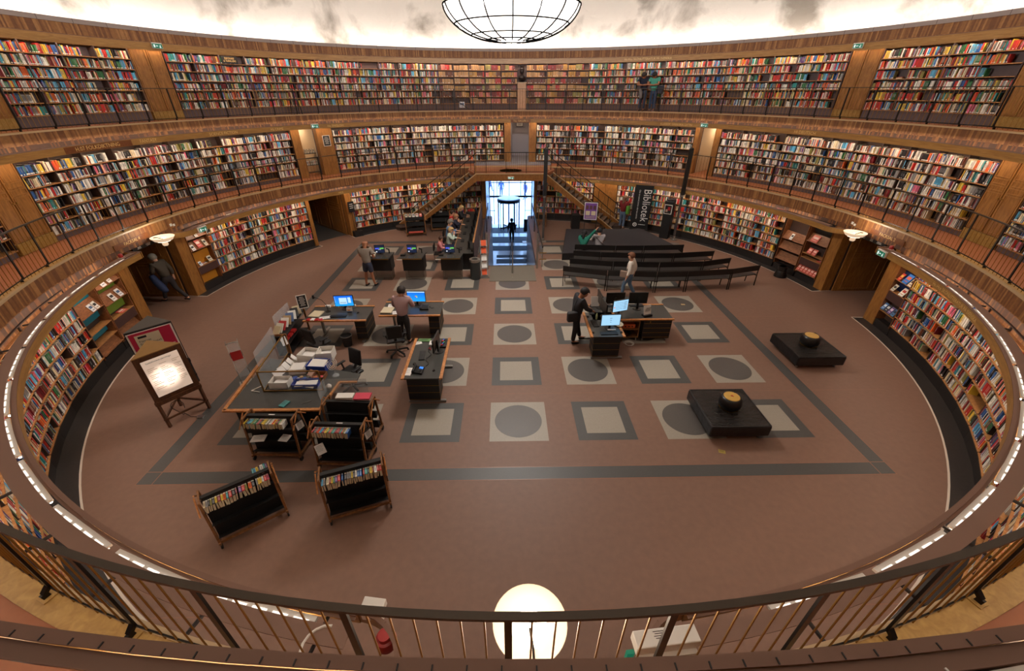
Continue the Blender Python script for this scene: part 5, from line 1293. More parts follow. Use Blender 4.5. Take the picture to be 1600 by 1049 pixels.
# wire brochure stand, far left
def brochure_stand(loc, rz, n, cols, label, h0=0.15, dz=0.26):
    root = thing('brochure_stand', label, 'brochure stand', loc, rz)
    for s in (-1, 1):
        MB().tube([(s*0.13, 0.05, 0.0), (s*0.13, 0.0, 0.5), (s*0.13, 0.0, h0+dz*n+0.1)], 0.010, 6).build('upright', M_STEEL, root)
    MB().box((0, 0.0, 0.01), (0.34, 0.30, 0.02)).build('base', M_STEEL, root)
    for q in range(n):
        z = h0+dz*q
        p_ = MB(); p_.box((0, -0.05, z+0.10), (0.26, 0.012, 0.22), rx=rad(-22)); p_.box((0, -0.05, z-0.01), (0.26, 0.06, 0.01)); p_.build('pocket', M_ACR, root)
        c1 = cols[q % len(cols)]
        m = MB(); m.box((0, -0.068, z+0.12), (0.19, 0.008, 0.21), rx=rad(-22)); 
        b = m.build('brochure', mat('brochure %d %d %d' % c1, c1, 0.5), root)
brochure_stand((-1.08, 2.55, 0), rad(10), 5, [(222, 90, 50), (226, 222, 216), (226, 222, 216), (222, 90, 50), (222, 90, 50)], 'steel stand with orange and white brochures beside the stairwell', 0.12, 0.29)
root = thing('brochure_stand', 'folding zigzag wire stand with one red booklet, left of the counter', 'brochure stand', (-6.75, -4.15, 0), rad(35))
z = 0.25
for q in range(4):
    y0, y1 = (-0.09, 0.09) if q % 2 else (0.09, -0.09)
    for s in (-1, 1): MB().bar((s*0.12, y0, z), (s*0.12, y1, z+0.24), 0.014).build('strut', M_STEEL, root)
    pk = MB(); pk.box((0, -0.06, z+0.12), (0.22, 0.012, 0.22), rx=rad(-15)); pk.build('pocket', M_RED if q == 2 else M_ACR, root); z += 0.24
for s in (-1, 1): MB().bar((s*0.12, 0, 0.0), (s*0.12, 0.09, 0.26), 0.014).build('foot', M_STEEL, root)
MB().box((0, 0, 0.01), (0.34, 0.26, 0.02)).build('base', M_STEEL, root)
MB().tube([(-0.13, -0.09, z), (-0.06, -0.12, z+0.03), (0.06, -0.12, z+0.03), (0.13, -0.09, z)], 0.012, 6).build('top_bow', M_STEEL, root)
# ---- right cluster
desk(1.97, 2.88, -3.33, -1.95, 'oak edged terminal desk seen end-on with four black drawers, right cluster', edge='y')
root = thing('counter_desk', 'long oak edged terminal counter with open shelf and black drawer cabinet, right cluster', 'desk', (3.34, -1.94, 0))
MB().box((0, 0, 0.734), (2.28, 0.95, 0.03)).build('worktop', M_DTOP, root); MB().box((0, 0.46, 0.742), (2.3, 0.06, 0.036)).build('oak_edge', M_BEAM, root); MB().box((0.35, -0.46, 0.742), (1.62, 0.06, 0.036)).build('oak_edge', M_BEAM, root)
for z in (0.14, 0.40, 0.66): MB().box((-0.10, -0.05, z), (0.62, 0.75, 0.02)).build('open_shelf', M_OAKL, root)
for x in (-0.42, 0.22): MB().box((x, -0.05, 0.41), (0.02, 0.75, 0.58)).build('side_panel', M_OAKL, root)
MB().box((-0.10, 0.32, 0.41), (0.62, 0.02, 0.58)).build('back_panel', M_CASE, root)
for x in (-0.38, 0.2): MB().cyl((x, -0.35, 0), (x, -0.35, 0.13), 0.02, n=8).build('leg', M_STEEL, root)
cabm = MB().box((0.72, -0.12, 0.42), (0.80, 0.66, 0.60)).build('drawer_cabinet', M_BLACK, root)
for q in range(4): MB().box((0.72, -0.455, 0.16+0.15*q), (0.76, 0.012, 0.010)).build('drawer_line', M_BRASS, cabm)
MB().box((0.50, -0.46, 0.66), (0.03, 0.012, 0.04)).build('lock', M_BRASS, cabm)
for x in (0.38, 1.05): MB().cyl((x-0.02, -0.38, 0.04), (x+0.02, -0.38, 0.04), 0.04, n=12).build('caster', M_STEEL, cabm); MB().cyl((x, -0.38, 0.05), (x, -0.38, 0.13), 0.015, n=8).build('caster_stem', M_STEEL, cabm)
root = thing('orange_box', 'orange equipment box with knobs on the open shelf of the right counter', 'box', (3.28, -2.18, .41)); MB().box((0, 0, 0.06), (0.36, 0.24, 0.12)).build('box', mat('orange equipment', (206, 92, 44), 0.4), root)
for q in range(3): MB().cyl((-0.1+0.1*q, -0.12, 0.06), (-0.1+0.1*q, -0.14, 0.06), 0.02, n=10).build('knob', M_BLACK, root)
paper((3.22, -2.1, .535), 0, 'yellow folder on top of the orange equipment box', 0.22, 0.12, 0.05, mat('yellow folder', (206, 176, 40), 0.5), 'folder', 'folder', False)
paper((3.20, -2.2, .671), rad(5), 'stack of white paper on the upper open shelf of the right counter', 0.45, 0.3, 0.03, lines=False)
cc = MB()
for r in range(3): cc.lathe([(0.10+0.03*r, 0.012*r), (0.11+0.03*r, 0.012*r), (0.11+0.03*r, 0.012*r+0.012), (0.10+0.03*r, 0.012*r+0.012)], 24, (3.25, -2.2, 0.151), closed=True)
tag(cc.build('cable_coil', M_BLACK), 'coil of black cable on the lowest open shelf', 'cable')
cc = MB()
for r in range(3): cc.lathe([(0.09+0.02*r, 0.01*r), (0.10+0.02*r, 0.01*r), (0.10+0.02*r, 0.01*r+0.01), (0.09+0.02*r, 0.01*r+0.01)], 24, (3.3, -2.5, 0.002), closed=True)
tag(cc.build('cable_coil', M_WHITEM), 'loops of white cable on the floor under the right counter', 'cable')
monitor((2.55, -2.93, .752), rad(3), 'front monitor with pale blue page at the end of the right cluster', 'page', 0.50, 0.31)
monitor((2.95, -2.30, .752), rad(18), 'tilted monitor showing a catalogue list in the right cluster', 'catalogue', 0.46, 0.33, 0.22)
monitor((2.95, -1.70, .752), rad(182), 'left of two monitors seen from behind, right cluster', 'catalogue', 0.52, 0.32, 0.18)
monitor((3.62, -1.70, .752), rad(180), 'right of two monitors seen from behind, right cluster', 'catalogue', 0.52, 0.32, 0.18)
monitor((2.50, -2.22, .752), rad(-84), 'near edge-on monitor facing the person in black', 'off', 0.50, 0.32, 0.16)
monitor((2.50, -1.66, .752), rad(-88), 'far edge-on monitor facing the person in black', 'off', 0.50, 0.32, 0.16)
keyboard((2.48, -3.17, .752), rad(2), 'black keyboard at the near end of the right cluster', 0.46); keyboard((2.20, -2.62, .752), rad(-84), 'keyboard on the left side of the right cluster', 0.40); keyboard((2.22, -1.9, .752), rad(-88), 'keyboard under the hands of the person in black', 0.40)
keyboard((3.66, -1.56+0.02, .752), rad(180), 'keyboard behind the right rear monitor', 0.42); keyboard((2.92, -1.545, .752), rad(180), 'keyboard behind the left rear monitor', 0.42)
mouse((2.82, -3.13, .752), 'black mouse at the near right corner of the right cluster'); mouse((2.07, -3.12, .752), 'black mouse at the near left corner of the right cluster'); mouse((2.08, -2.22, .752), 'black mouse before the person in black')
root = thing('sign_holder', 'printed sheet in a black holder, back left of the right cluster', 'sign', (2.40, -1.56, .752), rad(2)); MB().box((0, 0, 0.16), (0.24, 0.01, 0.30), rx=rad(-14)).build('sheet', M_PAPER, root); MB().box((0, 0.02, 0.02), (0.25, 0.10, 0.03)).build('base', M_BLACK, root)
t = MB(); [t.box((0, -0.012+0.007*q*0.9-0.0*q, 0.25-0.03*q), (0.18, 0.004, 0.008), rx=rad(-14)) for q in range(6)]; 
root2 = thing('sign_holder', 'printed sheet leaning in a black holder at the front right of the right cluster', 'sign', (3.78, -2.20, .752), rad(20)); MB().box((0, 0.02, 0.17), (0.24, 0.01, 0.30), rx=rad(-14)).build('sheet', M_PAPER, root2); MB().box((0, 0.0, 0.03), (0.27, 0.14, 0.05)).build('base', M_BLACK, root2)
for q in range(5): MB().box((0, -0.02+0.0072*q, 0.27-0.03*q), (0.17, 0.004, 0.008), rx=rad(-14)).build('line', M_KEY, root2)
o = MB().lathe([(0.025, 0), (0.028, 0.12), (0.012, 0.15), (0.014, 0.17), (0.001, 0.175)], 14).build('bottle', mat('pale green bottle', (190, 200, 150), 0.3), smooth=True); o.location = (2.30, -2.36, .752); tag(o, 'small bottle with green cap beside the near edge-on monitor', 'bottle')
o = MB().lathe([(0.001, 0), (0.09, 0.01), (0.12, 0.04), (0.06, 0.07), (0.001, 0.06)], 9).build('cloth', mat('beige cloth', (184, 172, 150), 0.9), smooth=True); o.location = (2.84, -2.72, .752); o.scale = (1.1, 1.3, 1); tag(o, 'crumpled beige cloth by the front monitor', 'cloth')
paper((2.58, -3.02, .77), 0, 'white strip under the front monitor', 0.22, 0.05, 0.02, M_WHITEM, 'label_strip', 'strip', False)
# ---- self service kiosks
M_FROST = mat('frosted brown panel', (112, 100, 88), 0.3, alpha=0.55)
def kiosk(x, label):
    root = thing('kiosk', label, 'kiosk', (x, 2.50, 0))
    t = MB(); t.prism([(-0.48, -0.37), (0.42, -0.37), (0.50, 0.36), (-0.30, 0.36)], 0.90, 0.94); t.build('worktop', M_DTOP, root)
    MB().bar((-0.49, -0.37, 0.915), (0.43, -0.37, 0.915), 0.02, 0.035).build('brass_edge', M_BRASS, root)
    MB().box((0.06, 0.05, 0.64), (0.80, 0.50, 0.50)).build('body', M_BLACK, root)
    MB().box((0.06, 0.05, 0.19), (0.72, 0.42, 0.38)).build('frosted_base', M_FROST, root)
    MB().box((-0.40, -0.385, 0.90), (0.20, 0.01, 0.035)).build('nameplate', M_WHITEM, root)
    MB().tube([(0.34, 0.22, 0.94), (0.34, 0.22, 1.10), (0.26, 0.16, 1.15)], 0.022, 8).build('scanner', M_BLACK, root)
    MB().box((-0.32, -0.05, 0.965), (0.18, 0.14, 0.05)).build('card_reader', M_BLACKG, root)
    for s in (-1, 1): MB().box((0.02+s*0.13, -0.22, 0.943), (0.012, 0.22, 0.006)).build('brass_strip', M_BRASS, root)
    MB().lathe([(0.04, 0.942), (0.05, 0.942), (0.05, 0.945), (0.04, 0.945)], 16, (0.30, -0.12, 0), closed=True).build('brass_ring', M_BRASS, root)
for x, nm in ((-4.84, 'left'), (-3.87, 'middle'), (-2.40, 'right')): pass
kiosk(-5.04, 'leftmost black self-service kiosk, behind the man in shorts'); kiosk(-3.80, 'middle black self-service kiosk'); kiosk(-2.36, 'right black self-service kiosk beside the computer tables')
monitor((-5.02, 2.62, .942), rad(10), 'screen with light bar on the leftmost kiosk', 'menu', 0.34, 0.29, 0.06); monitor((-3.80, 2.62, .942), 0, 'dark menu screen with green tab on the middle kiosk', 'menu', 0.34, 0.29, 0.06); monitor((-2.36, 2.62, .942), 0, 'dark menu screen with green tab on the right kiosk', 'menu', 0.34, 0.29, 0.06)
root = thing('litter_bin', 'tall charcoal litter bin with steel rim beside the brochure stand', 'bin', (-1.42, 2.42, 0))
MB().lathe([(0.001, 0.002), (0.19, 0.002), (0.20, 0.70), (0.001, 0.70)], 28).build('body', mat('charcoal bin', (44, 48, 48), 0.45), root, smooth=True); MB().lathe([(0.11, 0.72), (0.20, 0.705), (0.208, 0.80), (0.12, 0.80)], 28, closed=True).build('rim', M_STEEL, root, smooth=True)
# ---- long computer table with slatted screen
root = thing('computer_table', 'long black computer table behind the slatted screen', 'table', (-1.95, 6.5, 0))
MB().box((0, 0, 0.735), (0.82, 6.6, 0.03)).build('tabletop', M_DTOP, root); MB().box((-0.40, 0, 0.738), (0.03, 6.6, 0.036)).build('edge', M_SHELF, root)
for y in (-3.1, -1.05, 1.05, 3.1): MB().box((0.0, y, 0.36), (0.7, 0.05, 0.72)).build('leg', M_BLACK, root)
MB().box((0.36, -3.05, 0.4), (0.06, 0.1, 0.8)).build('end_panel', M_BLACK, root)
root = thing('slatted_screen', 'long black slatted screen on the right side of the computer table', 'screen', (-1.50, 6.5, 0))
sl = MB(); sl.box((0, 0, 0.62), (0.02, 6.7, 1.15))
for q in range(96): sl.box((0.016, -3.32+0.07*q, 0.62), (0.016, 0.022, 1.15), 1)
sl.build('slats', [M_BLACK, M_CASE2], root); MB().box((0, 0, 1.205), (0.06, 6.72, 0.02)).build('top_rail', M_SHELF, root)
for q in range(6):
    y = 3.75+1.05*q
    monitor((-1.75, y, .752), rad(-90), 'black monitor on the long computer table, %s from the kiosks' % ORD[q+1], 'off', 0.42, 0.27, 0.1, 'monitors on the long computer table')
    keyboard((-2.08, y, .752), rad(-90), 'keyboard on the long computer table, %s from the kiosks' % ORD[q+1], 0.38)
def simple_chair(loc, rz, label):
    root = thing('chair', label, 'chair', loc, rz)
    MB().box((0, 0, 0.44), (0.42, 0.42, 0.04)).build('seat', M_BLACK, root, bevel=0.01); MB().box((0, -0.20, 0.72), (0.40, 0.03, 0.26)).build('backrest', M_BLACK, root, bevel=0.01)
    for sx in (-1, 1):
        for sy in (-1, 1): MB().bar((sx*0.19, sy*0.19, 0), (sx*0.18, sy*0.18, 0.44), 0.022).build('leg', M_STEEL, root)
        MB().bar((sx*0.18, -0.19, 0.44), (sx*0.18, -0.21, 0.8), 0.02).build('back_post', M_STEEL, root)
SEATED = [(-3.02, 4.10), (-2.72, 4.95), (-2.86, 5.95), (-2.72, 7.1), (-2.95, 7.75), (-2.60, 8.75)]
for q, (x, y) in enumerate(SEATED): simple_chair((x, y, 0), rad(-90), 'black chair at the long computer table, %s from the kiosks' % ORD[q+1])
# ---- benches
ROWS = {'front': [(1.85, 1.64), (3.39, 1.16), (5.11, 0.99), (6.23, 1.03), (7.9, 1.21), (9.1, 1.57)], 'second': [(2.2, 2.4), (3.8, 2.06), (5.5, 1.93), (7.17, 1.99), (8.38, 2.34)], 'third': [(2.47, 3.3), (3.53, 3.09), (5.19, 2.91), (6.39, 2.91), (8.09, 3.13)], 'rear': [(2.64, 4.05), (4.31, 3.87), (5.47, 3.85), (7.17, 3.92)]}
M_BENCH = mat('black lacquered bench', (28, 26, 26), 0.35); M_SEATB = mat('dark grey slatted seat', (58, 56, 55), 0.35)
for nm, pts in ROWS.items():
    for i in range(len(pts)-1):
        a, b = Vector(pts[i]), Vector(pts[i+1]); L = (b-a).length-0.015; rz = math.atan2(b.y-a.y, b.x-a.x); c = (a+b)/2
        lab = '%s bench from the left in the %s row of black benches%s' % (ORD[i+1], {'front': 'nearest', 'second': 'second', 'third': 'third', 'rear': 'farthest'}[nm], '')
        root = thing('bench', lab, 'bench', (c.x, c.y, 0), rz, 'curved rows of black benches')
        MB().box((0, 0.0, 0.70), (L, 0.025, 0.22), rx=rad(6)).build('backrest', M_BENCH, root, bevel=0.005)
        s_ = MB(); n_ = 9
        for q in range(n_): s_.box((0, 0.08+q*0.042, 0.42), (L, 0.032, 0.025))
        s_.box((0, 0.26, 0.400), (L, 0.36, 0.012)); s_.build('seat', M_SEATB, root)
        for s in (-1, 1):
            MB().bar((s*(L/2-0.03), -0.01, 0.0), (s*(L/2-0.03), 0.01, 0.78), 0.03, 0.022).build('leg', M_IRON, root); MB().bar((s*(L/2-0.03), 0.44, 0.0), (s*(L/2-0.03), 0.42, 0.41), 0.03, 0.022).build('leg', M_IRON, root)
            MB().bar((s*(L/2-0.03), 0.0, 0.395), (s*(L/2-0.03), 0.44, 0.395), 0.025, 0.02).build('seat_bearer', M_IRON, root)
# ---- stage
root = thing('stage', 'low black carpeted stage in front of the benches', 'stage')
MB().prism([(2.82, 7.98), (6.67, 7.90), (7.55, 4.75), (2.18, 4.35)], 0.0, 0.30).build('platform', mat('black stage side', (20, 18, 20), 0.6), root); MB().prism([(2.84, 7.96), (6.65, 7.88), (7.52, 4.77), (2.21, 4.37)], 0.301, 0.312).build('carpet', mat('dark grey stage carpet', (48, 44, 48), 0.85, noise=0.15, nscale=50), root)
rp = MB(); rp.box((7.55, 5.6, 0.06), (0.35, 1.4, 0.12), rz=rad(-18)); tag(rp.build('stage_ramp', mat('grey ramp', (110, 100, 96), 0.5)), 'grey metal ramp at the right side of the black stage', 'ramp')
tag(MB().tube([(7.5, 5.3, .14), (7.6, 5.5, .15), (7.7, 5.3, .14), (7.62, 5.1, .14), (7.45, 5.2, .14)], 0.02, 6).build('cable', M_BLACK), 'black cable lying on the ramp at the right of the stage', 'cable')
# banner BIBLIOTEK
T('Bibliotek', 'Bibliotek', 1.0); T('sub', 'Gillar du tystnad, b\u00f6cker eller bara att l\u00e4sa', 1.0)
root = thing('banner', 'tall black banner with white word Bibliotek standing on the stage edge', 'banner', (6.55, 8.18, 0.0), rad(-24))
MB().box((0, 0, 1.30), (0.86, 0.03, 2.10)).build('sheet', M_BLACK, root)
M_WT = mat('white print', (232, 228, 224), 0.6)
o = put_text('Bibliotek', M_WT, 'lettering', root); o.matrix_local = Matrix.Translation((0.17, -0.018, 1.40)) @ Matrix.Rotation(PI/2, 4, 'X') @ Matrix.Rotation(-PI/2, 4, 'Z') @ Matrix.Diagonal((0.44, 0.52, 1, 1))
o = put_text('sub', M_WT, 'lettering', root); o.matrix_local = Matrix.Translation((-0.19, -0.018, 1.43)) @ Matrix.Rotation(PI/2, 4, 'X') @ Matrix.Rotation(-PI/2, 4, 'Z') @ Matrix.Diagonal((0.082, 0.10, 1, 1))
e = MB(); e.cyl((-0.22, -0.017, 0.44), (-0.22, -0.019, 0.44), 0.10, n=28); e.build('emblem', M_WT, root); e = MB(); e.cyl((-0.22, -0.020, 0.44), (-0.22, -0.021, 0.44), 0.075, n=6); e.build('emblem_centre', M_BLACK, root); e = MB(); e.cyl((-0.22, -0.022, 0.45), (-0.22, -0.023, 0.45), 0.03, n=16); e.build('emblem_dot', M_WT, root)
MB().box((0.12, -0.018, 0.46), (0.34, 0.003, 0.02)).build('imprint', M_WT, root); MB().box((0, 0.0, 0.22), (0.9, 0.18, 0.06)).build('base', M_BLACK, root)
for x in (-0.3, 0.3): MB().cyl((x, -0.0, 0.0), (x, 0.0, 0.2), 0.02, n=8).build('foot', M_STEEL, root)
root = thing('poster_pillar', 'black pillar with a small framed picture right of the banner', 'pillar', (7.66, 7.45, 0), rad(-35)); MB().box((0, 0, 0.90), (0.42, 0.42, 1.80)).build('body', M_BLACK, root, bevel=0.02); MB().lathe([(0.20, 1.80), (0.2, 1.86), (0.001, 1.87)], 20).build('cap', M_BLACK, root)
MB().box((0, -0.222, 1.42), (0.36, 0.012, 0.44)).build('frame', M_WHITEM, root); p_ = MB(); p_.box((0, -0.230, 1.42), (0.30, 0.006, 0.38), 0); p_.box((0.04, -0.235, 1.46), (0.12, 0.004, 0.16), 1); p_.box((-0.06, -0.235, 1.36), (0.1, 0.004, 0.12), 2); p_.build('picture', [M_BLACK, M_RED, mat('pale skin print', (190, 150, 130))], root)
# masts
def mast(x, y, h, label, az=0):
    root = thing('light_mast', label, 'mast', (x, y, 0)); MB().lathe([(0.16, 0), (0.16, 0.03), (0.07, 0.07), (0.06, 0.20)], 16).build('base', M_STEEL, root, smooth=True); MB().cyl((0, 0, 0.15), (0, 0, h*0.52), 0.055, n=16).build('pole', mat('dark grey pole', (74, 68, 66), 0.4), root, smooth=True)
    MB().box((0, 0, h*0.76), (0.16, 0.14, h*0.48)).build('upper_housing', M_BLACK, root, bevel=0.01); MB().lathe([(0.001, h+0.04), (0.07, h+0.03), (0.08, h)], 16).build('cap', M_BLACK, root); MB().cyl((0, 0, h*0.5), (0, 0, h*0.53), 0.07, n=16).build('collar', M_STEEL, root)
mast(1.57, 6.89, 4.15, 'tall black mast right of the stairwell'); mast(7.99, 7.06, 4.1, 'tall black mast right of the poster pillar')
# poster stand and lectern on stage
root = thing('poster_stand', 'purple framed poster on a black stand at the left of the stage', 'poster', (3.78, 7.0, 0.31), rad(-12))
MB().box((0, 0, 1.12), (0.66, 0.04, 0.86)).build('frame', M_BLACK, root)
p_ = MB(); p_.box((0, -0.022, 1.12), (0.60, 0.006, 0.80), 0); p_.box((0, -0.027, 1.12), (0.54, 0.004, 0.74), 1)
for q in range(3): p_.box((-0.17+0.17*q, -0.031, 1.29), (0.12, 0.003, 0.18), 2)
for q in range(2): p_.box((-0.13+0.26*q, -0.031, 1.03), (0.2, 0.003, 0.2), 3)
for q in range(3): p_.box((0, -0.031, 0.88-0.04*q), (0.44, 0.003, 0.012), 3)
p_.build('poster', [M_PAPER, mat('purple print', (116, 72, 150), 0.5), mat('dusky portrait print', (96, 60, 60), 0.5), M_MANILA], root)
for x in (-0.24, 0.30): MB().bar((x, 0.02, 0), (x, 0.02, 0.75), 0.03).build('leg', M_BLACK, root)
tag(MB().box((3.45, 9.1, 0.38), (0.42, 0.42, 0.75)).build('loudspeaker', M_BLACK, bevel=0.02), 'black loudspeaker box behind the left corner of the stage', 'loudspeaker')
root = thing('wooden_rack', 'small oak rack with a blue book by the right of the stairwell', 'rack', (1.75, 9.6, 0), rad(-10))
for s in (-1, 1): MB().box((s*0.2, 0, 0.5), (0.03, 0.3, 1.0)).build('side_panel', M_OAKL, root)
for z in (0.3, 0.65, 0.95): MB().box((0, 0, z), (0.4, 0.28, 0.02)).build('shelf', M_OAKL, root)
paper((1.73, 9.5, 0.975), rad(20), 'blue book lying on top of the small oak rack', 0.24, 0.2, 0.04, mat('blue cover', (40, 120, 160), 0.5), 'book_lying', 'book', False)
# sign on weighted foot by the dark passage
root = thing('floor_sign', 'black sign board on a stem in a black planter box beside the dark passage', 'sign', (-7.66, 8.02, 0), rad(43))
MB().box((0, 0, 0.13), (0.42, 0.3, 0.26)).build('planter', M_BLACK, root); MB().cyl((-0.1, 0, 0.2), (-0.1, 0, 1.35), 0.014, n=8).build('stem', M_BLACK, root); MB().cyl((0.1, 0, 0.2), (0.1, 0, 1.0), 0.010, n=8).build('stem', M_BLACK, root)
MB().box((-0.08, 0, 1.45), (0.30, 0.02, 0.50)).build('board', M_BLACK, root); l_ = MB(); [l_.box((-0.08, -0.013, 1.58-0.09*q), (0.16+0.02*(q % 2), 0.003, 0.025)) for q in range(3)]; l_.build('lettering', M_WHITEM, root)
root = thing('kick_stool', 'round black step stool by the right display shelves', 'stool', (10.55, 2.40, 0)); MB().lathe([(0.001, 0.002), (0.23, 0.002), (0.22, 0.10), (0.17, 0.24), (0.001, 0.24)], 24).build('drum', M_BLACKG, root, smooth=True); MB().lathe([(0.15, 0.24), (0.165, 0.36), (0.15, 0.42), (0.001, 0.425)], 24).build('step', M_BLACKG, root, smooth=True); MB().lathe([(0.001, 0.428), (0.12, 0.428)], 20).build('tread_pad', M_LEDGE, root)
# ---- leather seats with drums
M_LEATH = mat('black leather', (26, 22, 22), 0.28, bump=0.6, nscale=5.0)
def leather_mat():
    m, nt, b = _new('creased black leather'); b.inputs['Base Color'].default_value = rgb(30, 26, 25); b.inputs['Roughness'].default_value = 0.27
    tc = nt.nodes.new('ShaderNodeTexCoord'); mp = nt.nodes.new('ShaderNodeMapping'); nt.links.new(tc.outputs['Object'], mp.inputs[0])
    n = nt.nodes.new('ShaderNodeTexNoise'); n.inputs['Scale'].default_value = 4.0; n.inputs['Detail'].default_value = 3; n.inputs['Distortion'].default_value = 1.5; mp.inputs['Scale'].default_value = (1, 3.5, 1); nt.links.new(mp.outputs[0], n.inputs['Vector'])
    bp = nt.nodes.new('ShaderNodeBump'); bp.inputs['Strength'].default_value = 0.9; bp.inputs['Distance'].default_value = 0.05; nt.links.new(n.outputs['Fac'], bp.inputs['Height']); nt.links.new(bp.outputs['Normal'], b.inputs['Normal']); return m
M_CREASE = leather_mat()
def pouf(cx, cy, label, spot):
    root = thing('leather_seat', label, 'seat', (cx, cy, 0)); b = MB().box((0, 0, 0.235), (1.26, 1.26, 0.26)).build('body', M_LEATH, root, bevel=0.03); MB().box((0, 0, 0.366), (1.20, 1.20, 0.02)).build('seat_pad', M_CREASE, root, bevel=0.008)
    pp = MB(); 
    for s in (-1, 1): pp.bar((s*0.61, -0.61, 0.372), (s*0.61, 0.61, 0.372), 0.014); pp.bar((-0.61, s*0.61, 0.372), (0.61, s*0.61, 0.372), 0.014)
    pp.build('piping', M_LEATH, root)
    for sx in (-1, 1):
        for sy in (-1, 1): MB().cyl((sx*0.5, sy*0.5, 0), (sx*0.5, sy*0.5, 0.11), 0.03, n=10).build('foot', M_STEEL, root)
    d = MB(); d.lathe([(0.175, 0.376), (0.18, 0.39), (0.225, 0.45), (0.235, 0.53), (0.215, 0.62), (0.185, 0.66), (0.17, 0.665)], 36); do = d.build('drum', M_LEATH, root, smooth=True)
    MB().lathe([(0.178, 0.377), (0.192, 0.377), (0.200, 0.392), (0.182, 0.392)], 36, closed=True).build('brass_ring', M_BRASS, do)
    MB().lathe([(0.001, 0.676), (0.155, 0.674), (0.168, 0.662), (0.168, 0.64)], 36).build('gilt_top', mat('gilt leather top', (206, 160, 72), 0.4, noise=0.25, nscale=6), do, smooth=True)
    if spot: MB().box((0.0, 0.01, 0.679), (0.045, 0.03, 0.004), rz=0.4).build('red_mark', M_RED, do); MB().box((0.01, -0.01, 0.680), (0.02, 0.04, 0.003), rz=0.9).build('red_mark', M_RED, do)
pouf(4.57, -5.72, 'near square black leather seat with gilt topped drum and a red mark', True); pouf(7.93, -3.22, 'far square black leather seat with gilt topped drum', False)
paper((4.10, -6.65, 0.003), rad(-20), 'small yellow slip on the floor in front of the near leather seat', 0.13, 0.09, 0.002, mat('yellow slip', (176, 150, 70)), 'paper_slip'); paper((5.81, 0.0, 0.003), rad(-5), 'small tan slip on the dark disc of the floor', 0.13, 0.09, 0.002, mat('tan slip', (190, 160, 110)), 'paper_slip', lines=False)
# ---- triangular sign pillars
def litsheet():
    # hot spot painted into the emission, fading from one point; no lamp behind
    m, nt, b = _new('paper with painted glow'); b.inputs['Base Color'].default_value = rgb(226, 204, 190)
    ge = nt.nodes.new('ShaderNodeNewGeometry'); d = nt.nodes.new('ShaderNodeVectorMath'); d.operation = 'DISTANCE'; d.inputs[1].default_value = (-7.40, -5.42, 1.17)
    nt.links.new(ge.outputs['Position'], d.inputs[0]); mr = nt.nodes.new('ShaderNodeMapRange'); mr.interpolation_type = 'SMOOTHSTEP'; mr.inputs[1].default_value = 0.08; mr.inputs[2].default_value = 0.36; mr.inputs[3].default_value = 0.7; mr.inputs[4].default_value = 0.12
    nt.links.new(d.outputs['Value'], mr.inputs[0]); nt.links.new(mr.outputs[0], b.inputs['Emission Strength']); b.inputs['Emission Color'].default_value = rgb(255, 226, 200); return m
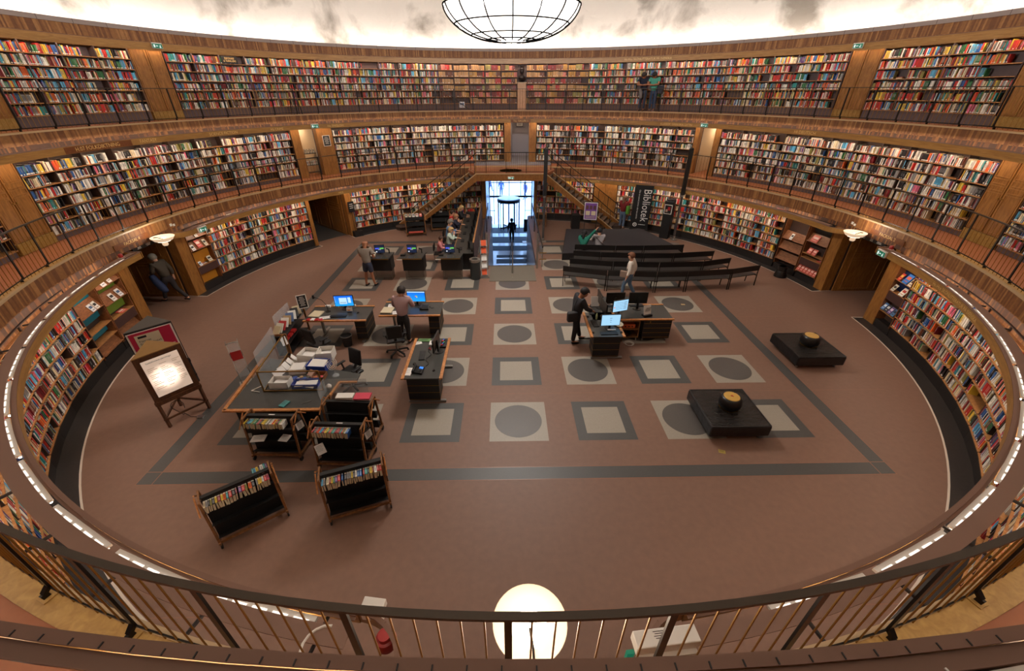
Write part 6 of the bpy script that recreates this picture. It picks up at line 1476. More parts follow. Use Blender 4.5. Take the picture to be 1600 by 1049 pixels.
def tri_sign(A, Bp, Cp, h, mframe, mtop, leg_m, kind, label):
    root = thing('sign_pillar', label, 'sign'); z0 = 0.62
    MB().prism([A, Bp, Cp], z0+0.06, h).build('body', mframe, root); MB().prism([(A[0]*1.0, A[1]), Bp, Cp], h+0.001, h+0.02).build('top', mtop, root)
    a, b = Vector((A[0], A[1], 0)), Vector((Bp[0], Bp[1], 0)); u = (b-a).normalized(); nr = Vector((u.y, -u.x, 0)); L = (b-a).length
    ctr = Vector((Cp[0], Cp[1], 0)); 
    if nr.dot(ctr-a) > 0: nr = -nr
    if kind == 'lit':
        pz0, pz1 = z0+0.16, h-0.10; w0 = 0.10
    else: pz0, pz1 = z0+0.12, h-0.05; w0 = 0.05
    def panel(f0, f1, za, zb, off, nm, mm):
        p, q = a+u*(L*f0)+nr*off, a+u*(L*f1)+nr*off; m = MB(); m.add([(p.x, p.y, za), (q.x, q.y, za), (q.x, q.y, zb), (p.x, p.y, zb)]+[((p-nr*0.01).x, (p-nr*0.01).y, za), ((q-nr*0.01).x, (q-nr*0.01).y, za), ((q-nr*0.01).x, (q-nr*0.01).y, zb), ((p-nr*0.01).x, (p-nr*0.01).y, zb)], [(0,1,2,3),(7,6,5,4),(0,4,5,1),(1,5,6,2),(2,6,7,3),(3,7,4,0)]); return m.build(nm, mm, root)
    f = w0/L
    if kind == 'lit':
        panel(f, 1-f, pz0, pz1, 0.004, 'painted_glow_sheet', M_LITSHEET)
        ink = MB()
        for r in range(15):
            for cidx in range(3):
                if (r*7+cidx*5) % 4 == 0: continue
                s0 = f+0.05+cidx*0.26; s1 = s0+0.10+0.05*((r+cidx) % 3); zz = pz1-0.16-r*0.038
                p, q = a+u*(L*s0)+nr*0.0155, a+u*(L*min(s1, 1-f-.03))+nr*0.0155; ink.add([(p.x, p.y, zz), (q.x, q.y, zz), (q.x, q.y, zz+0.010), (p.x, p.y, zz+0.010)], [(0,1,2,3)])
        ink.build('printed_lines', mat('faint print', (190, 160, 130), 0.7), root)['kind'] = 'stuff'
        T('ev', 'Stadsbibliotekets planritningar', 0.05)
        me = put_text('ev', M_BLACK, 'lettering', root); mid = a+u*(L*0.46)+nr*0.016
        me.matrix_local = Matrix(((u.x, 0, nr.x, mid.x), (u.y, 0, nr.y, mid.y), (0, 1, 0, pz1-0.06), (0, 0, 0, 1))) @ Matrix.Diagonal((0.72, 1.0, 1, 1))
    else:
        panel(0.02, 0.98, pz0-0.02, pz1+0.02, 0.002, 'white_border', M_WHITEM); panel(f, 1-f, pz0, pz1, 0.008, 'crimson_panel', M_REDP); panel(f+0.1, 0.68, pz1-0.36, pz1-0.06, 0.012, 'pale_label', M_MANILA); panel(f+0.16, f+0.34, pz1-0.14, pz1-0.09, 0.015, 'black_bar', M_BLACK)
        T('fp', 'F\u00f6rnyat\nStadsbibliotek', 0.07, 'LEFT'); me = put_text('fp', M_BLACK, 'lettering', root); mid = a+u*(L*(f+0.15))+nr*0.016
        me.matrix_local = Matrix(((u.x, 0, nr.x, mid.x), (u.y, 0, nr.y, mid.y), (0, 1, 0, pz1-0.25), (0, 0, 0, 1)))
        for q in range(4): panel(0.62-0.05*(q % 2), 0.9, pz1-0.46-0.05*q, pz1-0.45-0.05*q, 0.012, 'white_line', M_WHITEM)
    for P_ in (A, Bp, Cp):
        cx, cy = (A[0]+Bp[0]+Cp[0])/3, (A[1]+Bp[1]+Cp[1])/3; x, y = P_[0]+(cx-P_[0])*0.07, P_[1]+(cy-P_[1])*0.07
        MB().bar((x, y, 0), (x, y, z0+0.08), 0.05, 0.05).build('leg', leg_m, root)
    pr = [(A, Bp), (Bp, Cp), (Cp, A)]
    for p, q in pr: MB().bar((p[0], p[1], z0+0.02), (q[0], q[1], z0+0.02), 0.04, 0.09).build('apron', leg_m, root)
    for p, q in (pr[0], pr[1], pr[2]): MB().bar((p[0], p[1], 0.22), (q[0], q[1], 0.22), 0.03, 0.04).build('stretcher', leg_m, root)
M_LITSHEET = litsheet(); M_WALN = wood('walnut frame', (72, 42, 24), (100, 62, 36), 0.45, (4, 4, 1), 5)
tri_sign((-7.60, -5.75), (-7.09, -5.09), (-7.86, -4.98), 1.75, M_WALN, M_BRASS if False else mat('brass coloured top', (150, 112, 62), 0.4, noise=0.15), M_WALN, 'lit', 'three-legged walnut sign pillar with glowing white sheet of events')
tri_sign((-8.62, -4.66), (-8.00, -4.06), (-8.72, -3.80), 1.72, M_BLACK, mat('grey felt top', (84, 78, 72), 0.7), M_BLACK, 'red', 'black sign pillar with crimson poster behind the glowing one')
root = thing('power_cord', 'looped black cord hanging under the glowing sign pillar', 'cord'); MB().tube([(-7.50+0.13*math.cos(q*PI/6), -5.42+0.05*math.sin(q), 0.28+0.2*math.sin(q*PI/6)) for q in range(12)]+[(-7.35, -5.4, 0.01), (-7.15, -5.42, 0.01)], 0.006, 5).build('cord', M_BLACK, root)
tag(MB().box((-7.12, -5.42, 0.02), (0.13, 0.09, 0.035)).build('floor_socket', M_STEEL), 'small metal floor socket beside the glowing sign pillar', 'socket')

# ---- book trolleys
def trolley(loc, rz, label, L=0.94, ridge=True):
    root = thing('book_trolley', label, 'trolley', loc, rz); hx = L/2
    for s in (-1, 1):
        for sy in (-1, 1):
            MB().bar((s*hx, sy*0.24, 0.13), (s*hx, sy*0.15, 0.98), 0.03, 0.035).build('upright', M_OAKL, root)
            w_ = MB(); w_.cyl((s*hx-0.012, sy*0.24, 0.045), (s*hx+0.012, sy*0.24, 0.045), 0.045, n=16); w_.build('caster', M_BLACK, root)
            MB().cyl((s*hx, sy*0.24, 0.06), (s*hx, sy*0.24, 0.13), 0.012, n=8).build('caster_stem', M_BLACK, root)
        MB().bar((s*hx, -0.28, 0.13), (s*hx, 0.28, 0.13), 0.035, 0.045).build('foot_rail', M_OAKL, root)
        for sy in (-1, 1): MB().cyl((s*(hx+0.045), sy*0.25, 0.80), (s*(hx+0.045), sy*0.02, 1.02), 0.013, n=8).build('handle', M_BEAM, root)
        MB().bar((s*hx, -0.15, 0.97), (s*hx, 0.15, 0.97), 0.025, 0.035).build('top_tie', M_OAKL, root)
    for sy in (-1, 1): MB().bar((-hx, sy*0.235, 0.135), (hx, sy*0.235, 0.135), 0.025, 0.045).build('long_rail', M_OAKL, root)
    MB().box((0, 0, 0.955), (L-0.02, 0.07, 0.02)).build('ridge', M_BLACK, root)
    for sy in (-1, 1):
        for z, yw in ((0.94, 0.04), (0.66, 0.07), (0.38, 0.09)):
            bk = MB(); bk.quad((-hx+.01, sy*yw, z), (hx-.01, sy*yw, z), (hx-.01, sy*(yw+0.02), z-0.21), (-hx+.01, sy*(yw+0.02), z-0.21)); 
            bk.quad((-hx+.01, sy*(yw+0.02), z-0.21), (hx-.01, sy*(yw+0.02), z-0.21), (hx-.01, sy*(yw+0.17), z-0.14), (-hx+.01, sy*(yw+0.17), z-0.14)); bk.build('shelf', M_BLACK, root)
    return root
def tbooks(loc, rz, cols, u0, desc, sy=-1, tier=0, ws=None):
    M0 = Matrix.Translation(loc) @ Matrix.Rotation(rz + (0 if sy < 0 else PI), 4, 'Z')
    u = u0
    z0, yw = ((0.94, 0.04), (0.66, 0.07))[tier]
    for i, cn in enumerate(cols):
        w = rnd.choice([0.022, 0.028, 0.034, 0.042]); h = rnd.uniform(0.17, 0.20); d = rnd.uniform(0.115, 0.13)
        ln = rad(rnd.uniform(-4, 10))
        # spine up, head towards the reader
        B = Matrix(((-1, 0, 0, 0), (0, -0.08, -0.997, 0), (0, -0.997, 0.08, 0), (0, 0, 0, 1)))
        M = M0 @ Matrix.Translation((u+w/2, -(yw+0.0)+0.0, z0-0.035)) @ Matrix.Rotation(ln, 4, 'Y') @ B @ Matrix.Diagonal((w*0.96, d, h*0.9, 1))
        o = bpy.data.objects.new('book', book_mesh(cn)); COL.objects.link(o); o.matrix_world = M
        tag(o, '%s book, %s from the left %s' % (cn, ORD[min(i+1, 40)], desc), 'book', 'books '+desc)
        u += w + (0.004 if rnd.random() < 0.9 else 0.02)
TR = [((-4.57, -8.05, 0), rad(36), 'book trolley at the front left, turned away from the counter'), ((-2.84, -7.76, 0), rad(19), 'book trolley at the front, second from the left'), ((-4.78, -6.46, 0), rad(-2), 'book trolley right against the front of the large counter'), ((-3.40, -6.72, 0), rad(-3), 'book trolley between the counter and the front right trolley'), ((-3.42, -6.08, 0), rad(-4), 'empty topped book trolley with pink folder behind the others')]
for l_, r_, s_ in TR: trolley(l_, r_, s_, 0.98 if r_ > 0 else 0.94)
tbooks(TR[0][0], TR[0][1], ['cream','grey','black','olive','black','yellow','dark red','yellow','orange','teal','red','black','dark red','purple','red','olive','orange','black','grey','yellow','yellow','white','red','pink'], -0.46, 'on the front left trolley')
tbooks(TR[0][0], TR[0][1], ['purple','teal','white','black','yellow','pale blue','teal'], -0.46, 'on the far side of the front left trolley', 1)
tbooks(TR[1][0], TR[1][1], ['pale blue','grey','cream','dark red','yellow','green','purple','red','blue','black','grey','grey','yellow','black','white','blue','blue','red','teal','black','yellow','dark red','white','red','red'], -0.46, 'on the second front trolley')
tbooks(TR[2][0], TR[2][1], ['yellow','black','pale blue','teal','olive','green','grey','red','black','yellow','yellow','olive','white','grey','white','orange','yellow','dark red','green','cream','white'], -0.44, 'on the trolley against the counter')
tbooks(TR[3][0], TR[3][1], ['red','black','grey','red','orange','pale blue','dark red','yellow','green','red','green','teal','dark red','red','dark red','teal','red','olive','white','blue'], -0.44, 'on the trolley in the middle of the group')
for q, (x, y, r) in enumerate(((-5.02, -6.68, 5), (-4.52, -6.68, -8))): paper((x, y, 0.56), rad(r), ('picture magazine', 'pale booklet')[q]+' on the middle board of the trolley against the counter', 0.26-0.08*q, 0.18, 0.012, name='magazine', cat='magazine')
paper((-3.75, -6.95, 0.53), rad(40), 'white and brown picture book on the middle board of the middle trolley', 0.16, 0.2, 0.02, name='picture_book', cat='book').rotation_euler.x = rad(40)
paper((-3.16, -5.98, 0.985), rad(0), 'pink red folder on top of the empty topped trolley', 0.32, 0.2, 0.03, mat('pink red folder', (206, 60, 84), 0.5), 'folder', 'folder', False); paper((-3.52, -5.96, 0.985), 0, 'white frame on top of the empty topped trolley', 0.34, 0.16, 0.03, M_WHITEM, 'box_lid', 'lid', False)
for q, (tr, zz) in enumerate(((TR[2], 1), (TR[3], 1))):
    o = paper((tr[0][0]+0.02, tr[0][1]-0.0, 0.967), tr[1], 'small white label strip on the ridge of the %s trolley' % ('counter', 'middle')[q], 0.12, 0.02, 0.003, name='label_strip', cat='label', lines=False)
    notice(Matrix.Translation((tr[0][0]+0.56, tr[0][1]-0.12, 0.80)) @ Matrix.Rotation(tr[1]+rad(65), 4, 'Z') @ Matrix.Rotation(rad(-10), 4, 'X'), 0.2, 0.2, 'white label card hanging on the right end of the %s trolley' % ('counter', 'middle')[q], False, 'label_card')
# far trolleys by the left stairs
trolley((-4.75, 8.15, 0), rad(12), 'book trolley with displayed books at the foot of the left stairs'); trolley((-3.60, 8.95, 0), rad(8), 'empty book trolley behind the computer users')
for q in range(5): leaflet(Matrix.Translation((-5.12+0.17*q, 8.0+0.03*q, 0.93)) @ Matrix.Rotation(rad(12), 4, 'Z') @ Matrix.Rotation(rad(-50), 4, 'X'), 0.13, 0.19, (4, 4, 1, 3, 2)[q], '%s displayed book on top of the trolley by the left stairs' % ORD[q+1])
tag(MB().box((-4.7, 7.86, 0.23), (0.7, 0.1, 0.06), rz=rad(12)).build('red_folder', mat('salmon folder', (214, 96, 80), 0.5)), 'long salmon folder on the bottom board of the trolley by the left stairs', 'folder')
leaflet(Matrix.Translation((-3.55, 8.85, 0.95)) @ Matrix.Rotation(rad(-40), 4, 'X'), 0.15, 0.22, 1, 'white notice on top of the empty trolley behind the computer users', 'notice', name='notice')
# bust on its pedestal, upper gallery
root = thing('bust', 'dark bronze bust on a pale pedestal in the middle of the upper gallery', 'bust'); root.matrix_world = frameM(13.55, 3.1)
MB().box((0, 0.12, 6.02), (0.46, 0.24, 1.27)).build('pedestal', wood('pale pink veneer', (196, 150, 116), (214, 172, 138), 0.5, (8, 8, 1), 4), root); MB().box((0, 0.12, 6.67), (0.52, 0.30, 0.04)).build('pedestal_cap', M_CURBN, root)
M_BRZ = mat('dark bronze', (52, 44, 44), 0.35, metal=0.5)
b = MB(); b.lathe([(0.14, 6.69), (0.15, 6.72), (0.10, 6.76), (0.20, 6.82), (0.22, 6.90), (0.14, 6.97), (0.075, 7.0), (0.07, 7.06), (0.10, 7.12), (0.115, 7.20), (0.11, 7.28), (0.08, 7.34), (0.001, 7.36)], 20); o = b.build('head_and_shoulders', M_BRZ, root, smooth=True); o.location = (0, 0.10, 0)
MB().lathe([(0.12, 7.27), (0.13, 7.29), (0.10, 7.33), (0.11, 7.42), (0.001, 7.44)], 16, (0, 0.10, 0)).build('cap', M_BRZ, root, smooth=True); n_ = MB(); n_.box((0, -0.02, 7.19), (0.03, 0.04, 0.07), taper=0.6); n_.build('nose', M_BRZ, root)
# folding step stool on the upper gallery, small things
root = thing('folding_step', 'black folding steps leaning by the shelves on the upper gallery, left', 'steps'); root.matrix_world = frameM(13.2, -47.0)
for s in (-1, 1): MB().bar((s*0.18, 0, H2), (s*0.16, 0.14, H2+0.6), 0.03).build('leg', M_BLACK, root); MB().bar((s*0.18, 0.34, H2), (s*0.16, 0.16, H2+0.6), 0.03).build('leg', M_BLACK, root)
for z, y in ((0.25, 0.05), (0.58, 0.13)): MB().box((0, y, H2+z), (0.34, 0.14, 0.025)).build('step', M_KEY, root)
root = thing('stair_rail', 'slanting black stair rail behind the railing left of the bust', 'railing'); root.matrix_world = frameM(13.2, -12.0)
MB().bar((-0.75, 0, H2+0.95), (0.6, 0, H2+0.05), 0.03).build('rail', M_IRON, root); MB().bar((-0.75, 0, H2), (-0.75, 0, H2+0.95), 0.03).build('post', M_IRON, root)
leaflet(frameM(13.60, -10.8) @ Matrix.Translation((0, -0.02, H2+0.12)), 0.30, 0.28, 0, 'pale blue and white notice low on the dark plinth of the upper gallery', 'notice', name='notice')
root = thing('book_trolley', 'small oak book trolley parked in the left cream doorway', 'trolley'); root.matrix_world = frameM(12.95, -47.0)
for s in (-1, 1): MB().box((s*0.3, 0.1, H1+0.5), (0.03, 0.3, 0.98)).build('side_panel', M_OAKL, root)
for z in (0.12, 0.45, 0.75, 0.96): MB().box((0, 0.1, H1+z), (0.58, 0.28, 0.02)).build('shelf', M_BLACK, root)
for q in range(4): leaflet(frameM(12.95, -47.0) @ Matrix.Translation((-0.2+0.13*q, 0.0, H1+0.98)), 0.05, 0.18, 4, '%s book on top of the small trolley in the left doorway' % ORD[q+1], t=0.13)
for q in range(6): leaflet(frameM(12.95, -47.0) @ Matrix.Translation((-0.24+0.09*q, -0.02, H1+0.465)), 0.045, 0.18, (1, 3, 4)[q % 3], '%s book on the lower board of the small trolley in the left doorway' % ORD[q+1], t=0.13)
leaflet(frameM(12.44, 68.7) @ Matrix.Translation((0.0, 0.05, 4.46)), 0.42, 0.28, 4, 'cream sign standing on the top shelf of the lower gallery, right', 'sign', name='shelf_card')
# ================================================================== people
SKIN = {'fair': (206, 152, 122), 'tan': (168, 112, 82), 'dark': (58, 40, 32)}
def skinned(name, V, E, R, m, parent=None, lvl=2):
    me = bpy.data.meshes.new(name); me.from_pydata([tuple(v) for v in V], E, []); me.materials.append(m)
    o = bpy.data.objects.new(name, me); COL.objects.link(o)
    sk = o.modifiers.new('skin', 'SKIN'); sk.use_smooth_shade = True
    for i, r in enumerate(R):
        d = me.skin_vertices[0].data[i]; d.radius = (r, r) if not isinstance(r, tuple) else r; d.use_root = (i == 0)
    ss = o.modifiers.new('subd', 'SUBSURF'); ss.levels = lvl; ss.render_levels = lvl
    if parent: o.parent = parent
    return o
def person(label, loc, rz, H=1.75, lean=0, head=(0, 0), skin='fair', top=(120, 120, 120), sleeve=0.5, bottom=(40, 50, 70), shorts=False, shoe=(30, 26, 26), hair=(60, 44, 34), hstyle='short', J=None, twist=0, coat=False, grp=None, top_mat=None, shirt_len=0.0):
    V3 = Vector; j = {}
    def up(p): # rotate about the pelvis by lean (forward = +y)
        p = V3(p) - V3((0, 0, .53)); p = Matrix.Rotation(-rad(lean), 3, 'X') @ (Matrix.Rotation(rad(twist), 3, 'Z') @ p); return p + V3((0, 0, .53))
    j['pelvis'] = V3((0, 0, .53)); j['spine'] = up((0, 0, .62)); j['chest'] = up((0, .005, .73)); j['neck'] = up((0, -.005, .825))
    def hd(p):
        p = V3(p) - V3((0, 0, .84)); p = Matrix.Rotation(rad(head[1]), 3, 'Z') @ (Matrix.Rotation(-rad(head[0]), 3, 'X') @ p); return up(p + V3((0, 0, .84)))
    j['hb'] = hd((0, .008, .868)); j['hm'] = hd((0, .012, .917)); j['ht'] = hd((0, .004, .945)); j['chin'] = hd((0, .045, .885))
    for s, c in ((-1, 'l'), (1, 'r')):
        j['sh'+c] = up((s*.118, 0, .80)); j['el'+c] = up((s*.150, -.01, .635)); j['wr'+c] = up((s*.152, .04, .49))
        j['hp'+c] = V3((s*.05, 0, .505)); j['kn'+c] = V3((s*.055, .012, .28)); j['an'+c] = V3((s*.055, -.01, .045)); j['to'+c] = V3((s*.065, .105, .018))
    ov = J or {}
    for k, v in ov.items(): j[k] = V3(v)
    for c in 'lr':
        if 'an'+c in ov and 'to'+c not in ov: j['to'+c] = j['an'+c] + V3((0, .115, -.027))
    for k in j: j[k] = j[k]*H
    sm = mat('skin ' + skin, SKIN[skin], 0.55)
    names = ['pelvis', 'spine', 'chest', 'neck', 'hb', 'hm', 'ht']
    V = [j[n] for n in names]; R = [.060, .054, .064, .030, .042, .066, .056]; E = [(i, i+1) for i in range(6)]
    V.append(j['chin']); R.append(.030); E.append((4, 7))
    for s, c in ((-1, 'l'), (1, 'r')):
        b = len(V); V += [j['sh'+c], (j['sh'+c]+j['el'+c])/2, j['el'+c], (j['el'+c]*.6+j['wr'+c]*.4), j['wr'+c]]; R += [.036, .030, .025, .025, .016]; E += [(2, b), (b, b+1), (b+1, b+2), (b+2, b+3), (b+3, b+4)]
        d = (j['wr'+c]-j['el'+c]).normalized(); side = d.cross(V3((0, 0, 1))); side = side.normalized() if side.length > .2 else V3((1, 0, 0))
        pm = j['wr'+c]+d*.035*H; V.append(pm); R.append(.019); E.append((b+4, b+5))
        for q, (w, L) in enumerate(((-.017, .040), (-.006, .046), (.006, .043), (.017, .034))):
            k1 = pm + side*w*H + d*.022*H; k2 = k1 + d*L*H*0.55 + V3((0, 0, -.012*H)); n0 = len(V); V += [k1, k2]; R += [.0052, .0045]; E += [(b+5, n0), (n0, n0+1)]
        th = j['wr'+c] + d*.012*H + side*(-s)*.022*H; th2 = th + d*.028*H + side*(-s)*.006*H; n0 = len(V); V += [th, th2]; R += [.0062, .005]; E += [(b+4, n0), (n0, n0+1)]
        b = len(V); V += [j['hp'+c].lerp(j['kn'+c], .25), j['hp'+c].lerp(j['kn'+c], .6), j['kn'+c], (j['kn'+c]*.62+j['an'+c]*.38), j['an'+c], j['to'+c]]; R += [.050, .045, .032, .031, .021, .018]; E += [(0, b), (b, b+1), (b+1, b+2), (b+2, b+3), (b+3, b+4), (b+4, b+5)]
    body = skinned('person', V, E, [r*H for r in R], sm); body.location = loc; body.rotation_euler.z = rz; tag(body, label, 'person', grp)
    # clothes
    tm = top_mat or mat('cloth %d %d %d' % top, top, 0.8); bm_ = mat('trouser %d %d %d' % bottom, bottom, 0.8)
    low = j['pelvis']*.9 + (j['hpl']+j['hpr'])/2*.1 + V3((0, 0, -.035-shirt_len))*H
    V = [low, j['spine'], j['chest'], j['neck']*.75+j['chest']*.25]; R = [.096, .092, .096, .048]; E = [(0, 1), (1, 2), (2, 3)]
    for c in 'lr':
        b = len(V); V += [j['sh'+c]]; R += [.054]; E += [(2, b)]
        if sleeve <= .5: V += [j['sh'+c].lerp(j['el'+c], sleeve*2)]; R += [.046]; E += [(b, b+1)]
        else: V += [j['el'+c], j['el'+c].lerp(j['wr'+c], (sleeve-.5)*2)]; R += [.040, .032]; E += [(b, b+1), (b+1, b+2)]
    skinned('jacket' if coat else 'shirt', V, E, [r*H for r in R], tm, body)
    V = [j['pelvis']+V3((0, 0, .02*H)), j['pelvis']*.45+j['spine']*.55]; R = [.082, .074]; E = [(0, 1)]
    for c in 'lr':
        b = len(V)
        if shorts: V += [j['hp'+c].lerp(j['kn'+c], .28), j['hp'+c].lerp(j['kn'+c], .88)]; R += [.060, .056]; E += [(0, b), (b, b+1)]
        else: V += [j['hp'+c].lerp(j['kn'+c], .25), j['hp'+c].lerp(j['kn'+c], .6), j['kn'+c], j['kn'+c].lerp(j['an'+c], .95)]; R += [.062, .056, .043, .036]; E += [(0, b), (b, b+1), (b+1, b+2), (b+2, b+3)]
    skinned('shorts' if shorts else 'trousers', V, E, [r*H for r in R], bm_, body)
    for c in 'lr':
        a, t = j['an'+c], j['to'+c]; d = (t-a); heel = a - V3((d.x, d.y, 0))*.18 + V3((0, 0, -.022*H))
        skinned('shoe', [heel, a+V3((0, 0, -.015*H)), t], [(0, 1), (1, 2)], [.022*H, .026*H, .023*H], mat('shoe %d %d %d' % shoe, shoe, 0.5), body, 1)
    # head details
    f = Matrix.Rotation(rad(twist), 3, 'Z')
    def place(o, p): o.location = Vector(hd(p))*H; o.rotation_euler = (-rad(lean+head[0]), 0, rad(head[1]+twist)); o.parent = body
    for s in (-1, 1):
        e = MB().lathe([(0.001, -.006), (.006, 0), (.001, .006)], 8).build('eye', M_BLACK); place(e, (s*.018, .064, .925))
        e = MB().lathe([(0.001, -.018), (.010, -.008), (.013, .01), (.001, .02)], 8).build('ear', sm, smooth=True); place(e, (s*.058, .012, .915))
    e = MB().box((0, 0, 0), (.02, .03, .035), taper=.6).build('nose', sm); place(e, (0, .072, .905))
    e = MB().box((0, 0, 0), (.045, .01, .010)).build('mouth', mat('lips', (150, 80, 74), 0.5)); place(e, (0, .066, .886))
    if hstyle != 'bald':
        hm_ = mat('hair %d %d %d' % hair, hair, 0.7, noise=0.2, nscale=40)
        prof = [(0.001, .074), (.04, .066), (.065, .042), (.075, .010), (.071, -.03), (.052, -.052)]
        n = 20; m = MB(); vs = []; fs = []
        for k in range(n):
            t = 2*PI*k/n; fr = max(0, math.sin(t))  # front
            for i, (r, z) in enumerate(prof):
                zz = z if fr < .15 else max(z, .024+.02*(1-fr)); vs.append((r*math.cos(t)*.94, r*math.sin(t)*1.06, zz))
        P_ = len(prof)
        for k in range(n):
            for i in range(P_-1): fs.append((k*P_+i, ((k+1) % n)*P_+i, ((k+1) % n)*P_+i+1, k*P_+i+1))
        m.add([(x*H, y*H, z*H) for x, y, z in vs], fs); h = m.build('hair', hm_, smooth='all'); place(h, (0, .006, .928))
        if hstyle == 'long': skinned('long_hair', [Vector(hd((0, -.045, .93)))*H, Vector(hd((0, -.055, .86)))*H, Vector(hd((0, -.07, .76)))*H], [(0, 1), (1, 2)], [.045*H, .045*H, .025*H], hm_, body, 1)
    return body, j
def bag(body, pts, rads, m, strap=None, name='bag'):
    o = skinned(name, [Vector(p) for p in pts], [(i, i+1) for i in range(len(pts)-1)], rads, m, None, 1)
    return o
def attach_bag(b, pos, size, col, label, name='shoulder_bag', cat='bag', strap=None, rz=0):
    bm_ = MB().box((0, 0, 0), size).build(name, mat('bag %d %d %d' % col, col, 0.6), bevel=min(size)*0.3)
    bm_.matrix_world = Matrix.Translation(b.location) @ Matrix.Rotation(b.rotation_euler.z, 4, 'Z') @ Matrix.Translation(pos) @ Matrix.Rotation(rz, 4, 'Z'); tag(bm_, label, cat)
    if strap:
        inv = (Matrix.Translation(pos) @ Matrix.Rotation(rz, 4, 'Z')).inverted()
        MB().tube([tuple(inv @ Vector(q)) for q in strap], 0.012, 6).build('strap', M_BLACK, bm_)
    return bm_
# 1 man in shorts at the left kiosk
b, j = person('bald man in grey short sleeved shirt and navy shorts standing at the left kiosk', (-5.29, 1.76, 0), rad(-14), 1.80, 4, (14, 0), 'tan', (150, 138, 126), .34, (44, 48, 66), True, (26, 24, 24), hstyle='bald', J={'ell': (-.155, .05, .63), 'wrl': (-.10, .14, .57), 'elr': (.15, .04, .64), 'wrr': (.09, .16, .59), 'knl': (-.07, .01, .28), 'anl': (-.09, -.02, .045), 'knr': (.06, .01, .28), 'anr': (.08, .03, .045)})
leaflet(Matrix.Translation((-5.12, 2.02, 1.08)) @ Matrix.Rotation(rad(-60), 4, 'X'), 0.16, 0.2, 4, 'open pale book in the hands of the man in shorts')
# 2 lilac shirt
b, j = person('person in lilac shirt and black trousers standing with back turned at the desk', (-3.15, -2.32, 0), rad(-6), 1.74, 14, (10, 0), 'fair', (184, 150, 150), .92, (30, 26, 28), False, (30, 26, 24), (36, 26, 20), 'short', {'elr': (.16, .10, .66), 'wrr': (.10, .24, .60), 'ell': (-.15, .08, .66), 'wrl': (-.10, .22, .56)})
# 3 man in black
b, j = person('man in dark jacket and glasses typing at the right cluster', (1.72, -2.36, 0), rad(-78), 1.76, 9, (32, 0), 'tan', (34, 33, 38), .92, (24, 22, 24), False, (20, 18, 18), (26, 20, 18), 'short', {'ell': (-.13, .11, .66), 'wrl': (-.06, .24, .57), 'elr': (.13, .11, .66), 'wrr': (.05, .25, .57), 'knl': (-.055, .06, .28), 'anl': (-.06, .12, .045), 'knr': (.055, -.02, .28), 'anr': (.06, -.05, .045)}, coat=True)
attach_bag(b, (.14, -.17, .93), (.16, .30, .30), (30, 28, 30), 'black shoulder bag hanging behind the man in the dark jacket', strap=[(.06, -.1, 1.05), (.1, -.12, 1.25), (-.02, .0, 1.43)])
# 4 woman white jacket
b, j = person('woman in white jacket and jeans walking left behind the right cluster', (4.07, .72, 0), rad(62), 1.62, 2, (8, 0), 'fair', (226, 214, 200), .92, (84, 106, 130), False, (60, 50, 46), (112, 66, 40), 'short', {'knl': (-.055, .10, .29), 'anl': (-.06, .10, .05), 'knr': (.055, -.0, .28), 'anr': (.06, -.14, .06), 'wrr': (.16, -.05, .50), 'elr': (.16, -.06, .65)}, coat=True)
attach_bag(b, (-.16, .17, .86), (.10, .30, .24), (140, 116, 100), 'taupe handbag worn by the woman in the white jacket', 'handbag', strap=[(-.16, .1, .98), (-.1, .1, 1.15), (.12, -.02, 1.33)])
# 5 walking man left entrance
b, j = person('grey haired man in dark cardigan striding into the left entrance with a blue coat', (-11.72, .62, 0), rad(78), 1.74, 13, (12, 0), 'fair', (72, 62, 50), .92, (42, 34, 36), False, (26, 24, 26), (140, 132, 120), 'short', {'knl': (-.05, .12, .28), 'anl': (-.05, .20, .045), 'knr': (.05, -.06, .27), 'anr': (.05, -.26, .07), 'elr': (.13, -.03, .64), 'wrr': (.13, -.02, .50), 'ell': (-.14, .08, .66), 'wrl': (-.11, .2, .60)}, coat=True)
c = skinned('folded_coat', [Vector((-.22, .30, 1.05)), Vector((-.24, .18, .82)), Vector((-.26, .02, .62)), Vector((-.26, -.12, .46))], [(0, 1), (1, 2), (2, 3)], [.09, .12, .13, .08], mat('navy coat', (34, 46, 80), 0.8), None, 2); c.location = b.location; c.rotation_euler.z = b.rotation_euler.z; tag(c, 'dark blue coat carried over the arm of the striding man', 'coat')
# 6-10 computer users, facing +x
def sit(label, x, y, H, top, hair, hs, skin='fair', slv=.92, lean=8, hp=14, rz=-90, bottom=(44, 46, 60), arms=True, J2=None, seat=.46):
    dz = (seat+.06*H) - .53*H
    J = {'knl': (-.06, .24, .50), 'knr': (.06, .24, .50), 'anl': (-.06, .24, .27), 'anr': (.06, .24, .27), 'hpl': (-.05, .02, .51), 'hpr': (.05, .02, .51)}
    zf = (.045*H-dz)/H
    for c in 'lr': v = J['an'+c]; J['an'+c] = (v[0], v[1], zf)
    if arms: J.update({'ell': (-.14, .09, .66), 'elr': (.14, .09, .66), 'wrl': (-.09, .25, .66), 'wrr': (.09, .25, .66)})
    if J2: J.update(J2)
    return person(label, (x, y, dz), rad(rz), H, lean, (hp, 0), skin, top, slv, bottom, False, (40, 36, 34), hair, hs, J)
sit('child in pink shirt seated at the near end of the computer table', -3.00, 4.10, 1.40, (206, 128, 130), (70, 46, 34), 'short', seat=.46)
sit('fair haired woman in pale green top seated second at the computer table', -2.70, 4.95, 1.64, (196, 210, 196), (186, 150, 100), 'short', J2={'wrr': (.05, .16, .82), 'elr': (.13, .14, .68)})
sit('grey haired man in light blue shirt seated third at the computer table', -2.84, 5.95, 1.76, (110, 140, 176), (120, 112, 104), 'short')
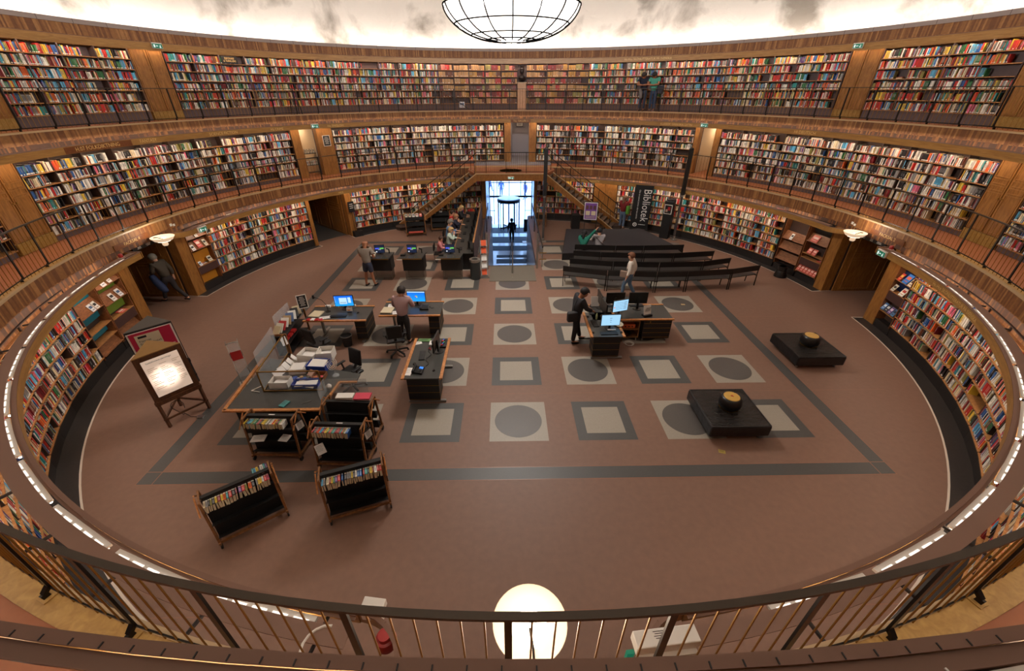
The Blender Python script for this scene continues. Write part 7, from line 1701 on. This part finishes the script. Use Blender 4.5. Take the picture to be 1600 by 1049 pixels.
sit('woman in dark top resting her chin, seated fourth at the computer table', -2.70, 7.10, 1.64, (44, 42, 60), (170, 120, 84), 'short', J2={'wrr': (.05, .15, .80), 'elr': (.13, .14, .68)})
sit('person in red sleeveless top and dark glasses at the computer table', -2.93, 7.75, 1.70, (196, 44, 40), (50, 34, 28), 'short', slv=.1)
sit('woman with long blond hair in black seated farthest at the computer table', -2.58, 8.75, 1.66, (34, 32, 36), (190, 158, 108), 'long')
# 11-12 on the rear bench
sit('woman in green top with black ponytail pointing up to the right', 3.05, 4.35, 1.62, (26, 110, 92), (26, 22, 24), 'long', rz=-28, lean=4, hp=4, J2={'elr': (.21, .02, .93), 'wrr': (.32, .00, 1.07)}, arms=True)
sit('man in grey shirt with a black bag strap seated beside the woman in green', 3.72, 4.40, 1.74, (150, 144, 146), (24, 22, 24), 'short', rz=0, lean=8, hp=6, slv=.5)
st_ = MB(); st_.tube([(3.55, 4.22, 1.03), (3.72, 4.26, .86), (3.9, 4.25, .70)], 0.014, 6); tag(st_.build('bag_strap', M_BLACK), 'black strap across the back of the man in grey', 'strap')
leaflet(Matrix.Translation((3.42, 4.70, .78)) @ Matrix.Rotation(rad(-50), 4, 'X'), .2, .22, 4, 'open white book held by the man in the grey shirt')
# 13 woman in red at the shelves
b, j = person('woman in dark red jumper and jeans browsing the shelves left of the banner', (5.90, 9.05, 0), rad(-40), 1.70, 0, (0, 0), 'fair', (120, 26, 28), .92, (86, 104, 128), False, (130, 110, 100), (120, 84, 60), 'long', {'ell': (-.14, .06, .66), 'wrl': (-.10, .14, .72)})
attach_bag(b, (.27, -.06, 1.02), (.16, .22, .42), (92, 150, 54), 'bright green bag on the shoulder of the woman in dark red', strap=[(.2, -.05, 1.2), (.18, -.02, 1.4)])
# 14-15 on the upper gallery, leaning on the rail, facing the hall
def leaner(label, az, H, top, bottom, hair, skin='tan', shoe=(30, 30, 34), R=13.02):
    p = P(R, az, H2+0.01)
    return person(label, tuple(p), -rad(az)+PI, H, 17, (30, 0), skin, top, .3, bottom, False, shoe, hair, 'short', {'ell': (-.15, .19, .66), 'wrl': (-.02, .26, .645), 'elr': (.15, .19, .66), 'wrr': (.02, .28, .65)})
leaner('man in navy polo shirt leaning on the upper gallery railing, left of two', 31.0, 1.76, (32, 36, 56), (54, 66, 90), (40, 30, 26))
leaner('man in turquoise polo shirt leaning on the upper gallery railing, right of two', 33.25, 1.76, (84, 172, 152), (48, 70, 102), (28, 24, 24), shoe=(170, 160, 170))
c = skinned('jacket_over_rail', [P(12.66, 30.6, H2+.98), P(12.64, 30.9, H2+.82), P(12.64, 31.0, H2+.55)], [(0, 1), (1, 2)], [.06, .10, .07], mat('grey jacket', (120, 112, 112), 0.8), None, 1); tag(c, 'grey jacket hung on the railing below the man in the navy polo', 'jacket')
attach_bag(b, (0, 0, 0), (.3, .16, .36), (38, 40, 60), 'dark backpack on the right side of the man in turquoise', 'backpack').matrix_world = frameM(12.98, 34.6) @ Matrix.Translation((0, 0, H2+.95))
# 16 in the lower hall, 17-19 outside
person('person in black walking down the lower entrance hall towards the revolving door', (.24, 17.45, ZL), rad(3), 1.74, 2, (4, 0), 'tan', (24, 24, 30), .92, (20, 20, 24), False, (16, 16, 18), (26, 22, 20), 'short', {'knl': (-.055, .05, .28), 'anl': (-.06, .06, .045)}, coat=True)
b, j = person('person in blue standing on the bright paving outside the glass front', (-.62, 33.0, ZL), rad(170), 1.75, 0, (0, 0), 'dark', (40, 64, 120), .9, (36, 50, 96), False, (30, 40, 70), (30, 30, 50))
person('person in dark blue walking outside the right of the glass front', (1.9, 31.5, ZL), rad(120), 1.75, 6, (0, 0), 'dark', (60, 60, 120), .9, (40, 50, 100), False, (30, 40, 70), (30, 30, 50), J={'knl': (-.055, .10, .29), 'anl': (-.06, .14, .05), 'anr': (.06, -.14, .06)})
person('person in blue striding outside the left of the glass front', (-1.9, 35.5, ZL), rad(-100), 1.75, 6, (0, 0), 'dark', (60, 84, 140), .9, (50, 70, 130), False, (30, 40, 70), (30, 30, 50), J={'knl': (-.055, .10, .29), 'anl': (-.06, .14, .05), 'anr': (.06, -.14, .06)})
root = thing('notice_stand', 'black notice board on a white stand in the lower entrance hall', 'sign', (1.28, 17.3, ZL), 0)
MB().box((0, 0, 1.25), (0.34, 0.05, 0.9)).build('board', M_BLACK, root); MB().bar((0.06, 0, 0.02), (0.06, 0, 0.85), 0.10, 0.03).build('stem', M_WHITEM, root); MB().box((0, 0, 0.015), (0.5, 0.4, 0.03)).build('base', M_WHITEM, root)
# ================================================================== chandelier
M_RIB = mat('dead black rib', (3, 3, 3), 0.9, spec=0.0)
root = thing('chandelier', 'huge glowing glass bowl chandelier with black wire ribs hanging under the drum', 'chandelier', (-0.04, 0, 0))
def bowl(t):  # t 0 rim .. 1 bottom
    R = 1.63*math.cos(t*PI/2)**0.75; z = 8.06 - 0.70*math.sin(t*PI/2)**1.35
    return R, z
prof = [bowl(i/12) for i in range(13)]; prof[-1] = (0.02, prof[-1][1])
bw = MB(); bw.lathe(prof[::-1], 48); gb = glow('chandelier glass', (255, 246, 236), 0.62); gb.node_tree.nodes['Principled BSDF'].inputs['Alpha'].default_value = 0.45
bw.build('glass_bowl', gb, root, smooth=True)
for q in range(4):
    cl_ = bpy.data.lights.new('chandelier_bulb', 'POINT'); cl_.energy = 320; cl_.color = (1.0, 0.95, 0.89); cl_.shadow_soft_size = 0.22
    co_ = bpy.data.objects.new('chandelier_bulb', cl_); COL.objects.link(co_); co_.location = (0.7*math.cos(q*PI/2+.4), 0.7*math.sin(q*PI/2+.4), 8.05)
for k in range(16):
    rb = MB()
    t = 2*PI*k/16
    pts = [((r+0.022)*math.cos(t), (r+0.022)*math.sin(t), z-0.022) for r, z in prof[:-1]]
    rb.tube(pts, 0.016, 5)
    rb.build('rib', M_RIB, root)
for i in (0, 5, 8, 10):
    r, z = prof[i]; h = MB(); h.lathe([(r+0.01, z-0.024), (r+0.034, z-0.024), (r+0.034, z), (r+0.01, z)], 48, closed=True); h.build('hoop', M_RIB, root)
MB().cyl((0,0,8.06), (0,0,17.3), 0.02, n=6).build('suspension_rod', M_IRON, root)
arm = MB(); arm.cyl((-1.62, 0, 8.07), (1.62, 0, 8.07), 0.012, n=6); arm.cyl((0, -1.62, 8.07), (0, 1.62, 8.07), 0.012, n=6); arm.build('cross_arm', M_IRON, root)
# ================================================================== daylight outside and general
w = bpy.data.worlds.new('world'); SC.world = w; w.use_nodes = True
bg = w.node_tree.nodes['Background']; bg.inputs[0].default_value = rgb(150, 195, 255); bg.inputs[1].default_value = 3.0
def area(name, loc, size, power, col, rot=(0,0,0), sy=None):
    ld = bpy.data.lights.new(name, 'AREA'); ld.energy = power; ld.color = tuple(lin(c) for c in col); ld.size = size
    if sy: ld.shape = 'RECTANGLE'; ld.size_y = sy
    o = bpy.data.objects.new(name, ld); COL.objects.link(o); o.location = loc; o.rotation_euler = rot
    return o
SC.view_settings.view_transform = 'Standard'; SC.view_settings.look = 'None'; SC.view_settings.gamma = 1; SC.view_settings.exposure = 1.6
SC.view_settings.use_curve_mapping = False
SC.cycles.max_bounces = 5; SC.cycles.diffuse_bounces = 3; SC.cycles.glossy_bounces = 2; SC.cycles.transmission_bounces = 3; SC.cycles.transparent_max_bounces = 8
SC.cycles.caustics_reflective = False; SC.cycles.caustics_refractive = False
SC.cycles.sample_clamp_indirect = 4.0; SC.cycles.use_denoising = True; SC.cycles.blur_glossy = 1.0
try: SC.cycles.denoiser = 'OPENIMAGEDENOISE'
except Exception: pass
